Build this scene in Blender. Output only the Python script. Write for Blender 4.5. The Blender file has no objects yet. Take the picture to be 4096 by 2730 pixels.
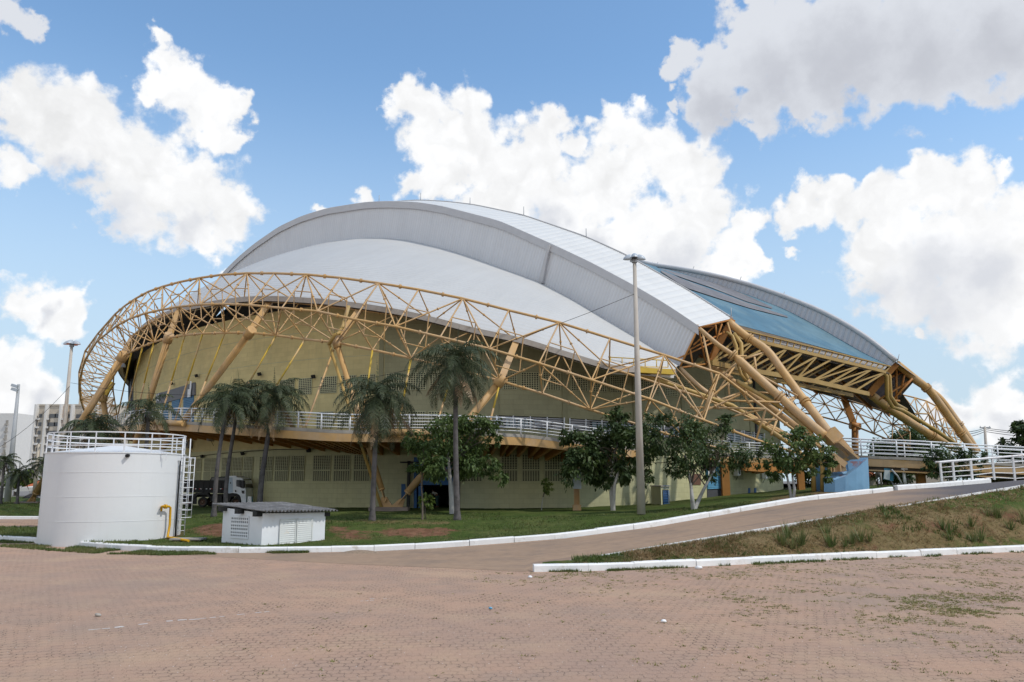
import bpy, math, random
from math import sin, cos, tan, atan, atan2, pi, sqrt, radians, hypot
from mathutils import Vector, Matrix, noise
random.seed(7)
SC = bpy.context.scene
COL = SC.collection

# ------------------------------------------------------------------ camera
F, TH, EYE = 3200.0, atan(560/3200.0), 3.4
cam_d = bpy.data.cameras.new('camera'); cam = bpy.data.objects.new('camera', cam_d); COL.objects.link(cam)
cam_d.sensor_width = 36.0; cam_d.lens = 36.0*F/4096; cam_d.clip_start = 0.1; cam_d.clip_end = 6000
cam.location = (0, 0, EYE); cam.rotation_euler = (pi/2 + TH, 0, 0)
SC.camera = cam
SC.view_settings.view_transform = 'Standard'; SC.view_settings.look = 'None'
SC.view_settings.exposure = 0.0; SC.view_settings.gamma = 1.0
SC.cycles.max_bounces = 6; SC.cycles.transparent_max_bounces = 12

CT, ST = cos(TH), sin(TH)
def P(px, py, Y):
    """point at depth Y metres seen at photo pixel (px, py)"""
    dz = Y*tan(TH - atan((py-1365)/F)); c = Y*CT + dz*ST
    return Vector(((px-2048)/F*c, Y, EYE+dz))
def X_at(px, Y, z=1.5):
    return (px-2048)/F*(Y*CT + (z-EYE)*ST)
def lerp(a, b, t): return a + (b-a)*t
def interp(x, tab):
    if x <= tab[0][0]: return tab[0][1]
    for (x0, y0), (x1, y1) in zip(tab, tab[1:]):
        if x <= x1: return y0 + (y1-y0)*(x-x0)/(x1-x0)
    return tab[-1][1]

# ------------------------------------------------------------------ sun and sky
SUN_EL = radians(52); SUN_AZ = (0.93, -0.36)
n_ = hypot(*SUN_AZ); S = Vector((SUN_AZ[0]/n_*cos(SUN_EL), SUN_AZ[1]/n_*cos(SUN_EL), sin(SUN_EL)))
sl = bpy.data.lights.new('sun', 'SUN'); sl.energy = 2.6; sl.angle = radians(0.9); sl.color = (1.0, 0.95, 0.87)
so = bpy.data.objects.new('sun', sl); COL.objects.link(so); so.location = (40, -40, 90)
so.rotation_euler = S.to_track_quat('Z', 'Y').to_euler()

W = bpy.data.worlds.new('World'); SC.world = W; W.use_nodes = True
nt = W.node_tree; N = nt.nodes; L = nt.links; N.clear()
def nn(tree, typ, **kw):
    n = tree.nodes.new(typ)
    for k, v in kw.items(): setattr(n, k, v)
    return n
def mth(tree, op, a, b=None, c=None, clamp=False):
    n = tree.nodes.new('ShaderNodeMath'); n.operation = op; n.use_clamp = clamp
    for i, v in enumerate((a, b, c)):
        if v is None: continue
        if isinstance(v, (int, float)): n.inputs[i].default_value = v
        else: tree.links.new(v, n.inputs[i])
    return n.outputs[0]
WS = 0.15
out = nn(nt, 'ShaderNodeOutputWorld'); bg = nn(nt, 'ShaderNodeBackground'); bg.inputs['Strength'].default_value = WS
L.new(bg.outputs[0], out.inputs[0])
sky = nn(nt, 'ShaderNodeTexSky', sky_type='NISHITA'); sky.sun_disc = False; sky.sun_elevation = SUN_EL
sky.sun_rotation = atan2(S.x, S.y); sky.air_density = 1.0; sky.dust_density = 0.25; sky.ozone_density = 1.4; sky.altitude = 0
tc = nn(nt, 'ShaderNodeTexCoord'); D = tc.outputs['Generated']
def wnoise(scale, detail, rough=0.6, src=None):
    n = nn(nt, 'ShaderNodeTexNoise'); n.inputs['Scale'].default_value = scale; n.inputs['Detail'].default_value = detail; n.inputs['Roughness'].default_value = rough
    L.new(src or D, n.inputs['Vector']); return n
def vop(op, a, b):
    n = nn(nt, 'ShaderNodeVectorMath', operation=op)
    for i, v in enumerate((a, b)):
        if isinstance(v, tuple): n.inputs[i].default_value = v
        elif isinstance(v, float): n.inputs['Scale'].default_value = v
        else: L.new(v, n.inputs[i])
    return n.outputs[0]
D0 = D
w1 = vop('SCALE', vop('SUBTRACT', wnoise(13, 3).outputs['Color'], (.5, .5, .5)), 0.085)
w2 = vop('SCALE', vop('SUBTRACT', wnoise(38, 6, 0.60).outputs['Color'], (.5, .5, .5)), 0.040)
D = vop('ADD', vop('ADD', D0, w1), w2)
nz = wnoise(30, 8, 0.58, D0); nz2 = wnoise(9, 6, 0.6, D)
vor = nn(nt, 'ShaderNodeTexVoronoi', feature='SMOOTH_F1'); vor.inputs['Scale'].default_value = 40; vor.inputs['Smoothness'].default_value = 0.6
L.new(D, vor.inputs['Vector'])
def sky_dir(x, y):
    v = P(x*1.7408, y*1.7408, 100.0) - Vector((0, 0, EYE)); return v.normalized()
def field(blobs):
    acc = None
    for x, y, r in blobs:
        if isinstance(x, Vector): d = x.normalized(); ra = r
        else: d = sky_dir(x, y); ra = r*1.7408/F*0.93
        dn = nn(nt, 'ShaderNodeVectorMath', operation='DISTANCE'); L.new(D, dn.inputs[0]); dn.inputs[1].default_value = d
        v = mth(nt, 'MULTIPLY_ADD', dn.outputs['Value'], -1.0/ra, 1.0)
        acc = v if acc is None else mth(nt, 'SMOOTH_MAX', acc, v, 0.25)
    return acc
white = [(70,235,72),(150,290,105),(240,330,105),(330,400,125),(430,445,125),(505,480,80),(215,235,48),(280,470,70),
 (372,90,32),(392,150,52),(425,220,70),(480,270,72),(530,262,42),(345,190,42),(535,310,40),(15,385,50),(450,545,34),
 (60,690,58),(130,715,62),(165,762,45),(30,870,75),(75,915,60),(10,950,85),(505,612,30),(738,468,26),(838,455,34),
 (955,250,58),(1080,235,66),(1000,330,85),(1105,340,110),(1250,300,62),(1200,400,120),(1325,320,46),(1422,310,62),(1500,350,80),
 (1400,420,120),(1565,400,105),(1620,470,90),(1545,540,125),(1690,570,66),(1725,515,44),(945,430,46),(1050,420,60),(1150,460,90),(1000,430,60),(1300,500,120),(1450,560,115),(1650,620,60),(1740,590,28),
 (1850,470,56),(1905,455,50),(1820,500,46),(1965,490,56),(2030,455,64),(2130,425,66),(2235,425,66),(2300,405,30),(2060,560,105),(2200,560,140),(2320,560,110),
 (2000,620,75),(2100,680,100),(2250,690,125),(2345,690,100),(1848,572,22),(2290,930,80),(2180,940,45),(2340,985,80),(2100,780,24),(2380,470,40),
 (Vector((-.5,-.8,.5)),0,.5),(Vector((.8,-.3,.35)),0,.35),(Vector((.1,-.9,.25)),0,.35),(Vector((-.9,.1,.4)),0,.3),(Vector((0,-.3,1)),0,.3),(Vector((.95,.3,.3)),0,.22)]  # last row: clouds out of view, added to make the ambient light more neutral
grey = [(1725,30,50),(1650,160,62),(1560,160,40),(1705,120,75),(1800,100,125),(1950,100,150),(2100,80,160),(2250,60,150),(2353,80,140),
 (1640,225,72),(1760,230,78),(1880,200,90),(2050,190,80),(2200,165,80),(1735,290,34),(1845,290,26),(1540,235,22),(30,35,42),(95,62,34)]
shade = [(1660,250,120),(1780,200,150),(1950,150,170),(2120,120,170),(2300,110,160),(2130,640,150),(2010,690,110),(2260,640,130),(2150,720,150),(250,500,110),(180,420,60),
 (1560,610,95),(1450,610,80),(1250,520,90),(1360,560,80),(400,520,70),(120,380,55),(470,500,50),(60,905,60),(2300,960,60),(2180,940,50),(100,725,40)]
Fw, Fg, Fs = field(white), field(grey), field(shade)
nzv = mth(nt, 'SUBTRACT', nz.outputs['Fac'], 0.5); vv = mth(nt, 'SUBTRACT', 0.5, vor.outputs['Distance'])
rag = mth(nt, 'MULTIPLY_ADD', nzv, 1.5, mth(nt, 'MULTIPLY_ADD', vv, 0.35, 0.14))
def sstep(v, lo, hi):
    m = nn(nt, 'ShaderNodeMapRange', interpolation_type='SMOOTHSTEP'); L.new(v, m.inputs['Value'])
    m.inputs['From Min'].default_value = lo; m.inputs['From Max'].default_value = hi; return m.outputs[0]
mw = sstep(mth(nt, 'ADD', Fw, rag), 0.0, 0.46)
mg = sstep(mth(nt, 'ADD', Fg, mth(nt, 'MULTIPLY', rag, 1.1)), 0.0, 0.42)
ms = sstep(mth(nt, 'ADD', Fs, mth(nt, 'MULTIPLY_ADD', nz2.outputs['Fac'], 0.9, mth(nt, 'MULTIPLY_ADD', nzv, 0.5, -0.55))), 0.0, 0.95)
def mixc(fac, a, b):
    m = nn(nt, 'ShaderNodeMix', data_type='RGBA'); L.new(fac, m.inputs[0]) if not isinstance(fac, float) else setattr(m.inputs[0], 'default_value', fac)
    for i, v in ((6, a), (7, b)):
        if isinstance(v, tuple): m.inputs[i].default_value = (*v, 1)
        else: L.new(v, m.inputs[i])
    return m.outputs[2]
tint = nn(nt, 'ShaderNodeMix', data_type='RGBA', blend_type='MULTIPLY'); tint.inputs[0].default_value = 1.0
L.new(sky.outputs[0], tint.inputs[6]); tint.inputs[7].default_value = (1.20, 1.38, 1.40, 1)
sz = nn(nt, 'ShaderNodeSeparateXYZ'); L.new(D0, sz.inputs[0])
hz = mth(nt, 'MULTIPLY', sstep(sz.outputs[2], 0.50, 0.06), 0.9)
bil = mth(nt, 'MULTIPLY_ADD', mth(nt, 'SUBTRACT', nz2.outputs['Fac'], 0.5), 0.55, mth(nt, 'MULTIPLY_ADD', vv, 0.14, 0.965))
cw0 = nn(nt, 'ShaderNodeVectorMath', operation='SCALE'); cw0.inputs[0].default_value = (6.62, 6.66, 6.72); L.new(bil, cw0.inputs['Scale'])
cw = mixc(ms, cw0.outputs[0], (4.75, 4.9, 5.25))
cg = mixc(ms, (4.9, 5.1, 5.5), (3.75, 3.9, 4.3))
c0 = mixc(hz, tint.outputs[2], (3.7, 4.55, 5.35))
c1 = mixc(mw, c0, cw)
c2 = mixc(mg, c1, cg)
L.new(c2, bg.inputs['Color'])
W.cycles.sampling_method = 'MANUAL'; W.cycles.sample_map_resolution = 512

# ------------------------------------------------------------------ mesh helpers
WOFF = {}
class MB:
    def __init__(s): s.v = []; s.f = []; s.uv = {}; s.mi = {}; s.sm = set(); s.at = {}
    def quad(s, a, b, c, d, uv=None, mi=0, sm=False):
        i = len(s.v); s.v += [Vector(a), Vector(b), Vector(c), Vector(d)]; k = len(s.f); s.f.append((i, i+1, i+2, i+3))
        if uv: s.uv[k] = uv
        if mi: s.mi[k] = mi
        if sm: s.sm.add(k)
    def poly(s, pts, mi=0):
        i = len(s.v); s.v += [Vector(p) for p in pts]; k = len(s.f); s.f.append(tuple(range(i, i+len(pts))))
        if mi: s.mi[k] = mi
    def prism(s, bot, top, mi=0):
        """closed solid between two same-length loops"""
        n = len(bot); i = len(s.v); s.v += [Vector(p) for p in bot] + [Vector(p) for p in top]
        fs = [tuple(range(i+n-1, i-1, -1)), tuple(range(i+n, i+2*n))] + [(i+k, i+(k+1) % n, i+n+(k+1) % n, i+n+k) for k in range(n)]
        for f_ in fs:
            if mi: s.mi[len(s.f)] = mi
            s.f.append(f_)
    def box(s, c, size, ax=None, mi=0):
        c = Vector(c); hx, hy, hz = (q/2 for q in size)
        if ax is None: A, B, C_ = Vector((1, 0, 0)), Vector((0, 1, 0)), Vector((0, 0, 1))
        else: A, B, C_ = ax
        q = [c + A*(sx*hx) + B*(sy*hy) + C_*(sz*hz) for sz in (-1, 1) for sx, sy in ((-1, -1), (1, -1), (1, 1), (-1, 1))]
        s.prism(q[:4], q[4:], mi)
    def beam(s, a, b, w, h, up=Vector((0, 0, 1)), mi=0):
        a, b = Vector(a), Vector(b); d = (b-a).normalized(); x = d.cross(up)
        if x.length < 1e-4: x = d.cross(Vector((0, 1, 0)))
        x.normalize(); y = x.cross(d)
        s.prism([a+x*(w/2*i)+y*(h/2*j) for i, j in ((-1, -1), (1, -1), (1, 1), (-1, 1))], [b+x*(w/2*i)+y*(h/2*j) for i, j in ((-1, -1), (1, -1), (1, 1), (-1, 1))], mi)
    def tube(s, pts, r, n=8, caps=True, mi=0):
        pts = [Vector(p) for p in pts]; m = len(pts)
        rs = r if isinstance(r, (list, tuple)) else [r]*m
        d0 = (pts[1]-pts[0]).normalized(); x = d0.cross(Vector((0.13, 0.31, 1))); x.normalize(); base = len(s.v)
        for i in range(m):
            d = (pts[min(i+1, m-1)]-pts[max(i-1, 0)]).normalized()
            x = (x - d*x.dot(d)).normalized(); y = d.cross(x)
            s.v += [pts[i] + (x*cos(2*pi*k/n) + y*sin(2*pi*k/n))*rs[i] for k in range(n)]
        for i in range(m-1):
            for k in range(n):
                a = base+i*n+k; b = base+i*n+(k+1) % n
                s.sm.add(len(s.f))
                if mi: s.mi[len(s.f)] = mi
                s.f.append((a, b, b+n, a+n))
        if caps:
            for f_ in (tuple(range(base+n-1, base-1, -1)), tuple(base+(m-1)*n+k for k in range(n))):
                if mi: s.mi[len(s.f)] = mi
                s.f.append(f_)
    def collar(s, a, b, t, r, w=0.12, n=8):
        p = Vector(a).lerp(Vector(b), t); d = (Vector(b)-Vector(a)).normalized()*w/2; s.tube([p-d, p+d], r, n)
    def grid(s, rows, uvs=None, sm=True, mi=0, flip=False):
        """rows: list of equally long point lists"""
        n = len(rows[0]); base = len(s.v)
        for r in rows: s.v += [Vector(p) for p in r]
        for i in range(len(rows)-1):
            for j in range(n-1):
                q = (base+i*n+j, base+i*n+j+1, base+(i+1)*n+j+1, base+(i+1)*n+j)
                k = len(s.f); s.f.append(q[::-1] if flip else q)
                if sm: s.sm.add(k)
                if mi: s.mi[k] = mi
                if uvs:
                    u = [uvs[i][j], uvs[i][j+1], uvs[i+1][j+1], uvs[i+1][j]]; s.uv[k] = u[::-1] if flip else u
    def lathe(s, c, prof, n=24, mi=0, sm=True):
        """prof: list of (radius, z) about the vertical axis through c"""
        c = Vector(c); base = len(s.v)
        for r, z in prof: s.v += [c+Vector((r*cos(2*pi*k/n), r*sin(2*pi*k/n), z)) for k in range(n)]
        for i in range(len(prof)-1):
            for k in range(n):
                a = base+i*n+k; b = base+i*n+(k+1) % n; kk = len(s.f); s.f.append((a, b, b+n, a+n))
                if sm: s.sm.add(kk)
                if mi: s.mi[kk] = mi
    def ball(s, c, r, n=10, m=6, mi=0):
        c = Vector(c); r = r if isinstance(r, (tuple, list)) else (r, r, r); rows = []
        for i in range(m+1):
            a = -pi/2 + pi*i/m; q = max(cos(a), 0.02)
            rows.append([c+Vector((r[0]*q*cos(2*pi*k/n), r[1]*q*sin(2*pi*k/n), r[2]*sin(a))) for k in range(n+1)])
        s.grid(rows, mi=mi)
    def build(s, name, mat, parent=None, loc=None):
        off = WOFF[parent.name] if parent is not None else (Vector(loc) if loc is not None else Vector((0, 0, 0)))
        me = bpy.data.meshes.new(name); me.from_pydata([tuple(v-off) for v in s.v], [], s.f)
        for m_ in (mat if isinstance(mat, (list, tuple)) else [mat]): me.materials.append(m_)
        if s.mi:
            for k, v in s.mi.items(): me.polygons[k].material_index = v
        for k in s.sm: me.polygons[k].use_smooth = True
        if s.uv:
            ul = me.uv_layers.new(name='UVMap')
            for k, u in s.uv.items():
                for li, q in zip(me.polygons[k].loop_indices, u): ul.data[li].uv = q
        for an, vals in s.at.items():
            a = me.attributes.new(an, 'FLOAT', 'POINT'); a.data.foreach_set('value', vals)
        o = bpy.data.objects.new(name, me); COL.objects.link(o)
        if parent is not None: o.parent = parent
        else: o.location = off
        WOFF[o.name] = off
        return o
def thing(name, label, cat, loc, group=None):
    o = bpy.data.objects.new(name, None); COL.objects.link(o); o.location = loc; o.empty_display_size = 0.3
    WOFF[o.name] = Vector(loc); o['label'] = label; o['category'] = cat
    if group: o['group'] = group
    return o
def tag(o, label, cat, group=None):
    o['label'] = label; o['category'] = cat
    if group: o['group'] = group
    return o
def structure(o): o['kind'] = 'structure'; return o
def stuff(o, label=None, cat=None):
    o['kind'] = 'stuff'
    if label: o['label'] = label; o['category'] = cat
    return o
def duplicate(root, loc, rotz=0.0, scale=1.0, label=None):
    r = root.copy(); COL.objects.link(r); r.location = loc; r.rotation_euler = (0, 0, rotz); r.scale = (scale,)*3
    if label: r['label'] = label
    for ch in list(root.children):
        c = ch.copy(); COL.objects.link(c); c.parent = r
        for g in ch.children:
            d = g.copy(); COL.objects.link(d); d.parent = c
    return r
def text_mesh(mb, body, origin, xdir, zdir, height, mi=0):
    cu = bpy.data.curves.new('lettering', 'FONT'); cu.body = body; cu.size = 1.0; cu.resolution_u = 2
    o = bpy.data.objects.new('lettering', cu); COL.objects.link(o)
    dg = bpy.context.evaluated_depsgraph_get(); me = bpy.data.meshes.new_from_object(o.evaluated_get(dg))
    xs = Vector(xdir).normalized(); zs = Vector(zdir).normalized(); i0 = len(mb.v)
    mb.v += [Vector(origin)+xs*(v.co.x*height*1.4)+zs*(v.co.y*height*1.4) for v in me.vertices]
    for p in me.polygons:
        if mi: mb.mi[len(mb.f)] = mi
        mb.f.append(tuple(i0+k for k in p.vertices))
    bpy.data.objects.remove(o); bpy.data.curves.remove(cu); bpy.data.meshes.remove(me)

# ------------------------------------------------------------------ materials
def mat(name, col, rough=0.7, var=0.12, vscale=1.2, col2=None, v2scale=0.25, v2amt=0.5, v2thr=(0.5, 0.65), bump=0.0, bscale=20, metal=0.0, spec=0.3, streak=0.0, streakcol=None):
    m = bpy.data.materials.new(name); m.use_nodes = True; t = m.node_tree; b = t.nodes['Principled BSDF']
    b.inputs['Roughness'].default_value = rough; b.inputs['Metallic'].default_value = metal; b.inputs['Specular IOR Level'].default_value = spec
    g = nn(t, 'ShaderNodeNewGeometry')
    n1 = nn(t, 'ShaderNodeTexNoise'); n1.inputs['Scale'].default_value = vscale; n1.inputs['Detail'].default_value = 6; n1.inputs['Roughness'].default_value = 0.6
    t.links.new(g.outputs['Position'], n1.inputs['Vector'])
    mr = nn(t, 'ShaderNodeMapRange'); mr.inputs['From Min'].default_value = 0.3; mr.inputs['From Max'].default_value = 0.7
    mr.inputs['To Min'].default_value = 1-var; mr.inputs['To Max'].default_value = 1+var; t.links.new(n1.outputs['Fac'], mr.inputs['Value'])
    cm = nn(t, 'ShaderNodeMix', data_type='RGBA'); cm.inputs[0].default_value = 0.0; cm.inputs[6].default_value = (*col, 1); cm.inputs[7].default_value = (*(col2 or col), 1)
    if col2:
        n2 = nn(t, 'ShaderNodeTexNoise'); n2.inputs['Scale'].default_value = v2scale; n2.inputs['Detail'].default_value = 8; n2.inputs['Roughness'].default_value = 0.65
        t.links.new(g.outputs['Position'], n2.inputs['Vector'])
        m2 = nn(t, 'ShaderNodeMapRange', interpolation_type='SMOOTHSTEP'); m2.inputs['From Min'].default_value = v2thr[0]; m2.inputs['From Max'].default_value = v2thr[1]; m2.inputs['To Max'].default_value = v2amt
        t.links.new(n2.outputs['Fac'], m2.inputs['Value']); t.links.new(m2.outputs[0], cm.inputs[0])
    last = cm.outputs[2]
    if streak:
        mp = nn(t, 'ShaderNodeMapping'); mp.inputs['Scale'].default_value = (2.2, 2.2, 0.18); t.links.new(g.outputs['Position'], mp.inputs['Vector'])
        n3 = nn(t, 'ShaderNodeTexNoise'); n3.inputs['Scale'].default_value = 1.6; n3.inputs['Detail'].default_value = 6; t.links.new(mp.outputs[0], n3.inputs['Vector'])
        m3 = nn(t, 'ShaderNodeMapRange', interpolation_type='SMOOTHSTEP'); m3.inputs['From Min'].default_value = 0.52; m3.inputs['From Max'].default_value = 0.75; m3.inputs['To Max'].default_value = streak
        t.links.new(n3.outputs['Fac'], m3.inputs['Value'])
        c3 = nn(t, 'ShaderNodeMix', data_type='RGBA'); t.links.new(m3.outputs[0], c3.inputs[0]); t.links.new(last, c3.inputs[6]); c3.inputs[7].default_value = (*(streakcol or tuple(q*0.5 for q in col)), 1); last = c3.outputs[2]
    vm = nn(t, 'ShaderNodeVectorMath', operation='SCALE'); t.links.new(last, vm.inputs[0]); t.links.new(mr.outputs[0], vm.inputs['Scale'])
    t.links.new(vm.outputs[0], b.inputs['Base Color'])
    if bump:
        n4 = nn(t, 'ShaderNodeTexNoise'); n4.inputs['Scale'].default_value = bscale; n4.inputs['Detail'].default_value = 5; t.links.new(g.outputs['Position'], n4.inputs['Vector'])
        bp = nn(t, 'ShaderNodeBump'); bp.inputs['Strength'].default_value = bump; bp.inputs['Distance'].default_value = 0.05
        t.links.new(n4.outputs['Fac'], bp.inputs['Height']); t.links.new(bp.outputs[0], b.inputs['Normal'])
    return m
def uv_ribs(m, axis, pitch, depth=0.5, dark=0.0):
    """corrugation along one UV axis (UVs are in metres)"""
    t = m.node_tree; b = t.nodes['Principled BSDF']
    uv = nn(t, 'ShaderNodeUVMap'); sp = nn(t, 'ShaderNodeSeparateXYZ'); t.links.new(uv.outputs[0], sp.inputs[0])
    v = mth(t, 'SINE', mth(t, 'MULTIPLY', sp.outputs[axis], 2*pi/pitch))
    bp = nn(t, 'ShaderNodeBump'); bp.inputs['Strength'].default_value = depth; bp.inputs['Distance'].default_value = 0.05
    t.links.new(v, bp.inputs['Height']); t.links.new(bp.outputs[0], b.inputs['Normal'])
    if dark:
        src = b.inputs['Base Color'].links[0].from_socket
        k = mth(t, 'GREATER_THAN', v, 0.8); f = mth(t, 'MULTIPLY_ADD', k, -dark, 1.0)
        vm = nn(t, 'ShaderNodeVectorMath', operation='SCALE'); t.links.new(src, vm.inputs[0]); t.links.new(f, vm.inputs['Scale']); t.links.new(vm.outputs[0], b.inputs['Base Color'])
    return m
def uv_blocks(m, w, h, amt=0.25, mortar=0.012):
    t = m.node_tree; b = t.nodes['Principled BSDF']; uv = nn(t, 'ShaderNodeUVMap')
    br = nn(t, 'ShaderNodeTexBrick'); br.inputs['Scale'].default_value = 1.0; br.inputs['Brick Width'].default_value = w; br.inputs['Row Height'].default_value = h
    br.inputs['Mortar Size'].default_value = mortar; br.inputs['Mortar Smooth'].default_value = 0.3; br.inputs['Bias'].default_value = 0.0
    br.inputs['Color1'].default_value = (1, 1, 1, 1); br.inputs['Color2'].default_value = (0.9, 0.9, 0.9, 1); br.inputs['Mortar'].default_value = (1-amt,)*3 + (1,)
    t.links.new(uv.outputs[0], br.inputs['Vector'])
    src = b.inputs['Base Color'].links[0].from_socket
    mx = nn(t, 'ShaderNodeMix', data_type='RGBA', blend_type='MULTIPLY'); mx.inputs[0].default_value = 1.0
    t.links.new(src, mx.inputs[6]); t.links.new(br.outputs['Color'], mx.inputs[7]); t.links.new(mx.outputs[2], b.inputs['Base Color'])
    bp = nn(t, 'ShaderNodeBump'); bp.inputs['Strength'].default_value = 0.5; bp.inputs['Distance'].default_value = 0.02; bp.invert = True
    t.links.new(br.outputs['Fac'], bp.inputs['Height']); t.links.new(bp.outputs[0], b.inputs['Normal'])
    return m
M = {}
M['tan'] = mat('tan_painted_steel', (0.53, 0.325, 0.130), 0.5, 0.12, 0.8, (0.50, 0.35, 0.21), 0.35, 0.7, (0.42, 0.6), streak=0.35, streakcol=(0.36, 0.25, 0.17))
M['yellow'] = mat('yellow_painted_steel', (0.60, 0.41, 0.06), 0.5, 0.10, 1.0, (0.52, 0.36, 0.20), 0.4, 0.8, (0.5, 0.6))
M['olive'] = mat('weathered_ochre_steel', (0.42, 0.275, 0.085), 0.5, 0.15, 0.9, (0.36, 0.28, 0.16), 0.4, 0.7)
M['orange'] = mat('orange_painted_steel', (0.47, 0.215, 0.06), 0.5, 0.12, 1.0, (0.34, 0.12, 0.03), 0.4, 0.6)
M['wall'] = uv_blocks(mat('olive_shade_toned_block_wall', (0.36, 0.345, 0.21), 0.85, 0.07, 0.5, (0.30, 0.29, 0.18), 0.10, 0.6, (0.42, 0.66), streak=0.28, streakcol=(0.27, 0.26, 0.16)), 0.8, 0.4, 0.2)  # olive paint, darkened: shade of the roof overhang is put into the colour
M['wall_low_lightened'] = uv_blocks(mat('lightened_khaki_block_wall', (0.57, 0.55, 0.32), 0.85, 0.07, 0.5, (0.46, 0.455, 0.30), 0.10, 0.6, (0.42, 0.66), streak=0.28, streakcol=(0.36, 0.34, 0.23)), 0.8, 0.4, 0.2)  # lower storey colour lightened to offset the shade under the deck
M['wall_yellow'] = uv_blocks(mat('yellow_khaki_block_wall', (0.66, 0.555, 0.27), 0.85, 0.07, 0.5, (0.56, 0.48, 0.25), 0.12, 0.6, (0.42, 0.66), streak=0.25, streakcol=(0.36, 0.33, 0.20)), 0.8, 0.4, 0.14)  # yellow paint up to the seam; the open flank's brighter light is in the colour too
M['wallplain'] = mat('olive_paint', (0.46, 0.45, 0.285), 0.85, 0.07, 0.6, (0.40, 0.39, 0.25), 0.3, 0.5)
M['greypanel'] = mat('charcoal_panel', (0.075, 0.078, 0.088), 0.7, 0.1)
M['shell'] = uv_ribs(mat('pale_roof_sheet', (0.50, 0.50, 0.49), 0.55, 0.03, 0.3, (0.44, 0.44, 0.43), 0.08, 0.5), 1, 0.5, 0.35)
def uv_streaks(m, su, sv, amt):
    t = m.node_tree; b = t.nodes['Principled BSDF']; src = b.inputs['Base Color'].links[0].from_socket
    uv = nn(t, 'ShaderNodeUVMap'); mp = nn(t, 'ShaderNodeMapping'); mp.inputs['Scale'].default_value = (su, sv, 1); t.links.new(uv.outputs[0], mp.inputs['Vector'])
    n = nn(t, 'ShaderNodeTexNoise'); n.inputs['Scale'].default_value = 1.0; n.inputs['Detail'].default_value = 6; n.inputs['Roughness'].default_value = .65; t.links.new(mp.outputs[0], n.inputs['Vector'])
    r = nn(t, 'ShaderNodeMapRange'); t.links.new(n.outputs['Fac'], r.inputs[0]); r.inputs['From Min'].default_value = .35; r.inputs['From Max'].default_value = .7; r.inputs['To Min'].default_value = 1.0; r.inputs['To Max'].default_value = 1-amt
    vm = nn(t, 'ShaderNodeVectorMath', operation='SCALE'); t.links.new(src, vm.inputs[0]); t.links.new(r.outputs[0], vm.inputs['Scale']); t.links.new(vm.outputs[0], b.inputs['Base Color']); return m
uv_streaks(M['shell'], .9, .05, .06)
M['fascia'] = uv_ribs(mat('white_fascia_sheet', (0.66, 0.675, 0.70), 0.4, 0.03, 0.4), 0, 0.34, 0.35, 0.07)
uv_streaks(M['fascia'], 1.2, .08, .07)
M['strip'] = uv_ribs(mat('white_crown_sheet', (0.66, 0.66, 0.64), 0.5, 0.02, 0.4), 0, 0.85, 0.3, 0.07)
uv_streaks(M['strip'], .15, .9, .10)
M['trim'] = mat('grey_metal_trim', (0.50, 0.50, 0.51), 0.4, 0.05)
M['eave'] = mat('grey_eave_sheet', (0.44, 0.40, 0.36), 0.6, 0.1, 0.8, (0.30, 0.25, 0.20), 0.5, 0.6)
M['dark'] = mat('shade_toned_dark_sheet', (0.075, 0.062, 0.048), 0.9, 0.2)  # shade put into the colour, for undersides and recesses
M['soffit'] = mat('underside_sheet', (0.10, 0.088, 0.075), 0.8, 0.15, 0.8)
M['hole'] = mat('dark_interior', (0.012, 0.011, 0.010), 0.95, 0.0)
M['blue_roof'] = mat('faded_blue_roof_sheet', (0.066, 0.152, 0.210), 0.6, 0.15, 0.5, (0.125, 0.210, 0.245), 0.16, 0.8, (0.42, 0.62), streak=0.3, streakcol=(.06, .13, .18))
M['solar'] = uv_blocks(mat('bare_grey_sheet', (0.17, 0.155, 0.15), 0.45, 0.15, 0.7, (0.27, 0.25, 0.22), 0.4, 0.6), 1.7, 1.0, 0.3, 0.03)
M['silver'] = uv_ribs(mat('silver_band_sheet', (0.52, 0.54, 0.58), 0.4, 0.04), 0, 0.62, 0.9, 0.18)
M['white'] = mat('white_paint', (0.80, 0.81, 0.82), 0.45, 0.03, 0.6)
M['tank'] = mat('white_tank_paint', (0.70, 0.71, 0.71), 0.45, 0.025, 0.4, (0.66, 0.67, 0.68), 0.5, 0.5, streak=0.15, streakcol=(0.58, 0.57, 0.54))
M['rail'] = mat('white_rail_paint', (0.72, 0.73, 0.75), 0.4, 0.05, 2.0)
M['rustrail'] = mat('rust_stained_white_paint', (0.74, 0.73, 0.72), 0.5, 0.06, 2.0, (0.40, 0.20, 0.09), 2.2, 0.85, (0.56, 0.68))
M['concrete'] = mat('grey_concrete', (0.36, 0.33, 0.29), 0.85, 0.12, 1.5, (0.24, 0.22, 0.19), 0.6, 0.6, bump=0.2, bscale=15)
M['pole'] = mat('concrete_pole', (0.46, 0.42, 0.37), 0.85, 0.10, 1.2, (0.40, 0.32, 0.25), 0.5, 0.6, streak=0.5, streakcol=(0.36, 0.24, 0.16))
M['kerb'] = mat('whitewashed_kerb', (0.76, 0.76, 0.75), 0.8, 0.06, 2.5, (0.50, 0.46, 0.40), 1.4, 0.7, (0.56, 0.7), bump=0.15, bscale=12)
M['buttress'] = mat('blue_painted_concrete', (0.20, 0.37, 0.55), 0.7, 0.08, 0.9, (0.15, 0.29, 0.45), 0.5, 0.7, bump=0.1, bscale=8, streak=0.15, streakcol=(0.40, 0.45, 0.48))
M['buttress_face'] = mat('blue_concrete_rust_stained', (0.22, 0.39, 0.56), 0.7, 0.08, 0.9, (0.33, 0.13, 0.10), 1.1, 0.8, (0.52, 0.62))
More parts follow.
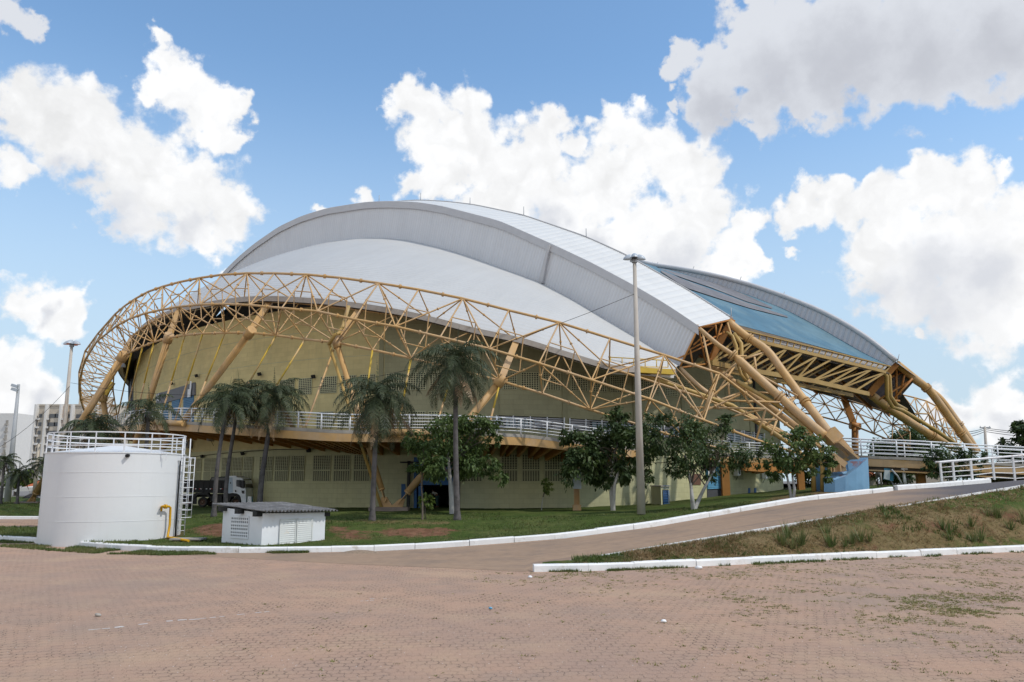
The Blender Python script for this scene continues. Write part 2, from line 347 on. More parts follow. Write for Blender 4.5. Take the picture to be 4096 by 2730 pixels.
M['bluedoor'] = mat('blue_painted_metal', (0.035, 0.12, 0.29), 0.5, 0.08)
M['shutter'] = mat('blue_roller_shutter', (0.075, 0.20, 0.35), 0.5, 0.08)
M['shutter_light'] = mat('light_blue_shutter', (0.13, 0.36, 0.55), 0.5, 0.08)
M['shed_left'] = mat('white_render', (0.72, 0.74, 0.76), 0.85, 0.04, 1.2, (0.62, 0.60, 0.60), 0.9, 0.5, bump=0.1, bscale=25)
M['louvre'] = mat('pale_metal_louvre', (0.66, 0.68, 0.66), 0.5, 0.05, 2, (0.62, 0.44, 0.22), 2.2, 0.6, (0.60, 0.72))
M['fibro'] = mat('weathered_fibre_cement', (0.15, 0.145, 0.142), 0.9, 0.2, 2.0, (0.27, 0.265, 0.26), 1.5, 0.7, (0.45, 0.65), bump=0.3, bscale=20)
M['black'] = mat('black_paint', (0.012, 0.012, 0.012), 0.5, 0.2)
M['rubber'] = mat('tyre_rubber', (0.03, 0.027, 0.024), 0.85, 0.2)
M['rim'] = mat('dusty_steel_wheel', (0.10, 0.055, 0.035), 0.6, 0.2)
M['cab'] = mat('white_cab_paint', (0.70, 0.73, 0.76), 0.3, 0.03)
M['glass'] = mat('dark_glass', (0.012, 0.014, 0.016), 0.08, 0.0, spec=0.6)
M['redlamp'] = mat('red_reflector', (0.4, 0.02, 0.02), 0.4, 0.0)
M['pipe_y'] = mat('yellow_pipe_paint', (0.62, 0.33, 0.01), 0.35, 0.05)
M['pipe_r'] = mat('red_pipe_paint', (0.36, 0.07, 0.04), 0.5, 0.1)
M['lampcap'] = mat('grey_lamp_housing', (0.42, 0.47, 0.52), 0.35, 0.05)
M['steelgrey'] = mat('galvanised_steel', (0.36, 0.38, 0.40), 0.45, 0.1)
M['wire'] = mat('black_cable', (0.02, 0.02, 0.022), 0.7, 0.0)
M['trunkpalm'] = mat('grey_palm_bark', (0.11, 0.10, 0.098), 0.9, 0.25, 3.0, (0.06, 0.055, 0.05), 2.0, 0.7, bump=0.4, bscale=9)
M['trunkwhite'] = mat('whitewashed_bark', (0.40, 0.39, 0.37), 0.9, 0.12, 3.0, (0.22, 0.20, 0.18), 1.5, 0.6, bump=0.2)
M['bark'] = mat('brown_bark', (0.13, 0.105, 0.085), 0.9, 0.2, 3.0, bump=0.3)
def leafmat(name, c1, c2, sc=1.3, trans=0.25):
    m = mat(name, c1, 0.55, 0.25, 5.0, c2, sc, 1.0, (0.40, 0.62), spec=0.35); t = m.node_tree; b = t.nodes['Principled BSDF']
    tr = nn(t, 'ShaderNodeBsdfTranslucent'); t.links.new(b.inputs['Base Color'].links[0].from_socket, tr.inputs['Color'])
    mx = nn(t, 'ShaderNodeMixShader'); mx.inputs[0].default_value = trans; o = t.nodes['Material Output']
    t.links.new(b.outputs[0], mx.inputs[1]); t.links.new(tr.outputs[0], mx.inputs[2]); t.links.new(mx.outputs[0], o.inputs[0]); return m
M['frond'] = leafmat('palm_frond_green', (0.048, 0.066, 0.030), (0.085, 0.105, 0.050))
M['deadfrond'] = leafmat('dead_frond_brown', (0.26, 0.165, 0.085), (0.36, 0.27, 0.17))
M['leaf'] = leafmat('dark_leaf_green', (0.040, 0.070, 0.024), (0.085, 0.125, 0.036))
M['leaf2'] = leafmat('mid_leaf_green', (0.060, 0.102, 0.028), (0.115, 0.165, 0.044))
M['leaf3'] = leafmat('bright_leaf_green', (0.09, 0.14, 0.025), (0.15, 0.19, 0.04))
M['grassblade'] = leafmat('grass_blade', (0.085, 0.125, 0.030), (0.155, 0.160, 0.055), 0.5)
M['skin'] = mat('skin', (0.20, 0.11, 0.07), 0.6, 0.05)
M['creamwall'] = mat('cream_render', (0.50, 0.44, 0.36), 0.9, 0.05)
M['whitewall'] = mat('white_render_far', (0.64, 0.62, 0.59), 0.9, 0.04)
M['tanwall'] = mat('peach_render', (0.55, 0.42, 0.31), 0.9, 0.05)
M['tile'] = mat('orange_roof_tile', (0.44, 0.13, 0.055), 0.9, 0.2, 1.5)
M['winfar'] = mat('far_window_glass', (0.12, 0.125, 0.13), 0.25, 0.2, 0.8)
M['shade_net'] = mat('black_shade_net', (0.035, 0.035, 0.037), 0.9, 0.2)

# ================================================================== GROUND
def earth_material():
    m = bpy.data.materials.new('lawn_and_earth'); m.use_nodes = True; t = m.node_tree; b = t.nodes['Principled BSDF']
    b.inputs['Roughness'].default_value = 0.95; b.inputs['Specular IOR Level'].default_value = 0.1
    g = nn(t, 'ShaderNodeNewGeometry'); pos = g.outputs['Position']
    def noi(sc, det=6, ro=0.6, stretch=None):
        n = nn(t, 'ShaderNodeTexNoise'); n.inputs['Scale'].default_value = sc; n.inputs['Detail'].default_value = det; n.inputs['Roughness'].default_value = ro
        if stretch:
            mp = nn(t, 'ShaderNodeMapping'); mp.inputs['Scale'].default_value = stretch; t.links.new(pos, mp.inputs['Vector']); t.links.new(mp.outputs[0], n.inputs['Vector'])
        else: t.links.new(pos, n.inputs['Vector'])
        return n.outputs['Fac']
    def ss(v, lo, hi):
        r = nn(t, 'ShaderNodeMapRange', interpolation_type='SMOOTHSTEP'); t.links.new(v, r.inputs[0]); r.inputs['From Min'].default_value = lo; r.inputs['From Max'].default_value = hi; return r.outputs[0]
    def mix(f, a, c):
        x = nn(t, 'ShaderNodeMix', data_type='RGBA'); t.links.new(f, x.inputs[0])
        for i, v in ((6, a), (7, c)):
            if isinstance(v, tuple): x.inputs[i].default_value = (*v, 1)
            else: t.links.new(v, x.inputs[i])
        return x.outputs[2]
    green = mix(ss(noi(0.35), 0.38, 0.62), (0.060, 0.094, 0.019), (0.098, 0.118, 0.034))
    green = mix(ss(noi(2.4, 8, 0.7), 0.42, 0.7), green, (0.042, 0.062, 0.017))
    dry = mix(ss(noi(1.1, 8, 0.7), 0.40, 0.62), (0.155, 0.115, 0.052), (0.215, 0.155, 0.080))
    dry = mix(ss(noi(6, 8, 0.7), 0.50, 0.66), dry, (0.075, 0.068, 0.026))
    soil = mix(ss(noi(1.6, 8, 0.7), 0.40, 0.62), (0.150, 0.072, 0.042), (0.245, 0.130, 0.078))
    soil = mix(ss(noi(5, 8, 0.7), 0.52, 0.66), soil, (0.055, 0.060, 0.025))
    ad = nn(t, 'ShaderNodeAttribute'); ad.attribute_name = 'dry'; as_ = nn(t, 'ShaderNodeAttribute'); as_.attribute_name = 'soil'
    nb = noi(0.9, 8, 0.68)
    fd = ss(mth(t, 'ADD', ad.outputs['Fac'], mth(t, 'MULTIPLY_ADD', nb, 1.6, -0.8)), 0.3, 0.7)
    fs = ss(mth(t, 'ADD', as_.outputs['Fac'], mth(t, 'MULTIPLY_ADD', noi(0.7, 8, 0.7), 1.8, -0.9)), 0.35, 0.65)
    c = mix(fs, mix(fd, green, dry), soil)
    t.links.new(c, b.inputs['Base Color'])
    bp = nn(t, 'ShaderNodeBump'); bp.inputs['Strength'].default_value = 0.8; bp.inputs['Distance'].default_value = 0.12
    t.links.new(noi(7, 8, 0.75), bp.inputs['Height']); t.links.new(bp.outputs[0], b.inputs['Normal'])
    return m
def paver_material():
    m = bpy.data.materials.new('red_interlocking_pavers'); m.use_nodes = True; t = m.node_tree; b = t.nodes['Principled BSDF']
    b.inputs['Roughness'].default_value = 0.9; b.inputs['Specular IOR Level'].default_value = 0.15
    g = nn(t, 'ShaderNodeNewGeometry'); pos = g.outputs['Position']
    def noi(sc, det=6, ro=0.6):
        n = nn(t, 'ShaderNodeTexNoise'); n.inputs['Scale'].default_value = sc; n.inputs['Detail'].default_value = det; n.inputs['Roughness'].default_value = ro; t.links.new(pos, n.inputs['Vector']); return n
    def ss(v, lo, hi, to=1.0):
        r = nn(t, 'ShaderNodeMapRange', interpolation_type='SMOOTHSTEP'); t.links.new(v, r.inputs[0]); r.inputs['From Min'].default_value = lo; r.inputs['From Max'].default_value = hi; r.inputs['To Max'].default_value = to; return r.outputs[0]
    def mix(f, a, c, bt='MIX'):
        x = nn(t, 'ShaderNodeMix', data_type='RGBA', blend_type=bt)
        if isinstance(f, float): x.inputs[0].default_value = f
        else: t.links.new(f, x.inputs[0])
        for i, v in ((6, a), (7, c)):
            if isinstance(v, tuple): x.inputs[i].default_value = (*v, 1)
            else: t.links.new(v, x.inputs[i])
        return x.outputs[2]
    mp = nn(t, 'ShaderNodeMapping'); mp.inputs['Rotation'].default_value = (0, 0, radians(-5)); t.links.new(pos, mp.inputs['Vector'])
    sp = nn(t, 'ShaderNodeSeparateXYZ'); t.links.new(mp.outputs[0], sp.inputs[0])
    # zigzag edges of the interlocking stones
    tri = mth(t, 'PINGPONG', sp.outputs[0], 0.07); tri2 = mth(t, 'PINGPONG', sp.outputs[1], 0.07)
    wob = noi(1.6, 4); wv = mth(t, 'MULTIPLY_ADD', wob.outputs['Fac'], 0.34, -0.17)
    cb = nn(t, 'ShaderNodeCombineXYZ')
    t.links.new(mth(t, 'ADD', mth(t, 'MULTIPLY_ADD', tri2, 0.55, sp.outputs[0]), wv), cb.inputs[0]); t.links.new(mth(t, 'ADD', mth(t, 'MULTIPLY_ADD', tri, 0.55, sp.outputs[1]), wv), cb.inputs[1])
    br = nn(t, 'ShaderNodeTexBrick'); br.inputs['Scale'].default_value = 1.0; br.inputs['Brick Width'].default_value = 0.25; br.inputs['Row Height'].default_value = 0.27
    br.inputs['Mortar Size'].default_value = 0.013; br.inputs['Mortar Smooth'].default_value = 0.4; br.inputs['Bias'].default_value = -0.2
    br.inputs['Color1'].default_value = (0.430, 0.290, 0.205, 1); br.inputs['Color2'].default_value = (0.405, 0.262, 0.190, 1); br.inputs['Mortar'].default_value = (0.12, 0.085, 0.06, 1)
    t.links.new(cb.outputs[0], br.inputs['Vector'])
    sand = mix(ss(noi(0.8, 8, 0.7).outputs['Fac'], 0.42, 0.60), br.outputs['Color'], (0.46, 0.295, 0.205))
    # sand covers part of the joints, elsewhere they stay open
    base = mix(ss(noi(1.5, 9, 0.8).outputs['Fac'], 0.50, 0.66, 0.85), sand, br.outputs['Color'])
    big = mix(ss(noi(0.09, 7, 0.65).outputs['Fac'], 0.40, 0.64, 0.65), base, (0.36, 0.25, 0.195))
    big = mix(ss(noi(0.22, 8, 0.7).outputs['Fac'], 0.48, 0.66, 0.6), big, (0.48, 0.335, 0.225))
    grey = mix(ss(noi(0.13, 7, 0.7).outputs['Fac'], 0.48, 0.66, 0.5), big, (0.31, 0.235, 0.19))
    fine = noi(24, 6, 0.8).outputs['Fac']
    dk = mix(ss(fine, 0.55, 0.68, 0.6), grey, (0.17, 0.115, 0.08))
    spk = nn(t, 'ShaderNodeTexVoronoi'); spk.inputs['Scale'].default_value = 7.0; t.links.new(pos, spk.inputs['Vector'])
    sp2 = mth(t, 'LESS_THAN', spk.outputs['Distance'], 0.10)
    sel = nn(t, 'ShaderNodeSeparateColor'); t.links.new(spk.outputs['Color'], sel.inputs[0])
    fin = mix(mth(t, 'MULTIPLY', sp2, mth(t, 'GREATER_THAN', sel.outputs[0], 0.72)), dk, (0.62, 0.58, 0.54))
    t.links.new(fin, b.inputs['Base Color'])
    bp = nn(t, 'ShaderNodeBump'); bp.inputs['Strength'].default_value = 0.7; bp.inputs['Distance'].default_value = 0.03; bp.invert = True
    t.links.new(mth(t, 'MULTIPLY_ADD', fine, 0.9, mth(t, 'MULTIPLY', br.outputs['Fac'], 0.5)), bp.inputs['Height']); t.links.new(bp.outputs[0], b.inputs['Normal'])
    return m
def road_material():
    m = mat('brown_worn_road', (0.325, 0.222, 0.148), 0.9, 0.10, 2.5, (0.250, 0.180, 0.130), 0.35, 0.8, (0.45, 0.68), bump=0.25, bscale=18)
    t = m.node_tree; b = t.nodes['Principled BSDF']; src = b.inputs['Base Color'].links[0].from_socket
    a = nn(t, 'ShaderNodeAttribute'); a.attribute_name = 'asphalt'
    x = nn(t, 'ShaderNodeMix', data_type='RGBA'); t.links.new(a.outputs['Fac'], x.inputs[0]); t.links.new(src, x.inputs[6]); x.inputs[7].default_value = (0.105, 0.095, 0.098, 1)
    # dark tyre streaks along the road
    uv = nn(t, 'ShaderNodeUVMap'); mp = nn(t, 'ShaderNodeMapping'); mp.inputs['Scale'].default_value = (0.06, 1.4, 1); t.links.new(uv.outputs[0], mp.inputs['Vector'])
    n = nn(t, 'ShaderNodeTexNoise'); n.inputs['Scale'].default_value = 1.5; n.inputs['Detail'].default_value = 6; t.links.new(mp.outputs[0], n.inputs['Vector'])
    r = nn(t, 'ShaderNodeMapRange', interpolation_type='SMOOTHSTEP'); t.links.new(n.outputs['Fac'], r.inputs[0]); r.inputs['From Min'].default_value = 0.5; r.inputs['From Max'].default_value = 0.72; r.inputs['To Max'].default_value = 0.5
    y = nn(t, 'ShaderNodeMix', data_type='RGBA'); t.links.new(r.outputs[0], y.inputs[0]); t.links.new(x.outputs[2], y.inputs[6]); y.inputs[7].default_value = (0.17, 0.13, 0.105, 1)
    t.links.new(y.outputs[2], b.inputs['Base Color']); return m
M['earth'] = earth_material(); M['paver'] = paver_material(); M['road'] = road_material()

# --- pavement: one flat sheet out to the horizon
pv = MB(); pv.quad((-3000, -200, 0), (3000, -200, 0), (3000, 5000, 0), (-3000, 5000, 0)); structure(pv.build('pavement', M['paver']))

def Yup(X): return 40.4 + 0.5*X            # far edge of the rising road
def Ylo(X): return 32.0 + 0.5*X            # near edge of the rising road
def solveY(px, fn):
    Y = 40.0
    for _ in range(40): Y = fn((px-2048)/F*(Y*CT - 1.5*ST))
    return Y
KERB_FAR = [(-600,2118),(0,2164),(174,2176),(435,2200),(644,2211),(923,2214),(1218,2212),(1497,2207),(1741,2195),(2002,2176),(2263,2155),(2611,2110),(2959,2049),(3220,2005),(3568,1967),(3586,1962),(3760,1950),(3969,1932),(4096,1921),(4700,1880)]
def flatY(py): return EYE/tan(atan((py-1365)/F)-TH)
def kerb_far(px):
    py = interp(px, KERB_FAR)
    if px <= 1497: return P(px, py, flatY(py))
    Yr = solveY(px, Yup); Yf = flatY(interp(1497, KERB_FAR))
    if px < 2263: Yr = lerp(Yf, solveY(2263, Yup), (px-1497)/(2263-1497))
    return P(px, py, Yr)
ROAD_NEAR = [(2137,2276),(2437,2228),(2785,2167),(3133,2106),(3481,2037),(3829,1984),(4096,1944),(4700,1850)]
def road_near(px): return P(px, interp(px, ROAD_NEAR), solveY(px, Ylo))
KERB_NEAR = [(2137,2289),(2437,2284),(2785,2268),(3307,2242),(4096,2207),(4700,2180)]
def kerb_near(px): p = interp(px, KERB_NEAR); return P(px, p, flatY(p))

# --- main lawn: stations (Y, py) behind the kerb per pixel column
LAWN = {420: [(46,2154),(53,2124),(63,2055),(80,2022),(120,1996)], 740: [(45,2159),(51,2122),(60,2058),(72,2030),(120,1991)], 1000: [(44,2164),(49,2108),(58,2055),(72,2031),(120,1990)],
 1400: [(43,2165),(50,2085),(57,2053),(64,2036),(110,1990)], 1800: [(44,2150),(50,2085),(57,2052),(64,2036.5),(110,1988)], 2200: [(45,2125),(51,2075),(57,2050),(64,2036),(110,1985)],
 2540: [(47,2085),(52,2058),(58,2042),(66,2026),(110,1972)], 2740: [(48.5,2062),(54,2036),(60,2022),(68,2006),(110,1965)], 3000: [(50,2030),(55,2012),(62,1998),(70,1982),(110,1955)],
 3300: [(52.5,1995),(57,1978),(61,1970),(66,1961),(110,1946)], 3470: [(54,1978),(58,1965),(61,1960),(66,1952),(110,1942)], 3640: [(56,1958),(60,1947),(63,1944),(70,1942),(110,1938)],
 3760: [(57,1944),(60,1931),(64,1932),(75,1940),(110,1937)], 3900: [(58.5,1934),(61,1929),(66,1934),(80,1938),(110,1936)], 4096: [(60.5,1916),(64,1920),(70,1930),(85,1936),(110,1935)], 4700: [(66,1880),(72,1890),(80,1900),(95,1920),(120,1932)]}
LK = sorted(LAWN)
def lawn_stations(px):
    px = max(LK[0], min(LK[-1], px))
    for a, b in zip(LK, LK[1:]):
        if px <= b:
            t = (px-a)/(b-a); t = t*t*(3-2*t) if b-a > 250 else t
            st = [(lerp(u[0], v[0], t), lerp(u[1], v[1], t)) for u, v in zip(LAWN[a], LAWN[b])]; break
    k = kerb_far(px); return [(k.y+0.35, k.z+0.24)] + [(Y, P(px, py, Y).z) for Y, py in st]
def lawn_pt(px, Y):
    """point on the lawn at pixel column px, depth Y"""
    z = interp(Y, lawn_stations(px))
    return Vector((X_at(px, Y, z), Y, z))
SOIL = [(860,2118,90,26,1.0),(760,2160,60,15,.5),(1660,2130,170,20,1.0),(1420,2140,110,22,.7),(1000,2150,60,40,.5),(1770,2118,70,14,.8),(3200,1998,130,14,.9),(3380,1975,150,10,.9),(3050,2005,60,10,.6),(1350,2120,60,20,.6),(690,2140,60,30,.6)]
DRY = [(1500,2085,380,14,.55),(1700,2092,120,8,.8),(1300,2150,300,20,.5),(2600,2000,200,14,.5),(3300,1990,260,22,.7),(900,2090,120,14,.4)]
def blob(tab, px, py):
    v = 0.0
    for x, y, rx, ry, a in tab:
        d = ((px-x)/rx)**2+((py-y)/ry)**2
        if d < 4: v = max(v, a*math.exp(-d*0.9))
    return v
def proj(p):
    dz = p.z-EYE; c = p.y*CT+dz*ST; return 2048+F*p.x/c, 1365-F*(-p.y*ST+dz*CT)/c
def sheet(name, cols, rows_fn, nsub, bump=0.06, uv=False):
    mb = MB(); soil = []; dry = []
    rows = []
    for px in cols:
        st = rows_fn(px); line = []
        for (a, b) in zip(st, st[1:]):
            for k in range(nsub): line.append(Vector(a).lerp(Vector(b), k/nsub))
        line.append(Vector(st[-1])); rows.append(line)
    for line in rows:
        for i, p in enumerate(line):
            if 0 < i < len(line)-1: p.z += bump*(noise.noise(p*0.35)*1.2+noise.noise(p*1.3)*0.5)
            x, y = proj(p) if p.y > 5 else (0, 0)
            soil.append(blob(SOIL, x, y)); dry.append(blob(DRY, x, y))
    mb.grid(rows); mb.at = {'soil': soil, 'dry': dry}
    return mb
def steps(a, b, d):
    n = max(1, int(abs(b-a)/d)); return [a+(b-a)*i/n for i in range(n+1)]
def lawn_rows(px):
    st = lawn_stations(px); return [(X_at(px, Y, z), Y, z) for Y, z in st]
lawn = sheet('lawn', steps(420, 4700, 22), lawn_rows, 7); structure(lawn.build('lawn', M['earth']))
def strip_rows(px):
    k = kerb_far(px); e = lambda Y, z: (X_at(px, Y, z), Y, z)
    return [e(k.y+.35, k.z+.24), e(lerp(k.y, 59.5, .45), .16), e(59.3, .10), e(59.6, .0)]
structure(sheet('lawn', steps(-900, 430, 40), strip_rows, 5, 0.03).build('lawn', M['earth']))
def back_rows(px):
    e = lambda Y, z: (X_at(px, Y, z), Y, z)
    return [e(74.4, .24), e(80, P(0, 2045, 80).z), e(88, P(0, 2013, 88).z), e(100, 1.15), e(128, 1.0)]
bl = sheet('lawn', steps(-1100, 500, 40), back_rows, 5, 0.05); structure(bl.build('lawn', M['earth']))
st_ = MB(); st_.quad((-700, 118, .98), (-20, 118, .98), (-20, 900, .98), (-700, 900, .98)); st_.quad((20, 112, 3.0), (900, 112, 3.0), (900, 1200, 3.05), (20, 1200, 3.05))
structure(st_.build('street', mat('pale_asphalt', (0.20, 0.185, 0.17), 0.9, 0.1)))

# --- road and its edges
rd = MB(); rows = []; asp = []; uvs = []
PB = [(700,2219),(803,2225),(1400,2258),(1800,2274),(2137,2290)]
for px in steps(700, 4700, 40):
    a = kerb_far(px); a = a + Vector((0, 0, 0.012))
    if px < 2137:
        py = interp(px, PB); b = P(px, py, flatY(py)); b.z = 0.006; a.z = max(a.z, 0.006)
    else: b = road_near(px); b.z = max(b.z, .006)
    line = [a.lerp(b, k/8) for k in range(9)]
    if px > 2137:
        for k, p in enumerate(line): p.z += 0.05*sin(pi*k/8)
    rows.append(line); uvs.append([(px*0.012, k) for k in range(9)])
    asp += [max(0.0, min(1.0, (px-3560)/260+noise.noise(p*0.4)*0.4)) for p in line]
rd.grid(rows, uvs); rd.at = {'asphalt': asp}
structure(rd.build('road', M['road']))
def kerb_line(name, pts, w, h, inward, seg=2.4, mat_=None):
    """precast kerb stones with open joints along a polyline"""
    mb = MB(); acc = [0.0]
    for a, b in zip(pts, pts[1:]): acc.append(acc[-1]+(b-a).length)
    def at(s):
        for i in range(len(pts)-1):
            if s <= acc[i+1]: return pts[i].lerp(pts[i+1], (s-acc[i])/max(1e-6, acc[i+1]-acc[i]))
        return pts[-1]
    s = 0.0
    while s < acc[-1]-0.3:
        L_ = min(seg*random.uniform(0.8, 1.2), acc[-1]-s); g = random.uniform(0.01, 0.035); prev = None
        a, b = at(s), at(s+L_-g); d = (b-a); d.z = 0; d.normalize(); nrm = Vector((-d.y, d.x, 0))*inward
        hh = h*random.uniform(0.95, 1.06); off = nrm*random.uniform(-.02, .02); dn = Vector((0, 0, -0.3)); up = Vector((0, 0, hh))
        prof = lambda q: [q+off+dn, q+off+up*0.8+nrm*0.02, q+off+up+nrm*0.07, q+off+up*1.0+nrm*w, q+off+nrm*w+dn]
        mb.prism(prof(a), prof(b)); s += L_
    return structure(mb.build(name, mat_ or M['kerb']))
kerb_line('kerb_strip', [kerb_far(px) for px in steps(-900, 3575, 60)], 0.34, 0.28, 1)
kerb_line('kerb_strip', [kerb_far(px) for px in steps(3592, 3968, 30)], 0.34, 0.30, 1)
kerb_line('kerb_strip', [road_near(px) for px in steps(2160, 4700, 60)], 0.16, 0.12, -1, 40)
kerb_line('kerb_strip', [kerb_near(px) for px in steps(2137, 4700, 60)], 0.34, 0.27, 1)
kerb_line('kerb_strip', [Vector((X_at(px, 74, .1), 74, 0)) for px in steps(-900, 520, 60)], 0.3, 0.26, 1)
def bank_rows(px):
    a = kerb_near(px); b = road_near(px); b = b + Vector((0, -0.14, 0.0)); a2 = a + Vector((0, .33, .24))
    b.z = max(b.z, a2.z) if px < 2300 else b.z
    m_ = a2.lerp(b, .5); m_.z += 0.25*min(1, (px-2137)/900); return [tuple(a2), tuple(m_), tuple(b)]
SOIL += [(3700,2110,320,40,.50),(3950,2060,200,40,.55),(3300,2190,300,30,.42)]; DRY += [(3200,2170,900,90,.9),(3800,2100,500,90,.95),(2500,2260,300,40,.9)]
bank = sheet('grass_bank', steps(2170, 4700, 25), bank_rows, 12, 0.10); structure(bank.build('grass_bank', M['earth']))
# faded white parking line and stray marks
ml = MB()
def ground_px(px, py, z=0.004): Y = (EYE-z)/tan(atan((py-1365)/F)-TH); return Vector((X_at(px, Y, z), Y, z))
def dash(x0, y0, x1, y1, w):
    a, b = ground_px(x0, y0), ground_px(x1, y1); d = (b-a).normalized(); nrm = Vector((-d.y, d.x, 0)); n = max(3, int((b-a).length/0.22)); up = Vector((0, 0, .0))
    for i in range(n):
        if random.random() < 0.22: continue
        p, q = a.lerp(b, i/n), a.lerp(b, (i+random.uniform(.55, 1.0))/n); s1, s2 = w*random.uniform(.25, .55), w*random.uniform(.25, .55); j = nrm*random.uniform(-.02, .02)
        ml.quad(p-nrm*s1+j, q-nrm*s2+j, q+nrm*s2+j, p+nrm*s1+j)
dash(300, 2526, 460, 2511, .07); dash(460, 2511, 600, 2493, .14); dash(665, 2485, 800, 2476, .14); dash(800, 2476, 1090, 2445, .08); dash(140, 2543, 300, 2526, .04); dash(1480, 2396, 1560, 2396, .08); dash(1440, 2405, 1500, 2402, .05); dash(590, 2481, 640, 2481, .05)
structure(ml.build('painted_line', mat('worn_white_line', (0.55, 0.52, 0.49), 0.9, 0.15, 6.0)))

# ================================================================== ARENA
def catmull(pts, n=6):
    out_ = []
    for i in range(len(pts)-1):
        p0, p1, p2, p3 = Vector(pts[max(i-1, 0)]), Vector(pts[i]), Vector(pts[i+1]), Vector(pts[min(i+2, len(pts)-1)])
        for k in range(n):
            t = k/n; out_.append(0.5*((2*p1)+(p2-p0)*t+(2*p0-5*p1+4*p2-p3)*t*t+(3*p1-p0-3*p2+p3)*t**3))
    out_.append(Vector(pts[-1])); return out_
def hit(px, py, curve):
    """first crossing of the sight line through a pixel with a plan curve -> 3D point and plan tangent"""
    e = tan(TH-atan((py-1365)/F)); rx = (px-2048)/F*(CT+e*ST); best = None
    for a, b in zip(curve, curve[1:]):
        fa, fb = a.x-rx*a.y, b.x-rx*b.y
        if fa == fb or (fa > 0) == (fb > 0): continue
        t = fa/(fa-fb); Y = a.y+(b.y-a.y)*t
        if Y > 1 and (best is None or Y < best[0]): best = (Y, (b-a).normalized())
    if best is None:                       # past the tangent: nearest approach
        q = min(curve, key=lambda p: abs(p.x-rx*p.y)); best = (q.y, Vector((1, 0)))
    return P(px, py, best[0]), best[1]
# plan of the drum wall: rounded front, flanks running back
EC, EA, EB, ER = (-15.14, 165.2), 52.63, 100.8, 0.1741
def wallp(t): u, v = EA*cos(t), EB*sin(t); return Vector((EC[0]+u*cos(ER)-v*sin(ER), EC[1]+u*sin(ER)+v*cos(ER)))
WALL = [wallp(radians(-196+k*0.5)) for k in range(417)]
ARENA = thing('arena', 'large round sports arena with white arched roof, khaki block walls and tan steel space truss', 'arena', (-8, 110, 1.2))
def wall_hit(px, py): return hit(px, py, WALL)
WTOP = [(-60, 19.0), (-14.5, 18.6), (-9, 17.2), (-4, 16.2), (1, 15.2), (7.5, 13.6), (12, 13.2), (16, 14.6), (30, 15.3), (60, 15.0)]
def wtop(p): return interp(p.x, WTOP) if p.y < 110 else (19.0 if p.x < 0 else 15.0)
DOOR_L, DOOR_R = wall_hit(1668, 2030)[0].x, wall_hit(1800, 2030)[0].x
DOOR_TOP = P(1735, 1898, 65.3).z
mb = MB(); acc = 0.0
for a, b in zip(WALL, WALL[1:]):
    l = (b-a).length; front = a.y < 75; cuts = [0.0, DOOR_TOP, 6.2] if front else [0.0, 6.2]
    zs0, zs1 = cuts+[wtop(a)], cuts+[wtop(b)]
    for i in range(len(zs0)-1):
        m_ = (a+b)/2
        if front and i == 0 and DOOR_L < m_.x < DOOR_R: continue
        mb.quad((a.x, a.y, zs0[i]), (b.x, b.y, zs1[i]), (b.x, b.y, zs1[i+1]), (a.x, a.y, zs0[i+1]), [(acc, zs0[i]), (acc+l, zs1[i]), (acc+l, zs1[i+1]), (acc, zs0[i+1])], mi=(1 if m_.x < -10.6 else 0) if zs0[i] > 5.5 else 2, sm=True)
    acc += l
wall = mb.build('wall', [M['wall'], M['wall_yellow'], M['wall_low_lightened']], ARENA)
# slim pilasters and string joints that divide the wall into bays
for px in (1525, 1985, 2258, 2536, 2725, 2990):
    mb = MB(); p, tg = wall_hit(px, 1500); n = Vector((tg.y, -tg.x, 0)); T = Vector((tg.x, tg.y, 0)); z1 = min(wtop(p)-.3, 15.5)
    mb.box((p.x+n.x*.03, p.y+n.y*.03, 6.3+(z1-6.3)/2), (0.42, 0.14, z1-6.3), (T, n, Vector((0, 0, 1)))); mb.build('pilaster', M['wall'], ARENA)
for z in (13.9, 16.35):
    mb = MB(); ring = [p for p in WALL if p.x < -2 and p.y < 125 and wtop(p) > z+.5]
    pts = [Vector((p.x, p.y, z)) for p in ring]
    for a, b in zip(pts, pts[1:]): mb.beam(a, b, 0.04, 0.04)
    mb.build('string_course', M['wallplain'], ARENA)
def wall_patch(mbx, x0, x1, y0, y1, off, mi=0, n=1, yr=None):
    """panel following the wall between pixel columns x0..x1, rows y0..y1 (left edge; yr = right edge rows)"""
    y0r, y1r = yr or (y0, y1); prev = None; o_ = []
    for k in range(n+1):
        t = k/n; px = lerp(x0, x1, t); a, tg = wall_hit(px, lerp(y0, y0r, t)); b, _ = wall_hit(px, lerp(y1, y1r, t)); nrm = Vector((tg.y, -tg.x, 0))
        o_.append((Vector((a.x, a.y, a.z))+nrm*off, Vector((b.x, b.y, b.z))+nrm*off, nrm))
    for (a, b, n1), (c, d, n2) in zip(o_, o_[1:]):
        mbx.prism([b-n1*off*1.5, d-n2*off*1.5, d, b], [a-n1*off*1.5, c-n2*off*1.5, c, a], mi)
    return o_
M['screen'] = mat('mauve_screen', (0.22, 0.215, 0.23), 0.6)
VENTM = [M['wallplain'], M['hole']]
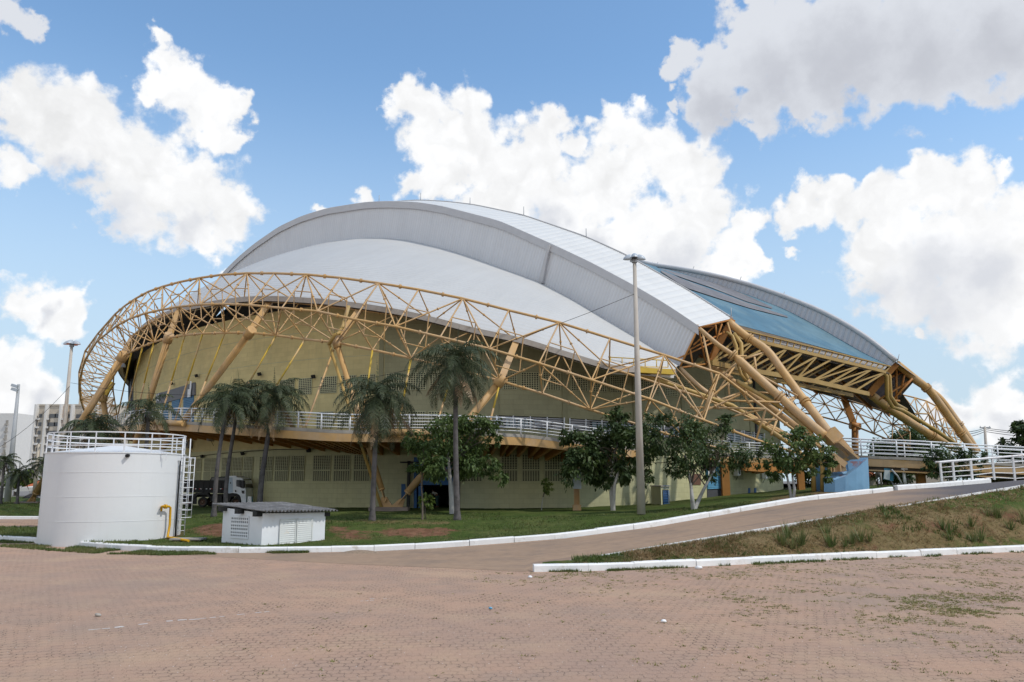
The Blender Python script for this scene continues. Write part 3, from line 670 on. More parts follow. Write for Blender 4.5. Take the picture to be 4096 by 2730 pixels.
def vent(x0, x1, z0, z1, name='window', slats=False):
    ym = 1700
    a, tg = wall_hit(x0, ym); b, _ = wall_hit(x1, ym); A = Vector((a.x, a.y, 0)); B = Vector((b.x, b.y, 0)); T = (B-A).normalized(); n = Vector((T.y, -T.x, 0)); w = (B-A).length
    m = MB(); up = Vector((0, 0, 1)); ax = (T, n, up); C0 = (A+B)/2
    m.box(C0+n*0.03+up*((z0+z1)/2), (w, 0.05, z1-z0), ax, 1)
    nx, nzz = max(6, min(15, int(w/0.2))), 9; bt = 0.33
    for i in range(nx+1): m.box(A+T*(w*i/nx)+n*0.055+up*((z0+z1)/2), (w/nx*bt, .06, z1-z0+.06), ax)
    for i in range(nzz+1): m.box(C0+n*0.06+up*(z0+(z1-z0)*i/nzz), (w+.06, .06, (z1-z0)/nzz*bt), ax)
    return m.build(name, VENTM, ARENA)
UP = [(1115,1172),(1190,1241),(1277,1341),(1357,1419),(1436,1497),(1542,1612),(1630,1700),(1718,1796),(2013,2066),(2085,2155),(2174,2242),(2286,2351),(2366,2428),(2444,2504),(2545,2600),(2608,2640),(2665,2712),(2743,2788),(2824,2862),(2906,2942),(2967,3000)]
for a, b in UP: vent(a, b, 10.85, 12.25)
LOW = [(738,755),(770,791),(793,818),(830,856),(858,884),(900,937),(943,979),(987,1022),(1049,1100),(1111,1163),(1175,1226),(1262,1329),(1344,1407),(1423,1485),(1851,1929),(2006,2069),(2088,2157),(2177,2247),(2321,2361),(2377,2432),(2474,2514),(2543,2593)]
for a, b in LOW: vent(a, b, 4.35, 5.52); vent(a, b, 3.40 if a > 1840 else 3.42, 4.24 if False else 4.24)
for a, b in ((1052,1090),(1100,1140),(1268,1332),(1352,1415),(1632,1700),(1715,1780)):
    p = wall_hit(a, 1685)[0]; vent(a, b, p.z-.6, p.z+.75)
for a, b in ((2925,2955),(2921,2960),(3046,3066),(3103,3113)):
    z = {2925: 5.0, 2921: 3.55, 3046: 3.6, 3103: 3.6}[a]; vent(a, b, z, z+1.0)
# charcoal panel, red line and banner on the left flank
mb = MB(); wall_patch(mb, 513, 541, 1436, 1660, .05, n=4, yr=(1416, 1650)); mb.build('wall_panel', M['greypanel'], ARENA)
mb = MB(); wall_patch(mb, 541, 546, 1416, 1650, .07); mb.build('wall_stripe', mat('red_stripe', (0.28, 0.08, 0.07), 0.8), ARENA)
bn = MB(); e = wall_patch(bn, 666, 784, 1567, 1612, .16, n=5, yr=(1531, 1581)); e2 = wall_patch(bn, 630, 653, 1577, 1622, .16, yr=(1570, 1617)); wall_patch(bn, 653, 666, 1571, 1615, .13, yr=(1567, 1612))
banner = bn.build('banner', mat('grey_banner', (0.155, 0.158, 0.168), 0.6, 0.06, 1.5), ARENA)
lt = MB()
def on_panel(px, py): p, tg = wall_hit(px, py); n = Vector((tg.y, -tg.x, 0)); return p+n*.26, Vector((tg.x, tg.y, 0))
q, T = on_panel(632, 1610); text_mesh(lt, '00', q, T, (0, 0, 1), 0.95); lt.build('lettering', M['white'], banner)
for cx, cy, w, h in ((772, 1550, .42, 1.2), (767, 1574, .72, .8)):
    lt = MB(); q, T = on_panel(cx, cy); n = Vector((T.y, -T.x, 0))
    if h > 1:
        lt.poly([q+T*(w/2*cos(a)*(1))+Vector((0, 0, h/2*max(-1, min(1, 1.25*sin(a))))) for a in [2*pi*k/20 for k in range(20)]])
    else: lt.prism([q+T*(w/2*i)+Vector((0, 0, -h/2))+n*j for i, j in ((-1, 0), (1, 0), (1, .02), (-1, .02))], [q+T*(w/2*i)+Vector((0, 0, h/2))+n*j for i, j in ((-1, 0), (1, 0), (1, .02), (-1, .02))])
    lt.build('banner_mark', M['white'], banner)
def shutter(x0, x1, y0, y1, yr, m_, name='roller_door', off=.10):
    mbx = MB(); a = wall_patch(mbx, x0, x1, y0, y1, off*.5, yr=yr); (t0, b0, n0), (t1, b1, n1) = a; k = max(8, int((t0.z-b0.z)/0.17))
    for i in range(k):
        z0 = i/k; q0, q1 = b0.lerp(t0, (i+.5)/k), b1.lerp(t1, (i+.5)/k); mbx.beam(q0+n0*.02, q1+n1*.02, 0.05, (t0.z-b0.z)/k*.72)
    return mbx.build(name, m_, ARENA)
for x0, x1, y0, yr in ((645, 674, 1617, 1608), (690, 721, 1606, 1597), (736, 776, 1594, 1583)): shutter(x0, x1, y0, 1695, (yr, 1695), M['shutter'])
# goods entrance: blue frame, half-open shutter, floor inside
fr = MB()
for x0, x1 in ((1657, 1668), (1800, 1812)): wall_patch(fr, x0, x1, 1830, 2040, .12)
wall_patch(fr, 1668, 1800, 1830, 1850, .12); df = fr.build('door_frame', M['bluedoor'], ARENA)
shutter(1669, 1799, 1852, 1941, None, M['bluedoor'], 'roller_door')
fl = MB(); c0 = wall_hit(1668, 2036)[0]; c1 = wall_hit(1800, 2036)[0]; fl.box(((c0.x+c1.x)/2, 70, 1.18), (abs(c1.x-c0.x)+3, 9.6, .1)); fl.box(((c0.x+c1.x)/2, 74.6, 3), (7, .2, 4)); 
for xx in (c0.x-.7, c1.x+.7): fl.box((xx, 70, 3), (.2, 9, 4))
fl.box(((c0.x+c1.x)/2, 70, 4.9), (5.5, 9, .1)); fl.build('store_room', mat('store_room_walls', (0.05, 0.05, 0.05), 0.9), ARENA)
mb = MB(); wall_patch(mb, 1676, 1690, 1945, 2036, -.35); 
wall_patch(mb, 1606, 1622, 1937, 1995, .06); mb.build('side_door', M['bluedoor'], ARENA)
s2 = shutter(2828, 2891, 1905, 1958, (1905, 1955), M['shutter_light'], 'roller_door', .16)
mb = MB(); wall_patch(mb, 2828, 2891, 1958, 2004, .05, yr=(1955, 1996)); mb.build('doorway', M['greypanel'], ARENA)
mb = MB(); wall_patch(mb, 2822, 2892, 1862, 1904, .16, yr=(1862, 1902)); sg = mb.build('door_sign', mat('teal_sign', (0.04, 0.17, 0.26), 0.5), ARENA)
lt = MB()
for px in (2826, 2833, 2838, 2849): q, T = on_panel(px, 1908); q = q-Vector((T.y, -T.x, 0))*0; lt.box(q+Vector((0, 0, .35)), (.14, .04, .55), (T, Vector((T.y, -T.x, 0)), Vector((0, 0, 1))))
lt.build('lettering', M['white'], sg)
mb = MB(); wall_patch(mb, 2770, 2802, 1896, 1940, .05); mb.build('brick_infill', mat('brown_brick', (0.16, 0.085, 0.06), 0.9, 0.2, 4), ARENA)
for px in (2992, 3016, 3133):
    mb = MB(); wall_patch(mb, px, px+(8 if px < 3100 else 12), 1953 if px < 3100 else 1957, 1974, .05); mb.build('hatch', M['bluedoor'], ARENA)
mb = MB(); p, tg = wall_hit(3022, 1700); mb.tube([(p.x, p.y-.2, 6.0), (p.x, p.y-.2, 14.2)], .14); mb.build('downpipe', M['greypanel'], ARENA)
# strip windows of the upper lobby
for x0, x1, y0, yr in ((1985, 2254, 1662, 1672), (2276, 2530, 1674, 1690), (2560, 2640, 1692, 1700), (2650, 2760, 1700, 1712), (2900, 2960, 1712, 1722), (2968, 3050, 1722, 1735)):
    mb = MB(); ed = wall_patch(mb, x0, x1, y0, y0+50, .04, n=4, yr=(yr, yr+46)); w_ = mb.build('window', M['hole'], ARENA)
    mp_ = MB(); pn = MB(); nseg = max(2, int((x1-x0)/60))
    for k in range(nseg*2+1):
        px = lerp(x0, x1, k/(nseg*2)); a, tg = wall_hit(px, lerp(y0, yr, k/(nseg*2))); b, _ = wall_hit(px, lerp(y0+50, yr+46, k/(nseg*2))); n = Vector((tg.y, -tg.x, 0))
        if k % 2 == 0: mp_.beam(a+n*.2, b+n*.2, .09, .09)
    for j in range(5):
        pts = [];
        for k in range(7): px = lerp(x0, x1, k/6); a, tg = wall_hit(px, lerp(y0+6+j*9.5, yr+6+j*9, k/6)); pts.append(a+Vector((tg.y, -tg.x, 0))*.2)
        mp_.tube(pts, .025, 5)
    mp_.build('window_grille', M['rail'], w_)
    for fa, fb, mm in ((0.03, .12, 0), (.55, .97, 0)) if x0 < 2200 else ((.02, .32, 0),):
        pn = MB(); wall_patch(pn, lerp(x0, x1, fa), lerp(x0, x1, fb), lerp(y0, yr, fa)+4, lerp(y0+49, yr+45, fa), .09, yr=(lerp(y0, yr, fb)+4, lerp(y0+49, yr+45, fb)))
        pn.build('window_screen', M['screen'], w_)
    gl = MB(); 
    for k in range(7):
        f0 = .36+k*.09 if x0 > 2200 else .14+k*.058
        wall_patch(gl, lerp(x0, x1, f0), lerp(x0, x1, f0+(.068 if x0 > 2200 else .045)), lerp(y0, yr, f0)+10, lerp(y0+48, yr+44, f0), .07)
    gl.build('pane', mat('reflective_pane', (0.16, 0.235, 0.27), 0.15, 0.2, 1.0, spec=.6), w_)

# ------------------------------------------------------------------ ring space truss
RC = catmull([(33,63),(27,61.5),(18,60.2),(8,59.8),(0,60),(-8,60.8),(-16,63.3),(-24,68),(-32.5,75),(-42,84.5),(-50,95),(-57,106),(-61,118),(-62,130)], 8)
RC = [Vector((p[0], p[1])) for p in [Vector((q.x, q.y)) if len(q) > 1 else q for q in RC]]
def offset(curve, d):
    o_ = []
    for i, p in enumerate(curve):
        t = (curve[min(i+1, len(curve)-1)]-curve[max(i-1, 0)]).normalized(); o_.append(p+Vector((-t.y, t.x))*(-d) if False else p+Vector((-t.y, t.x))*d)
    return o_
R_A, R_B, R_D = RC, offset(RC, 2.5), offset(RC, -2.3)
if R_B[40].y > RC[40].y: R_B, R_D = offset(RC, -2.5), offset(RC, 2.3)
YF = [(-24,128),(-22,125),(-20,121),(-18,116),(-16,111),(-14,105.5),(-12,100),(-10,94),(-8,88)]
A_ = {0:(988,1094),1:(1097,1094),2:(1225,1099),3:(1361,1112),4:(1513,1133),5:(1674,1159),6:(1852,1195),7:(2035,1242),8:(2237,1291),9:(2440,1354),10:(2656,1421),11:(2877,1495),-1:(885,1100),-2:(798,1113),-3:(718,1129),-4:(651,1147),-5:(592,1168),-6:(541,1196),-7:(498,1225),-8:(460,1258),-10:(392,1335),-12:(341,1405),-14:(316,1490),-16:(316,1570),-18:(336,1642),-20:(366,1705),-22:(400,1765),-24:(432,1822)}
B_ = {.5:(999,1221),1.5:(1127,1233),2.5:(1270,1246),3.5:(1417,1278),4.5:(1582,1307),5.5:(1761,1349),6.5:(1957,1396),7.5:(2156,1454),8.5:(2366,1521),9.5:(2598,1597),10.5:(2815,1682),-.5:(890,1217),-1.5:(800,1219),-2.5:(714,1228),-3.5:(645,1240),-4.5:(578,1255),-5.5:(518,1276),-6.5:(465,1305),-8.5:(388,1366),-10.5:(340,1440),-12.5:(318,1520),-14.5:(322,1600),-16.5:(345,1670),-18.5:(375,1730),-20.5:(405,1785),-22.5:(430,1835)}
C_ = {0:(999,1332),1:(1104,1342),2:(1220,1358),3:(1345,1371),4:(1490,1400),5:(1644,1434),6:(1815,1475),7:(2002,1525),8:(2170,1575),9:(2361,1640),10:(2560,1702),11:(2745,1762),-1:(900,1332),-2:(811,1335),-3:(740,1341),-4:(673,1353),-5:(615,1370),-6:(570,1387),-7:(526,1408),-8:(490,1428),-10:(448,1478),-12:(422,1535),-14:(412,1595),-16:(418,1655),-18:(432,1710),-20:(450,1765),-22:(465,1815),-24:(480,1850)}
D_ = {.5:(1080,1208),1.5:(1196,1213),2.5:(1310,1226),3.5:(1439,1240),4.5:(1582,1260),5.5:(1730,1287),6.5:(1895,1322),7.5:(2067,1363),8.5:(2245,1414),9.5:(2437,1472),10.5:(2634,1535),11.5:(2817,1595),-.5:(975,1207),-1.5:(880,1213),-2.5:(790,1226),-3.5:(715,1245),-4.5:(650,1268),-5.5:(600,1293),-6.5:(560,1320),-7.5:(528,1350),-8.5:(502,1382),-10.5:(470,1440),-12.5:(455,1500),-14.5:(452,1560),-16.5:(462,1625),-18.5:(472,1685),-20.5:(480,1740),-22.5:(488,1795)}
def chord_nodes(tab, curve, dy):
    o_ = {}
    for j, (px, py) in tab.items():
        o_[j] = hit(px, py, curve)[0] if j >= -8 else P(px, py, interp(j, YF)+dy)
    ks = sorted(o_); full = {}
    for a, b in zip(ks, ks[1:]):
        n_ = int(round(b-a))
        for k in range(n_): full[a+k] = o_[a].lerp(o_[b], k/n_)
    full[ks[-1]] = o_[ks[-1]]; return full
NA, NB, NC, ND = chord_nodes(A_, R_A, 0), chord_nodes(B_, R_B, -1.5), chord_nodes(C_, RC, 0), chord_nodes(D_, R_D, 1.5)
FOOT = P(3300, 1800, 62.3)
br = MB(); TR = 0.060
def strut(m, a, b, r=TR, n=6, col=True):
    m.tube([a, b], r, n, caps=False)
    if col and (a-b).length > 3 and (a+b).y/2 < 82: m.collar(a, b, random.choice((.38, .62)), r*1.75, .10, 7)
for j in sorted(NA):
    if j < -24 or j > 11: continue
    maj = int(j) % 2 == 0
    for N_, big in ((NA, maj), (NC, not maj)):
        if j not in N_: continue
        for s in ((-1.5, -.5, .5) if big else (-.5,)):
            if j+s in NB: strut(br, N_[j], NB[j+s], TR)
        for s in ((-.5, .5, 1.5) if big else (.5,)):
            if j+s in ND: strut(br, N_[j], ND[j+s], TR*.92)
    # secondary frames: short horizontals with hangers
    ms_ = []
    for s in (-.5, .5):
        if j+s in NB and j in NC:
            u, l = NA[j].lerp(NB[j+s], .5), NC[j].lerp(NB[j+s], .5); ms_.append((u, l)); strut(br, u, l, .045, 5, False)
    if len(ms_) == 2:
        strut(br, ms_[0][0], ms_[1][0], .045, 5, False); strut(br, ms_[0][1], ms_[1][1], .045, 5, False)
truss = br.build('space_truss', M['tan'], ARENA)
def chord(nodes, r, tail=(), m_='tan'):
    ks = sorted(nodes); mbx = MB(); pts = [nodes[k] for k in ks]+list(tail); mbx.tube(pts, r, 8)
    for a, b in zip(pts, pts[1:]):
        if a.y < 90: mbx.collar(a, b, .55, r*1.7, .13)
    mbx.build('chord', M[m_], truss)
chord(NA, .108, [P(3063, 1636, 62), P(3209, 1747, 62), FOOT]); chord(NB, .10, [P(3025, 1760, 60.6), FOOT+Vector((-1, -.3, -.7))]); chord(NC, .10, [P(2900, 1800, 61)]); chord(ND, .095, [P(2950, 1650, 63.5), P(3090, 1715, 63), FOOT+Vector((-.6, .4, -.3))])
# near-foot webbing between the converging chords
wb = MB()
for a, b in (((2877,1495),(2815,1682)),((2815,1682),(2695,1540)),((3063,1636),(2860,1682)),((3063,1636),(3025,1760)),((3107,1680),(2975,1680)),((2960,1580),(2700,1700)),((2960,1560),(3050,1690)),((2830,1600),(2915,1530)),((3063,1636),(2760,1630))):
    strut(wb, P(*a, 61.3), P(*b, 61.8), .085, 7)
wb.build('foot_webbing', M['tan'], truss)
# legs that carry the ring, in V pairs from hinged feet
def leg(top, foot, r=.30, dtop=None):
    m = MB(); d = (top-foot).normalized(); q = foot+d*1.35
    m.tube([top, q], r, 14); m.collar(top, foot, 0.0, r*1.45, .9, 14); m.tube([q+d*.12, q-d*.02], r*1.08, 14); m.tube([foot+d*5.2, foot+d*5.3], r*1.45, 14)
    o = m.build('support_leg', M['tan'], ARENA)
    h = MB(); side = d.cross(Vector((0, 1, 0))); side = Vector((side.x, side.y, side.z)).normalized(); fwd = d.cross(side)
    for s in (-1, 1): h.beam(q+fwd*(.2*s), foot+fwd*(.2*s)+d*.35, .46, .05, fwd.cross(d))
    h.tube([foot+d*.55-fwd*.34, foot+d*.55+fwd*.34], .15, 10)
    h.prism([foot+Vector((x, y, -.05)) for x, y in ((-.5, -.16), (.5, -.16), (.5, .16), (-.5, .16))], [foot+d*.8+Vector((x, y, 0)) for x, y in ((-.2, -.12), (.2, -.12), (.2, .12), (-.2, .12))])
    h.build('hinge', M['tan'], o)
    if dtop is not None:
        k = MB(); k.beam(top, dtop, .5, .32, Vector((0, -1, 0))); k.build('strut_plate', M['yellow'] if random.random() < .3 else M['tan'], o)
    return o
F1 = P(1555, 2030, 61.2); F2 = P(486, 2014, 83); F3 = P(120, 2012, 88.5)
leg(NC[3], F1+Vector((-.1, 0, 0)), .22, ND[3.5]); leg(NC[7], P(1583, 2029, 61), .28, ND[7.5])
leg(NC[0], F2, .29, ND[.5]); leg(NC[-4], F2+Vector((-.6, .3, 0)), .30, ND[-3.5]); leg(NC[-8], F3, .38, ND[-7.5])
leg(NC[-14], P(468, 1990, 108), .35, ND[-13.5]); leg(NC[-18], P(472, 1985, 110), .35, ND[-17.5])
pd = MB(); c = (F1+P(1583, 2029, 61))/2
pd.box((c.x-.2, c.y, c.z-.14), (2.9, 1.4, .3)); pd.box((F2.x-.3, F2.y, F2.z-.1), (3, 1.6, .4)); pd.box((F3.x, F3.y, F3.z-.05), (2.6, 1.6, .35)); pd.build('foot_pad', mat('old_concrete_pad', (0.25, 0.2, 0.17), .95, .2), ARENA)
dr = MB(); dr.tube([NC[3]+Vector((-.5, -.3, -.2)), F1+Vector((-.45, -.3, -.15))], .12, 8); dr.tube([P(1362, 1320, 62), P(1356, 1335, 61.4), P(1340, 1337, 61), NC[3]+Vector((-.5, -.3, -.2))], .15, 8); dr.tube([P(1395, 1226, 63), P(1370, 1310, 62.3), P(1362, 1320, 62)], .15, 8); dr.build('drainpipe', M['olive'], ARENA)

# ------------------------------------------------------------------ promenade deck round the drum
DK = [(430,1716,95),(470,1701,88),(520,1692,80),(600,1686,74),(740,1687,68.5),(956,1699,62),(1186,1711,58.6),(1300,1718,57.6),(1415,1722,57.5),(1700,1724,58),(1860,1727,58),(1996,1733,58.5),(2115,1740,60),(2260,1758,60.8),(2400,1775,63),(2500,1787,66),(2600,1796,69.6),(2750,1806,72.6),(3030,1822,76),(3250,1831,77)]
edge = catmull([P(*q) for q in DK], 6)
def inner(p):
    c = Vector((-8, 122)); e = Vector((p.x, p.y)); best = None
    for a in WALL:
        v = a-c; w_ = e-c; cr = abs(v.x*w_.y-v.y*w_.x)/v.length
        if v.dot(w_) > 0 and (best is None or cr < best[0]): best = (cr, a)
    return Vector((best[1].x, best[1].y, p.z))
inn = [inner(p) for p in edge]
for p, q in zip(edge, inn):
    if (Vector((p.x+8, p.y-122)).length < Vector((q.x+8, q.y-122)).length+1.0): q.x, q.y = p.x*0.9-0.8, p.y*.9+12.2
sl_ = MB(); bm_ = MB(); und = MB(); up = Vector((0, 0, 1))
for i in range(len(edge)-1):
    a, b, c, d = edge[i], edge[i+1], inn[i+1], inn[i]
    sl_.prism([a-up*.24, b-up*.24, c-up*.24, d-up*.24], [a, b, c, d])
    bm_.prism([q-up*.82 for q in (a, b)]+[b.lerp(c, .03)-up*.82, a.lerp(d, .03)-up*.82], [q-up*.25 for q in (a, b)]+[b.lerp(c, .03)-up*.25, a.lerp(d, .03)-up*.25])
deck = sl_.build('deck', M['concrete'], ARENA); bm_.build('fascia_beam', M['tan'], deck)
for i in range(0, len(edge), 2):
    a, d = edge[i], inn[i]; t = (edge[min(i+1, len(edge)-1)]-edge[max(0, i-1)]).normalized()*.12
    a2 = a.lerp(d, .04)
    und.prism([a2-t-up*.8, a2+t-up*.8, d+t-up*1.5, d-t-up*1.5], [a2-t-up*.3, a2+t-up*.3, d+t-up*.3, d-t-up*.3])
for i in range(len(edge)-1):
    for f_ in (.35, .7): und.beam(edge[i].lerp(inn[i], f_)-up*.45, edge[i+1].lerp(inn[i+1], f_)-up*.45, .12, .35)
und.build('bracket', M['orange'], deck)
for q_ in ([P(px, py, Y) for px, py, Y in ((590, 1688, 73), (650, 1691, 71), (700, 1693, 69), (735, 1696, 68))], [P(1500, 1731, 57.4), P(1620, 1731, 57.5), P(1720, 1733, 57.6)]):
    pt = MB(); pt.tube(q_, .25, 12); pt.build('deck_edge_tube', M['tan'], deck)
def railing(line, h, nr, parent, gap=2.1, rp=.055, rt=.05, rm=.028, m_='rail', name='railing'):
    m = MB(); acc = [0.0]
    for a, b in zip(line, line[1:]): acc.append(acc[-1]+(b-a).length)
    def at(s):
        for i in range(len(line)-1):
            if s <= acc[i+1]: return line[i].lerp(line[i+1], (s-acc[i])/max(1e-6, acc[i+1]-acc[i]))
        return line[-1]
    n = max(2, int(acc[-1]/gap))
    for k in range(n+1): p = at(acc[-1]*k/n); m.tube([p, p+up*h], rp, 7)
    for k in range(nr): z = h*(1-k/nr); m.tube([p+up*z for p in line], rt if k == 0 else rm, 6)
    return m.build(name, M[m_], parent)
rl = [a.lerp(b, .03) for a, b in zip(edge, inn)]
railing(rl, 1.14, 5, deck)
# thin tie rods from the ring down to the deck edge
for j, (px, py) in {-7:(470,1670),-6:(500,1672),-5:(545,1668),-3:(640,1680),-2:(700,1685),-1:(757,1690),1:(905,1690),2:(1010,1698),3:(1222,1706),4:(1445,1715),5:(1590,1722),6:(1740,1722),7:(1950,1728)}.items():
    if j == 3: continue
    m = MB(); b = hit(px, py, [Vector((p.x, p.y)) for p in rl])[0]; m.tube([NC[j], NC[j].lerp(b, .55)], .075, 6); o = m.build('tie_rod', M['yellow'], deck)
    m = MB(); m.tube([NC[j].lerp(b, .55), b], .076, 6); m.build('rod_end', M['tan'], o)
m = MB(); b = hit(1222, 1706, [Vector((p.x, p.y)) for p in rl])[0]; m.tube([NC[3]+Vector((-.2, 0, -.6)), b], .08, 6); m.build('tie_rod', M['tan'], deck)
# columns under the deck
for px, w, y0, y1, Y in ((2307, 21, 1795, 2036, 60.2), (2747, 27, 1816, 2009, 73), (2905, 30, 1822, 1996, 75), (3206, 25, 1837, 1968, 77)):
    m = MB(); a = P(px, y1+6, Y); b = P(px, y0, Y); hw = w/F*Y/2; z = Vector((0, 0, b.z-a.z))
    for dy in (-.22, .22): m.prism([a+Vector((x, dy+yy, 0)) for x, yy in ((-hw, -.02), (hw, -.02), (hw, .02), (-hw, .02))], [a+z+Vector((x, dy+yy, 0)) for x, yy in ((-hw, -.02), (hw, -.02), (hw, .02), (-hw, .02))])
    if px == 2307:
        m = MB(); m.box(a+z/2, (hw*2-.06, .05, z.z)); 
        for sx in (-1, 1): m.box(a+z/2+Vector((sx*(hw-.02), -.1, 0)), (.05, .4, z.z))
        m.box(a+Vector((0, -.05, .2)), (hw*2+.2, .6, .4))
    else: m.prism([a+Vector((x, yy, 0)) for x, yy in ((-.03, -.2), (.03, -.2), (.03, .2), (-.03, .2))], [a+z+Vector((x, yy, 0)) for x, yy in ((-.03, -.2), (.03, -.2), (.03, .2), (-.03, .2))])
    o = m.build('column', M['orange'] if px != 2307 else M['tan'], ARENA)
    if px == 2307:
        s = MB(); c = P(2308, 1916, Y-.32); s.box(c, (.62, .06, 1.45)); s.build('notice_board', mat('pale_blue_board', (.55, .6, .68), .5), o)
m = MB(); ed_ = [P(2975, 1866, 69.5), P(3080, 1873, 70.5), P(3180, 1878, 72)]
for a, b in zip(ed_, ed_[1:]): m.beam(a, b, .3, .75)
m.build('edge_beam', M['orange'], ARENA)

# ------------------------------------------------------------------ roof arches
AD, AN, AO = Vector((-.808, .589)), Vector((.589, .808)), Vector((15.5, 66.0))
def on_plane(px, py, off, o=AO, nrm=AN):
    e = tan(TH-atan((py-1365)/F)); rx = (px-2048)/F*(CT+e*ST); Y = (off+o.dot(nrm))/(rx*nrm.x+nrm.y); return P(px, py, Y)
def tz(pts, off):
    o_ = []
    for px, py in pts: p = on_plane(px, py, off); o_.append(((Vector((p.x, p.y))-AO).dot(AD), p.z))
    return sorted(o_)
def smooth_tab(tab, n=220):
    t0, t1 = tab[0][0], tab[-1][0]; ts = [t0+(t1-t0)*i/n for i in range(n+1)]; zs = [interp(t, tab) for t in ts]
    for _ in range(6): zs = [zs[0]]+[(zs[i-1]+2*zs[i]+zs[i+1])/4 for i in range(1, n)]+[zs[-1]]
    return list(zip(ts, zs))
TE = 91.0; LEFT = [(TE, 21.5)]
zT = smooth_tab(tz([(2795,1307),(2665,1220),(2532,1142),(2359,1050),(2206,978),(1998,886),(1769,827),(1667,811),(1555,807),(1463,811),(1310,835),(1208,866),(1116,909),(1019,976),(953,1031),(889,1095),(816,1196)], 0)+LEFT)
zB = tz([(2930,1274),(2746,1157),(2563,1053),(2507,1022),(2344,948),(2094,862),(1900,821),(1790,808),(1682,802)], 4.86)
dz_ = zB[-1][1]-interp(zB[-1][0], zT); zB = smooth_tab(zB+[(t, z+lerp(dz_, .6, (t-zB[-1][0])/60)) for t, z in zT if t > zB[-1][0]+3][::8]+[(TE, 22.0)])
zF = tz([(2718,1475),(2619,1403),(2537,1350),(2410,1275),(2308,1213),(2165,1134),(1998,1073),(1871,1026),(1769,995),(1641,965),(1555,955),(1463,953),(1330,968),(1223,996),(1131,1031),(1050,1077)], .5)
d0 = interp(zF[-1][0], zT)-zF[-1][1]; zF = smooth_tab(zF+[(t, z-lerp(d0, 4.2, (t-zF[-1][0])/25)) for t, z in zT if t > zF[-1][0]+3][::6]+[(TE, 17.4)])
def arch_pt(tab, off, t): q = AO+AD*t+AN*off; return Vector((q.x, q.y, interp(t, tab)))
NS = 150
def line(tab, off, dz=0.0, t0=None):
    a = tab[0][0] if t0 is None else t0; return [arch_pt(tab, off, a+(TE-a)*k/NS)+Vector((0, 0, dz)) for k in range(NS+1)]
LT, LB, LF = line(zT, 0), line(zB, 4.86), line(zF, .5)
def ruled(name, l0, l1, mat_, parent, n=3, bulge=0.0, dz=0.0, flip=False, taper=False):
    mb = MB(); rows = []; uvs = []; u = 0.0; us = [0.0]
    for a, b in zip(l0, l0[1:]): us.append(us[-1]+(b-a).length)
    for k in range(n+1):
        f_ = k/n; rows.append([a.lerp(b, f_)+Vector((0, 0, bulge*4*f_*(1-f_)*min(1, (b-a).length/14)*(min(1, i_/30) if taper else 1)+dz)) for i_, (a, b) in enumerate(zip(l0, l1))])
        uvs.append([(us[i], (l1[i]-l0[i]).length*f_) for i in range(len(l0))])
    mb.grid(rows, uvs, flip=flip); return mb.build(name, mat_, parent)
fas = ruled('arch_fascia', LF, LT, M['fascia'], ARENA, 2)
ruled('fascia_trim', [p+Vector((-.05, -.07, -.75)) for p in LT], [p+Vector((-.05, -.07, .02)) for p in LT], M['trim'], fas, 1)
top = ruled('arch_crown', LT, LB, M['strip'], ARENA, 2)
tb = MB()
for i in range(0, NS-40):
    for k in range(3):
        a, b = LB[i].lerp(LB[i+1], k/3), LB[i].lerp(LB[i+1], k/3+.17); tb.beam(a+Vector((0, 0, .03)), b+Vector((0, 0, .03)), .3, .07)
tb.build('crown_edge_clip', M['trim'], top)
tb = MB(); tb.tube([p+Vector((0, 0, .02)) for p in LB], .09, 5); tb.tube([p+Vector((0, 0, .01)) for p in LT], .07, 5); tb.build('edge_flashing', M['trim'], top)
# raised seam where two lengths of fascia overlap
def fas_pt(px, py, o=.5): return on_plane(px, py, o-.02)
sm_ = MB(); a, b, c, d = fas_pt(2206,983,.0), fas_pt(2198,983,.0), fas_pt(2160,1135,.5), fas_pt(2177,1135,.5)
nn3 = Vector((-AN.x, -AN.y, 0)); sm_.prism([d, c, b, a], [q+nn3*.35 for q in (d, c, b, a)]); sm_.build('fascia_seam', M['trim'], fas)
# near shell between the eave and the arch
EV = catmull([(14.2,65.4),(12,63.6),(8,62.2),(5,61.9),(0,62),(-8,62.8),(-16,65.3),(-23.8,70),(-31.5,77),(-40,86.5),(-47.8,96.5),(-52.8,107),(-56,118),(-58,127)], 8); EV = [Vector((p.x, p.y)) for p in EV]
EPX = [(2700,1484),(2560,1472),(2437,1459),(2241,1401),(2082,1353),(1895,1313),(1725,1269),(1582,1238),(1430,1214),(1310,1200),(1200,1192),(1120,1188),(1048,1187),(970,1191),(892,1201),(800,1216),(704,1237),(640,1261),(588,1290),(556,1320),(530,1357),(505,1385),(490,1415)]
EP = [hit(px, py, EV)[0] for px, py in EPX]+[Vector((-50.6,102,17.8)), Vector((-53.4,110,17.2)), Vector((-55.6,117,16.8))]
def resample(pts, n):
    acc = [0.0]
    for a, b in zip(pts, pts[1:]): acc.append(acc[-1]+(b-a).length)
    o_ = []; i = 0
    for k in range(n+1):
        s = acc[-1]*k/n
        while i < len(pts)-2 and s > acc[i+1]: i += 1
        o_.append(pts[i].lerp(pts[i+1], (s-acc[i])/max(1e-6, acc[i+1]-acc[i])))
    return o_
EL = resample(catmull(EP, 6), NS); LF2 = resample([p+Vector((AN.x*.12, AN.y*.12, .10)) for p in LF], NS)
shell = ruled('roof_shell', EL, LF2, M['shell'], ARENA, 10, 1.1)
ruled('shell_underside', [p+Vector((0, 0, -.1)) for p in EL], LF2, M['dark'], shell, 8, 1.1, -.4, True)  # added dark layer; the shade below the shell is in its colour
ef = MB()
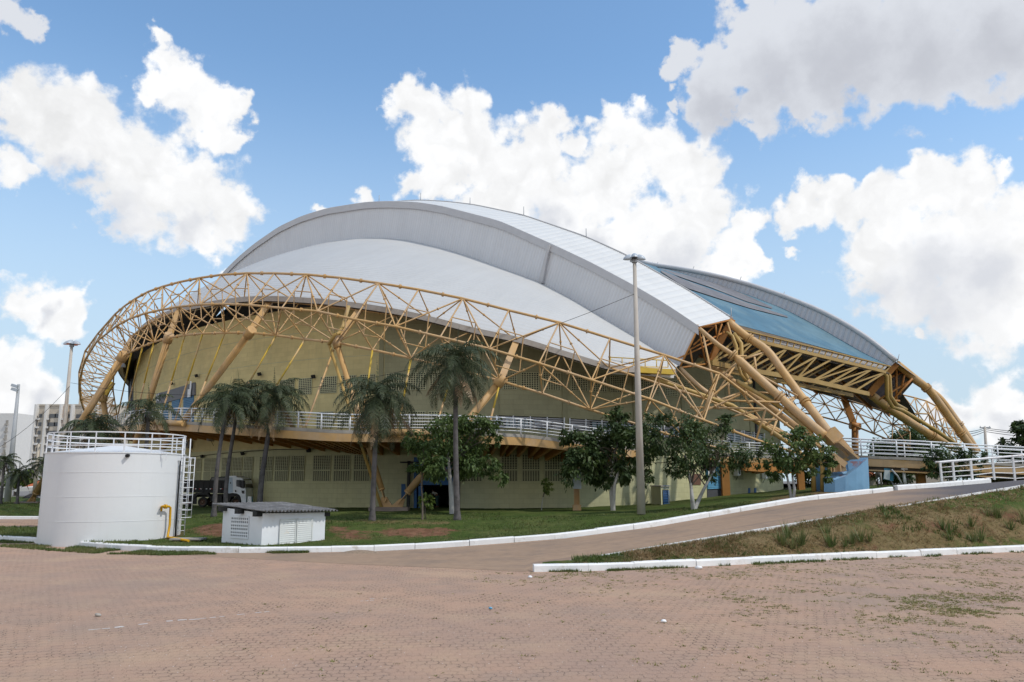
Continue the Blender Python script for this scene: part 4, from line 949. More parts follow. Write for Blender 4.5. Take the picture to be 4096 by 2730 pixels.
for a, b in zip(EL, EL[1:]):
    c = Vector((-6, 110, 0)); ia, ib = [(Vector((c.x-p.x, c.y-p.y, 0))).normalized()*.5 for p in (a, b)]; z = Vector((0, 0, .42))
    ef.prism([a-z-ia*.2, b-z-ib*.2, b-z+ib, a-z+ia], [a+Vector((0, 0, .03))-ia*.2, b+Vector((0, 0, .03))-ib*.2, b+Vector((0, 0, -.02))+ib, a+Vector((0, 0, -.02))+ia])
ef.build('eave_gutter', M['eave'], shell)
# a dark joint under the fascia edge
jt = MB(); jt.tube([p+Vector((-AN.x*.02, -AN.y*.02, -.10)) for p in LF[3:]], .13, 5); jt.build('joint', M['hole'], fas)
# lightning rods along the crown
rods = [(1516,807,802-16),(1682,802,777),(1880,814,795),(2095,862,833),(2345,947,920),(2926,1272,1240)]
for px, y0, y1 in rods:
    m = MB(); b = on_plane(px, y0, 4.8); t_ = b+Vector((.0, 0, (y0-y1)/F*b.y*1.3)); m.tube([b-Vector((0, 0, .2)), t_], .04, 5); m.build('lightning_rod', M['steelgrey'], ARENA)
# front service gutter with its small yellow guard
m = MB(); gp = [P(2430, 1470, 63.2), P(2560, 1478, 63.4), P(2690, 1490, 64)]
for a, b in zip(gp, gp[1:]): m.beam(a-Vector((0, 0, .25)), b-Vector((0, 0, .25)), .5, .5)
m.build('gutter', M['white'], ARENA)
m = MB()
a, b = P(2442, 1430, 62.6), P(2672, 1443, 63.2); m.tube([a, b], .045, 5); c, d = P(2442, 1466, 62.6), P(2672, 1470, 63.2)
for k in range(6): t = k/5; m.tube([a.lerp(b, t), c.lerp(d, t)], .04, 5)
m.tube([c, d], .04, 5); m.beam(P(2555, 1482, 62.6), P(2695, 1490, 63.4), .5, .42); m.build('guard_rail', M['yellow'], ARENA)
m = MB(); m.tube([P(2440, 1457, 63.4), P(2560, 1500, 63.4), P(2700, 1544, 64), P(2930, 1624, 64), P(3083, 1724, 63), P(3180, 1790, 62.8), P(3252, 1870, 62.5), P(3256, 1966, 62.5)], .19, 10); m.build('drainpipe', M['olive'], ARENA)

# ------------------------------------------------------------------ far arch, blue roof, gable girder
O2 = 30.4
def tz2(pts): 
    o_ = []
    for px, py in pts: p = on_plane(px, py, O2); o_.append(((Vector((p.x, p.y))-AO).dot(AD), p.z))
    return sorted(o_)
z2t = tz2([(3584,1448),(3500,1376),(3389,1303),(3274,1243),(3151,1194),(3018,1148),(2890,1113),(2767,1087),(2690,1074),(2600,1062)])
k0 = z2t[-1]; z2t = smooth_tab(z2t+[(t, z-(interp(k0[0], zT)-k0[1])) for t, z in zT if t > k0[0]+4][::8]+[(TE, 18)])
z2b = tz2([(3562,1467),(3465,1420),(3350,1354),(3274,1309),(3151,1244),(3083,1216),(2998,1184),(2914,1155),(2767,1106),(2685,1083)])
k1 = z2b[-1]; z2b = smooth_tab(z2b+[(t, z-lerp(interp(k1[0], z2t)-k1[1], 2.5, (t-k1[0])/40)) for t, z in z2t if t > k1[0]+4][::8]+[(TE, 15)])
L2T, L2B = line(z2t, O2), line(z2b, O2)
band = ruled('far_arch_band', L2B, L2T, M['silver'], ARENA, 2, flip=True)
tp = MB(); tp.tube([p+Vector((0, 0, .1)) for p in L2T], .28, 6); tp.build('edge_flashing', M['trim'], band)
L2C = line([(t, z-.2) for t, z in z2t], O2+5.2, 0, z2t[0][0]-.5); e0 = P(3668, 1511, L2C[0].y); L2C[0] = e0
ruled('far_arch_crown', L2T, L2C, M['trim'], ARENA, 1, flip=True)
cc = [P(3592, 1600, 92)]+[p+Vector((AN.x*3, AN.y*3, -4.2)) for p in L2B[3:40]]
ruled('far_arch_soffit', cc, [P(3668, 1513, L2C[0].y)]+L2C[1:38], uv_ribs(mat('purple_grey_soffit', (.13, .115, .12), .7), 0, 1.0, .8), band, 1)
LBb = [p+Vector((AN.x*.1, AN.y*.1, -.45)) for p in LB]
blue = ruled('blue_roof', LBb, [p+Vector((0, 0, .05)) for p in L2B], M['blue_roof'], ARENA, 8, -.5, taper=True)
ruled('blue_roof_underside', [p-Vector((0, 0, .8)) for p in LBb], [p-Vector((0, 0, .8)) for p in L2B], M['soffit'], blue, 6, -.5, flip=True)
# unpainted grey sheets lying along the crown of the blue roof
def blue_pt(i, f_): a, b = LBb[i], L2B[i]; return a.lerp(b, f_)+Vector((0, 0, -.5*4*f_*(1-f_)*min(1, i/30)+.12))
GRIDB = [(blue_pt(i, k/60), i, k/60) for i in range(0, 110) for k in range(61)]; GRIDP = [(proj(p), p) for p, i, f_ in GRIDB]
def roof_at(px, py): return min(GRIDP, key=lambda g: (g[0][0]-px)**2+(g[0][1]-py)**2)[1]
for up_, lo_ in (([(2628,1072),(2800,1112),(2900,1146),(3000,1186),(3090,1228)], [(2628,1076),(2720,1112),(2850,1156),(2980,1204),(3090,1238)]), ([(2640,1082),(2740,1120),(2860,1162),(3000,1214),(3150,1264)], [(2640,1090),(2745,1150),(2860,1192),(3000,1234),(3152,1268)]), ([(2780,1112),(2850,1130),(2910,1150),(2950,1166)], [(2780,1116),(2850,1138),(2910,1160),(2950,1172)])):
    U_ = resample([roof_at(*q) for q in up_], 14); W_ = resample([roof_at(*q) for q in lo_], 14); mb = MB(); us = [2.2*k for k in range(15)]
    mb.grid([W_, [a.lerp(b, .5)+Vector((0, 0, .06)) for a, b in zip(W_, U_)], U_], [[(u, q) for u in us] for q in (0, 2, 4)]); mb.build('bare_sheet', M['solar'], blue)
for px, y0, y1 in ((2600,1066,1049),(2622,1066,1049),(2766,1086,1066),(2955,1131,1107),(3128,1187,1168),(3356,1290,1276),(3587,1450,1418)):
    m = MB(); b = on_plane(px, y0, O2); m.tube([b-Vector((0, 0, .2)), P(px+10, y1, b.y)], .045, 5); m.build('lightning_rod', M['steelgrey'], ARENA)
# far shell and its eave, seen from below through the open gable
FE = catmull([P(2600, 1440, 134), P(2900, 1478, 131), P(3121, 1513, 128), P(3182, 1538, 127), P(3274, 1567, 125), P(3389, 1598, 121), P(3500, 1632, 115), P(3600, 1668, 107), P(3690, 1710, 100)], 5)
FE = resample(FE, 40); AB = [p-Vector((0, 0, .4)) for p in L2B[2:70]]; AB = resample(AB[::-1], 40)
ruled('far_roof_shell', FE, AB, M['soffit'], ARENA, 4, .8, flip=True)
# interior purlins under the roofs
pm = MB()
for i in range(4, 60, 5): pm.beam(LBb[i]-Vector((0, 0, 1.1)), L2B[i]-Vector((0, 0, 1.1)), .25, .5)
for k in range(0, 38, 4): pm.beam(FE[k]-Vector((0, 0, .35)), AB[k]-Vector((0, 0, .7)), .22, .45)
for f_ in (.3, .6): pm.tube([FE[k].lerp(AB[k], f_)-Vector((0, 0, .4)) for k in range(0, 40, 2)], .12, 5)
pm.build('purlin', M['orange'], ARENA)
GO = Vector((19.35, 69.2)); GD = (Vector((41.0, 85.0))-GO).normalized(); GN = Vector((-GD.y, GD.x))
def on_g(px, py, off=0.0): return on_plane(px, py, off, GO, GN)
gt, gm, gb = [[on_g(*q) for q in l] for l in ([(2950,1317),(3120,1358),(3310,1404),(3500,1452),(3560,1467)], [(2950,1348),(3025,1364),(3270,1423),(3500,1479),(3540,1490)], [(2845,1452),(2945,1473),(3044,1490),(3255,1526),(3473,1577)])]
def along(l, f_): return resample(l, 40)[int(f_*40)]
g1 = MB(); g1r = resample(gt, 24); g2r = resample(gm, 24)
for l, w in ((gt, .12), (gm, .3)):
    for a, b in zip(l, l[1:]): g1.beam(a, b, .25, w)
for k in range(25): g1.beam(g1r[k], g2r[k], .1, .1)
M['ochre'] = mat('ochre_girder_steel', (0.37, 0.245, 0.085), .5, .15, 1, (.27, .16, .05), .5, .7)
girder = g1.build('gable_girder', M['ochre'], ARENA)
pn = MB()
bk = Vector((-GN.x, -GN.y, 0)) if GN.y < 0 else Vector((GN.x, GN.y, 0)); bk *= .35
for k in range(24): pn.quad(g2r[k].lerp(g1r[k], .35)+bk, g2r[k+1].lerp(g1r[k+1], .35)+bk, g1r[k+1]+bk, g1r[k]+bk)
er = resample([LBb[0].lerp(L2B[0], k/24) for k in range(25)], 24)
for k in range(24): pn.quad(g1r[k]+bk, g1r[k+1]+bk, er[k+1]-Vector((0, 0, .02)), er[k]-Vector((0, 0, .02)))
pn.build('gutter_panel', M['trim'], girder)
g3 = MB()
for a, b in zip(gb, gb[1:]): g3.beam(a, b, .3, .42)
gbr = resample(gb, 20); gmr = resample(gm, 20)
for k in range(0, 20, 2):
    g3.beam(gbr[k], gmr[min(20, k+2)], .14, .16); g3.beam(gbr[k], gmr[k], .12, .13) if k < 12 else g3.beam(gbr[k], gmr[min(20, k+4)], .12, .13)
    g3.beam(gbr[k]+bk*5, gmr[min(20, k+2)]+bk*5, .12, .14)
g3.beam(gb[0]+bk*5, gb[-1]+bk*5, .25, .35); g3.build('girder_web', M['ochre'], girder)
# exposed box end of the near arch and the tubes that bring it down to its buttress
e1, e2, e3, e4 = P(2795,1310,66), P(2928,1279,69.2), P(2832,1456,69.4), P(2718,1473,66.8)
eb = MB(); eb.beam(e2, e3, .55, .5, Vector((0, -1, 0))); 
for a, b in ((e1, e2), (e4, e3), (e1, e4)): eb.tube([a, b], .09, 6)
for a, b in ((P(2862,1300,67.5), P(2866,1345,68)), (P(2888,1296,68), e3), (P(2865,1365,68.2), P(2700,1440,66.8)), (P(2820,1440,68), P(2790,1300,66)), (P(2905,1325,69), P(2762,1398,66.8)), (P(2760,1395,66.5), P(2772,1462,66.8)), (e1, P(2866,1305,68.5)), (P(2775,1380,66.6), P(2862,1302,68.4))): eb.tube([a, b], .075, 6)
eb.build('arch_end_frame', M['orange'], ARENA)
dkp = MB(); sh_ = Vector((AD.x*1.6+AN.x*.7, AD.y*1.6+AN.y*.7, .15)); dkp.quad(e1+sh_, e2+sh_, e3+sh_, e4+sh_); dkp.build('arch_end_panel', M['dark'], ARENA)
def arch_tube(pts, r, cols=(), m_='tan'):
    m = MB(); q = [P(*p) for p in pts]; m.tube(catmull(q, 4), r, 12); full = catmull(q, 4)
    for c in cols:
        i = min(len(full)-2, int(c*len(full))); m.collar(full[i], full[i+1], .5, (r if not isinstance(r, list) else max(r))*1.32, .14, 12); m.collar(full[i], full[i+1], .9, (r if not isinstance(r, list) else max(r))*1.32, .14, 12)
    return m.build('arch_tube', M[m_], ARENA)
arch_tube([(2914,1288,69),(2983,1345,68.6),(3067,1402,68),(3130,1485,67),(3193,1571,66),(3260,1658,64.6),(3330,1750,63)], .34, (.18, .68))
arch_tube([(2796,1315,66),(2872,1380,66),(2937,1425,65.8),(3030,1510,65.4),(3125,1594,64.8),(3210,1670,63.8),(3303,1748,62.6)], [.20]*9+[.36]*16, (.3, .62))
arch_tube([(2838,1456,69.2),(2903,1506,68.5),(2991,1567,67.5),(3070,1622,66.4),(3151,1682,65.2),(3270,1765,63)], .26, (.2,))
arch_tube([(2720,1474,66.8),(2800,1550,66),(2900,1615,65.4),(2991,1660,64.8),(3110,1722,63.8),(3230,1780,62.6)], .2, (.55,))
dp = MB()
dp.tube([P(*q) for q in ((2906,1330,68),(2930,1345,67.6),(2946,1385,67.4),(2947,1440,67.2),(2965,1500,67),(2985,1525,66.8))], .13, 9); dp.tube([P(*q) for q in ((2935,1335,68),(2965,1375,67.6),(2968,1450,67.2),(2985,1505,67),(3002,1530,66.8),(2975,1540,66.4),(2950,1525,66),(2960,1533,65.8),(3110,1620,65),(3240,1725,63.6),(3286,1800,62.4),(3290,1860,62),(3290,1966,62))], .17, 10); dp.build('drainpipe', M['olive'], ARENA)
for a, b in (((2910,1292,68.6),(2968,1480,67)),((2968,1440,67.5),(3064,1408,68)),((3018,1430,67.5),(3025,1485,66.5)),((2937,1425,66),(2985,1425,67)),((2850,1600,65.5),(2945,1455,67)),((2945,1455,67),(2870,1520,66.5)),((2810,1330,66),(2868,1605,65)),((2870,1490,61.5),(2800,1690,61)),((2965,1460,66.5),(3190,1585,65.5)),((2880,1602,64.5),(3120,1610,64.5)),((3135,1610,64.8),(3195,1580,66)),((3030,1570,66),(3090,1575,66)),((3195,1580,66),(3065,1700,63)),((3107,1682,62),(3085,1740,61)),((2912,1520,66.8),(2918,1585,66)),((2868,1605,65),(2965,1570,66)),((2965,1570,66),(3010,1500,67))):
    cw_ = MB(); cw_.tube([P(*a), P(*b)], .09, 7); cw_.build('arch_brace', M['tan'], ARENA)
# gusset box and blue buttress
m = MB(); a, b = P(3318, 1735, 62.8), P(3392, 1822, 62.6); m.beam(P(3308, 1728, 62.8), a.lerp(b, .36), 1.0, 1.5, Vector((0, -1, 0))); m.beam(a.lerp(b, .3), b, .7, 1.25, Vector((0, -1, 0))); m.beam(P(3340,1770,62.0), P(3418,1836,62.0), .16, 1.7, Vector((0, -1, 0)))
m.beam(P(3322,1822,61.7), P(3376,1862,61.7), .45, .8, Vector((0, -1, 0))); m.beam(P(3345,1858,61.8), P(3350,1888,61.8), 1.2, .5, Vector((0, -1, 0)))
for px in (3318, 3330, 3356): m.beam(P(px, 1856, 61.3), P(px+3, 1888, 61.3), .08, .5, Vector((0, -1, 0)))
m.build('gusset', M['tan'], ARENA)
m = MB(); bk_ = [(3262,1868),(3296,1862),(3398,1843),(3410,1833),(3471,1831),(3479,1975),(3262,1985)]
m.prism([P(x, y, 66)-Vector((0, 0, 0)) for x, y in bk_], [P(x, y, 62.9) for x, y in bk_]); bt = m.build('buttress', M['buttress'], ARENA)
m = MB(); cols_ = [(3298, 1985, 1918, 1888), (3340, 1984, 1919, 1888), (3382, 1982, 1906, 1887), (3426, 1979, 1876, 1862), (3450, 1977, 1853, 1845), (3472, 1975, 1832, 1831)]
fy = [61.4, 60.9, 60.8, 61.0, 61.3, 61.8]
m.grid([[P(c[0], c[1], y) for c, y in zip(cols_, fy)], [P(c[0], c[2], y) for c, y in zip(cols_, fy)]], sm=False); m.grid([[P(c[0], c[2], y) for c, y in zip(cols_, fy)], [P(c[0]+(8 if i < 3 else 0), c[3], 62.88) for i, c in enumerate(cols_)]], sm=False, mi=1)
m.prism([P(3298,1985,61.4), P(3298,1985,62.9), P(3296,1985,62.9), P(3296,1985,61.4)], [P(3298,1918,61.4), P(3298,1888,62.9), P(3296,1888,62.9), P(3296,1918,61.4)])
m.quad(P(3472,1975,61.8), P(3479,1975,62.95), P(3472,1831,62.95), P(3472,1832,61.8))
m.quad(P(3395,1886,62.86), P(3424,1864,62.86), P(3447,1846,62.86), P(3388,1846,62.86), mi=1)
m.build('buttress_front', [M['buttress'], M['buttress_face']], bt)
# far arch tubes, far foot and far ring
arch_tube([(3588,1457,88),(3650,1507,89),(3710,1556,90),(3760,1618,91),(3806,1682,91.5),(3860,1755,92),(3905,1815,92)], .42, (.28, .72))
arch_tube([(3640,1510,95),(3716,1560,95),(3765,1600,95),(3830,1688,95),(3870,1745,94.5),(3912,1812,94)], .40, (.6,))
arch_tube([(3484,1580,88),(3540,1622,89),(3590,1655,90),(3660,1702,91),(3735,1748,91.5),(3830,1800,92)], .46, (.2, .75))
arch_tube([(3480,1576,89),(3600,1672,92),(3700,1722,93),(3800,1775,93)], .3, (), 'orange')
m = MB()
m.tube([P(*q) for q in ((3518,1474,85),(3546,1505,85),(3548,1590,86),(3570,1628,86.5),(3610,1642,87),(3640,1660,88),(3740,1720,90),(3850,1795,91))], .22, 9); m.tube([P(*q) for q in ((3534,1478,85.5),(3558,1505,85.5),(3562,1585,86),(3585,1618,86.5),(3625,1640,87.5))], .2, 9); m.build('drainpipe', M['olive'], ARENA)
m = MB(); m.beam(P(3582,1455,86), P(3475,1577,87), .7, .6, Vector((0, -1, 0))); 
for a, b in (((3586,1465),(3586,1610)),((3618,1500),(3600,1580)),((3650,1515),(3560,1612)),((3515,1600),(3655,1515)),((3586,1465),(3548,1510)),((3600,1605),(3520,1600)),((3540,1520),(3610,1490))): m.tube([P(*a, 88), P(*b, 89)], .12, 6)
m.build('arch_end_frame', M['orange'], ARENA)
fr_ = MB(); U = [P(*q) for q in ((3060,1500,128.5),(3121,1516,128),(3182,1541,127),(3274,1570,125),(3345,1590,122.5),(3400,1605,120.5),(3460,1622,118),(3530,1645,113),(3600,1672,108))]
Mi = [P(*q) for q in ((3090,1560,131),(3150,1583,131),(3222,1606,130),(3300,1618,127),(3372,1640,124.5),(3430,1655,122),(3500,1680,119),(3570,1700,115),(3640,1730,110))]
Lo = [P(*q) for q in ((3060,1622,129),(3125,1634,128.5),(3200,1650,127.5),(3266,1662,126),(3343,1683,123.5),(3419,1705,121),(3495,1735,118),(3568,1767,114),(3640,1795,110))]
for l in (U, Lo): fr_.tube(l, .13, 7)
fr_.tube(Mi, .09, 6)
for i in range(9):
    for X_ in (U, Lo):
        fr_.tube([X_[i], Mi[i]], .085, 6)
        if i < 8: fr_.tube([Mi[i], X_[i+1]], .085, 6); fr_.tube([X_[i], Mi[i+1]], .06, 5)
    if i < 8: fr_.tube([U[i], Lo[i+1]] if i % 2 else [Lo[i], U[i+1]], .075, 6)
V1 = [P(*q) for q in ((3560,1566,108),(3610,1580,108),(3660,1592,108),(3705,1605,107),(3745,1625,106),(3778,1672,105),(3812,1715,104),(3850,1765,103))]
V2 = [P(*q) for q in ((3580,1640,106),(3620,1655,106),(3672,1655,106),(3715,1657,105.5),(3740,1690,105),(3770,1710,104),(3800,1745,103),(3830,1780,102))]
V3 = [P(*q) for q in ((3570,1700,108),(3625,1700,107),(3680,1715,106.5),(3725,1725,106),(3755,1745,105),(3780,1765,104),(3800,1785,103),(3820,1800,102))]
for l in (V1, V2, V3): fr_.tube(l, .10, 6)
for i in range(8):
    for a, b in ((V1, V2), (V2, V3)):
        fr_.tube([a[i], b[i]], .08, 5)
        if i < 7: fr_.tube([a[i], b[i+1]], .08, 5); fr_.tube([b[i], a[i+1]], .07, 5)
fr_.build('far_space_truss', M['tan'], ARENA)
m = MB(); m.beam(P(3376,1595,121), P(3416,1700,121), .9, .4, Vector((0, -1, 0))); m.tube([P(3420,1703,121), P(3421,1840,121)], .5, 12); m.tube([P(3400,1703,121), P(3440,1707,121)], .55, 10); m.build('support_leg', M['orange'], ARENA)

# ================================================================== WATER TANK
TC = Vector((X_at(454, 46.75, 2), 46.75, .0)); TRD = 3.66; TH_ = 4.93
tk = thing('water_tank', 'white cylindrical steel water tank with a railed conical top beside the small shed', 'water tank', TC)
m = MB(); rows = []; prof = [(TRD, -.2)]
m.lathe(TC, [(TRD, -.2), (TRD, TH_)], 96); m.lathe(TC, [(TRD+.03, TH_-.05), (TRD+.03, TH_+.005), (TRD-.1, TH_+.01)], 96, sm=False)
for z in (1.28, 2.58, 3.86): m.lathe(TC, [(TRD-.01, z-.014), (TRD+.009, z-.012), (TRD+.009, z+.012), (TRD-.01, z+.014)], 96, sm=False)
m.build('tank_shell', M['tank'], tk)
m = MB(); m.lathe(TC, [(TRD-.02, TH_+.005), (TRD*.5, TH_+.27), (.05, TH_+.52)], 48, sm=False); m.build('cone_roof', M['tank'], tk)
m = MB()
def ring(z, r, t, h=.07): m.lathe(TC, [(r-t, z-h/2), (r+t, z-h/2), (r+t, z+h/2), (r-t, z+h/2), (r-t, z-h/2)], 64, sm=False)
for z in (TH_+1.08, TH_+.72, TH_+.36): ring(z, TRD-.05, .02, .06)
for k in range(16):
    a = 2*pi*k/16+.14; p = TC+Vector(((TRD-.05)*cos(a), (TRD-.05)*sin(a), TH_)); m.box(p+Vector((0, 0, .54)), (.05, .05, 1.08))
m.build('guard_rail', M['rail'], tk)
def tank_pt(px, py, o=0.0):
    e = tan(TH-atan((py-1365)/F)); rx = (px-2048)/F*(CT+e*ST); A_2 = rx*rx+1; B_2 = -2*(TC.x*rx+TC.y); C_2 = TC.x**2+TC.y**2-(TRD+o)**2
    Y = (-B_2-sqrt(max(0, B_2*B_2-4*A_2*C_2)))/(2*A_2); return P(px, py, Y)
m = MB(); q = [tank_pt(646, 2028, 0), tank_pt(648, 2027, .28), tank_pt(676, 2027, .28), tank_pt(682, 2032, .28), tank_pt(679, 2100, .28), tank_pt(668, 2180, .3)]; q.append(Vector((q[-1].x, q[-1].y, .32))); q[5].z = .34; q[6] = P(752, 2193, 43.0); q[6].z = .32
m.tube(catmull(q, 1), .065, 10); m.collar(q[2], q[1], .5, .125, .12, 10); m.tube([q[0], q[0]+Vector((0, 0, -.25))], .06, 8); m.build('yellow_pipe', M['pipe_y'], tk)
m = MB(); q = [tank_pt(596, 2176, 0), tank_pt(597, 2176, .3), tank_pt(619, 2175, .3), tank_pt(621, 2186, .3)]; m.tube(q, .085, 10); m.collar(q[0], q[1], .8, .12, .1, 10); m.collar(q[1], q[2], .6, .12, .08); m.build('red_pipe', M['pipe_r'], tk)
m = MB(); pb, pt_ = tank_pt(703, 2182, .05), tank_pt(721, 1842, .05); T_ = Vector((.8, .6, 0)); O_ = Vector((.5, -.55, 0))
for s in (0, .42): m.tube([pb+T_*s, Vector((pb.x, pb.y, TH_+.9))+T_*s], .03, 6)
for k in range(16): z = .3+k*.3; m.tube([Vector((pb.x, pb.y, z)), Vector((pb.x, pb.y, z))+T_*.42], .018, 5)
for k in range(9):
    z = 1.35+k*.42; c = Vector((pb.x, pb.y, z)); m.tube([c, c+O_*.6, c+O_*.75+T_*.3, c+O_*.5+T_*.6, c+T_*.42], .022, 5)
for f_ in (O_*.6, O_*.75+T_*.3, O_*.5+T_*.6): m.tube([Vector((pb.x, pb.y, 1.35))+f_, Vector((pb.x, pb.y, 4.75))+f_], .022, 5)
m.build('caged_ladder', M['rail'], tk)
m = MB(); q0, q1 = tank_pt(698, 2183, .12), tank_pt(717, 1845, .12); q1 = Vector((q0.x, q0.y, q1.z)); m.tube([q0, q1, q1+Vector((-.7, -.15, .02))], .045, 7); m.build('overflow_pipe', M['wire'], tk)
m = MB(); a = tank_pt(514, 1823, .0); m.tube([a, a+Vector((.02, -.25, -.02))], .09, 10); m.build('vent_stub', M['black'], tk)
m = MB()
for dx in (0, .28): m.box(tank_pt(645, 1828, .04)+Vector((dx, 0, 0)), (.025, .03, .42))
m.box(tank_pt(645, 1822, .04)+Vector((.14, 0, .1)), (.3, .03, .03)); m.build('lifting_bracket', M['rail'], tk)
m = MB(); c = P(752, 2183, 44.2); c.z = .34; m.box(c, (1.7, .9, .08)); tag(m.build('concrete_cover', M['concrete'], None, c), 'dark flat concrete cover slab on the grass between tank and shed', 'cover')

# ================================================================== PUMP SHED
Lc, Nc, Rc = P(884, 2197, 43.1), P(1044, 2194, 41.0), P(1297, 2185, 43.4); Bc = Lc+(Rc-Nc)
for q in (Lc, Nc, Rc, Bc): q.z = .1
sh = thing('pump_shed', 'small white rendered shed with a corrugated grey roof and louvred double doors', 'shed', (Lc+Rc)/2)
def up_to(p, z): return Vector((p.x, p.y, z))
m = MB(); zt = [(Lc, 2.02), (Nc, 1.80), (Rc, 1.76), (Bc, 2.02)]
m.prism([p for p, z in zt], [up_to(p, z) for p, z in zt]); shw = m.build('wall', M['shed_left'], sh)
tu = (Rc-Nc).normalized(); tl = (Nc-Lc).normalized(); nf = Vector((tu.y, -tu.x, 0)); nl = Vector((tl.y, -tl.x, 0)); UPV = Vector((0, 0, 1))
wl, wf = (Nc-Lc).length, (Rc-Nc).length
m = MB()   # ventilation blocks: proud lattice with dark holes
m.box(Lc+tl*(wl*.455)+nl*.012+UPV*.97, (wl*.435, .02, 1.04), (tl, nl, UPV), 1)
bw, bh = wl*.435, 1.04; cells = 9
for i in range(cells+1): m.box(Lc+tl*(wl*.455-bw/2+bw*i/cells)+nl*.03+UPV*.97, (bw/cells*.42, .03, bh+.03), (tl, nl, UPV))
for i, hh in zip(range(7), (0, .165, .33, .51, .68, .86, 1.04)): m.box(Lc+tl*(wl*.455)+nl*.032+UPV*(.45+hh), (bw+.04, .03, .07 if i % 2 else .10), (tl, nl, UPV))
m.build('vent_blocks', [M['shed_left'], M['hole']], shw)
for k, (f0, f1) in enumerate(((.262, .515), (.532, .785))):
    m = MB(); c = Nc+tu*(wf*(f0+f1)/2)+nf*.03; w_ = wf*(f1-f0); m.box(c+nf*-.01+UPV*.70, (w_, .02, 1.36), (tu, nf, UPV))
    for s in (-1, 1): m.box(c+tu*(s*(w_/2-.02))+nf*.03+UPV*.70, (.05, .05, 1.38), (tu, nf, UPV))
    for z in (.03, 1.38): m.box(c+nf*.03+UPV*z, (w_, .05, .05), (tu, nf, UPV))
    for i in range(13):
        z = .10+i*.1; a = c-tu*(w_/2-.05)+UPV*z; b = c+tu*(w_/2-.05)+UPV*z; d = nf*.045-UPV*.045; e = nf*.01+UPV*.05
        m.prism([a+d, b+d, b+d+UPV*.012, a+d+UPV*.012], [a+e, b+e, b+e+UPV*.012, a+e+UPV*.012])
    m.build('louvre_door', M['louvre'], sh)
m = MB()   # sheet roof with real corrugations
A0, A1, B1, B0 = P(849, 2016, 44.0), P(1057, 2045, 40.4), P(1352, 2041, 43.5), P(1110, 2013, 47.0)
B0 = A0+(B1-A1); B0.z = A0.z
n = 220; rows = []
for k in range(11):
    r = []
    for i in range(n+1):
        t = i/n; e, f_ = A0.lerp(B0, t), A1.lerp(B1, t); p = e.lerp(f_, k/10); p = p+UPV*(.05*sin(t*2*pi*21)+.012*noise.noise(p*.8)+(.02 if k in (4, 5) else 0)); r.append(p)
    rows.append(r)
m.grid(rows); m.grid([[p-UPV*.02 for p in r] for r in rows], flip=True); m.grid([rows[-1], [p-UPV*.02 for p in rows[-1]]]); m.grid([[r[0] for r in rows], [r[0]-UPV*.02 for r in rows]]); m.build('roof', M['fibro'], sh)
for f_ in (.06, .5, .95):
    a = Lc+tl*(wl*f_); m = MB(); z = lerp(2.02, 1.80, f_)-.04; m.box(up_to(a, z)+nl*.12, (.30, .5, .24), (tl, nl, UPV)); m.build('rafter_end', M['black'], sh)
m = MB(); m.box(up_to(Rc, 1.66)+tu*.1-nf*.1, (.3, .3, .2), (tu, nf, UPV)); m.build('rafter_end', M['black'], sh)

# ================================================================== DUMP TRUCK
TY = 70.6; gz = P(860, 2029, TY).z
def tx(px): return X_at(px, TY, gz+1)
tr = thing('dump_truck', 'dark dump truck with a white cab parked against the lower khaki wall', 'truck', (tx(860), TY+1.2, gz))
def tp(px, py, dy=0.0):
    q = P(px, py, TY); return Vector((q.x, TY+dy, q.z))
def slab(mbx, pts, d0, d1, mi=0): mbx.prism([tp(x, y, d0) for x, y in pts][::-1], [tp(x, y, d1) for x, y in pts][::-1], mi)
W2 = 2.4
m = MB(); slab(m, [(700, 1925), (912, 1924), (908, 1975), (700, 1968)], 0, W2); slab(m, [(836, 1925), (845, 1909), (908, 1907), (912, 1924)], .08, W2-.08)
for px in (765, 788, 812, 836, 860, 884): slab(m, [(px, 1926), (px+3, 1926), (px+3, 1970), (px, 1970)], -.06, 0)
slab(m, [(764, 1921), (771, 1921), (771, 1972), (762, 1972)], -.08, W2); slab(m, [(700, 1922), (912, 1922), (912, 1928), (700, 1928)], -.08, 0)
dump = m.build('dump_body', M['black'], tr)
m = MB(); slab(m, [(848, 1912), (902, 1911), (897, 1923), (846, 1924)], -.07, -.01); m.build('headboard_panel', mat('scuffed_grey_panel', (.12, .12, .115), .7, .3), dump)
m = MB()
for px in (782, 803, 825, 840, 882): slab(m, [(px, 1955), (px+5, 1955), (px+5, 1957.4), (px, 1957.4)], -.1, -.062)
for x, y in ((737, 1930), (752, 1930), (734, 1959), (751, 1959)): slab(m, [(x, y), (x+5, y), (x+5, y+2.4), (x, y+2.4)], -.1, -.062)
m.build('reflector', M['white'], dump)
m = MB()
for px in (777, 798, 846, 888): slab(m, [(px, 1955), (px+5, 1955), (px+5, 1957.4), (px, 1957.4)], -.1, -.062)
m.build('red_reflector', M['redlamp'], dump)
m = MB(); slab(m, [(700, 1978), (905, 1978), (905, 1990), (700, 1990)], .5, W2-.5); slab(m, [(745, 1990), (785, 1972), (830, 1972), (845, 1992), (838, 1992), (826, 1980), (790, 1980), (778, 1994)], -.02, .5); slab(m, [(840, 1985), (858, 1985), (858, 2005), (840, 2005)], .1, .6); slab(m, [(862, 1985), (886, 1985), (886, 2012), (862, 2012)], .05, .7); slab(m, [(771, 1990), (785, 1990), (785, 2018), (771, 2018)], .1, .14); slab(m, [(726, 1990), (770, 1988), (770, 2006), (726, 2004)], .2, .5); m.build('chassis', M['black'], tr)
m = MB(); slab(m, [(728, 2009), (766, 2009), (765, 2015), (727, 2015)], -.02, .1); bp_ = m.build('rear_bumper', M['white'], tr)
m = MB()
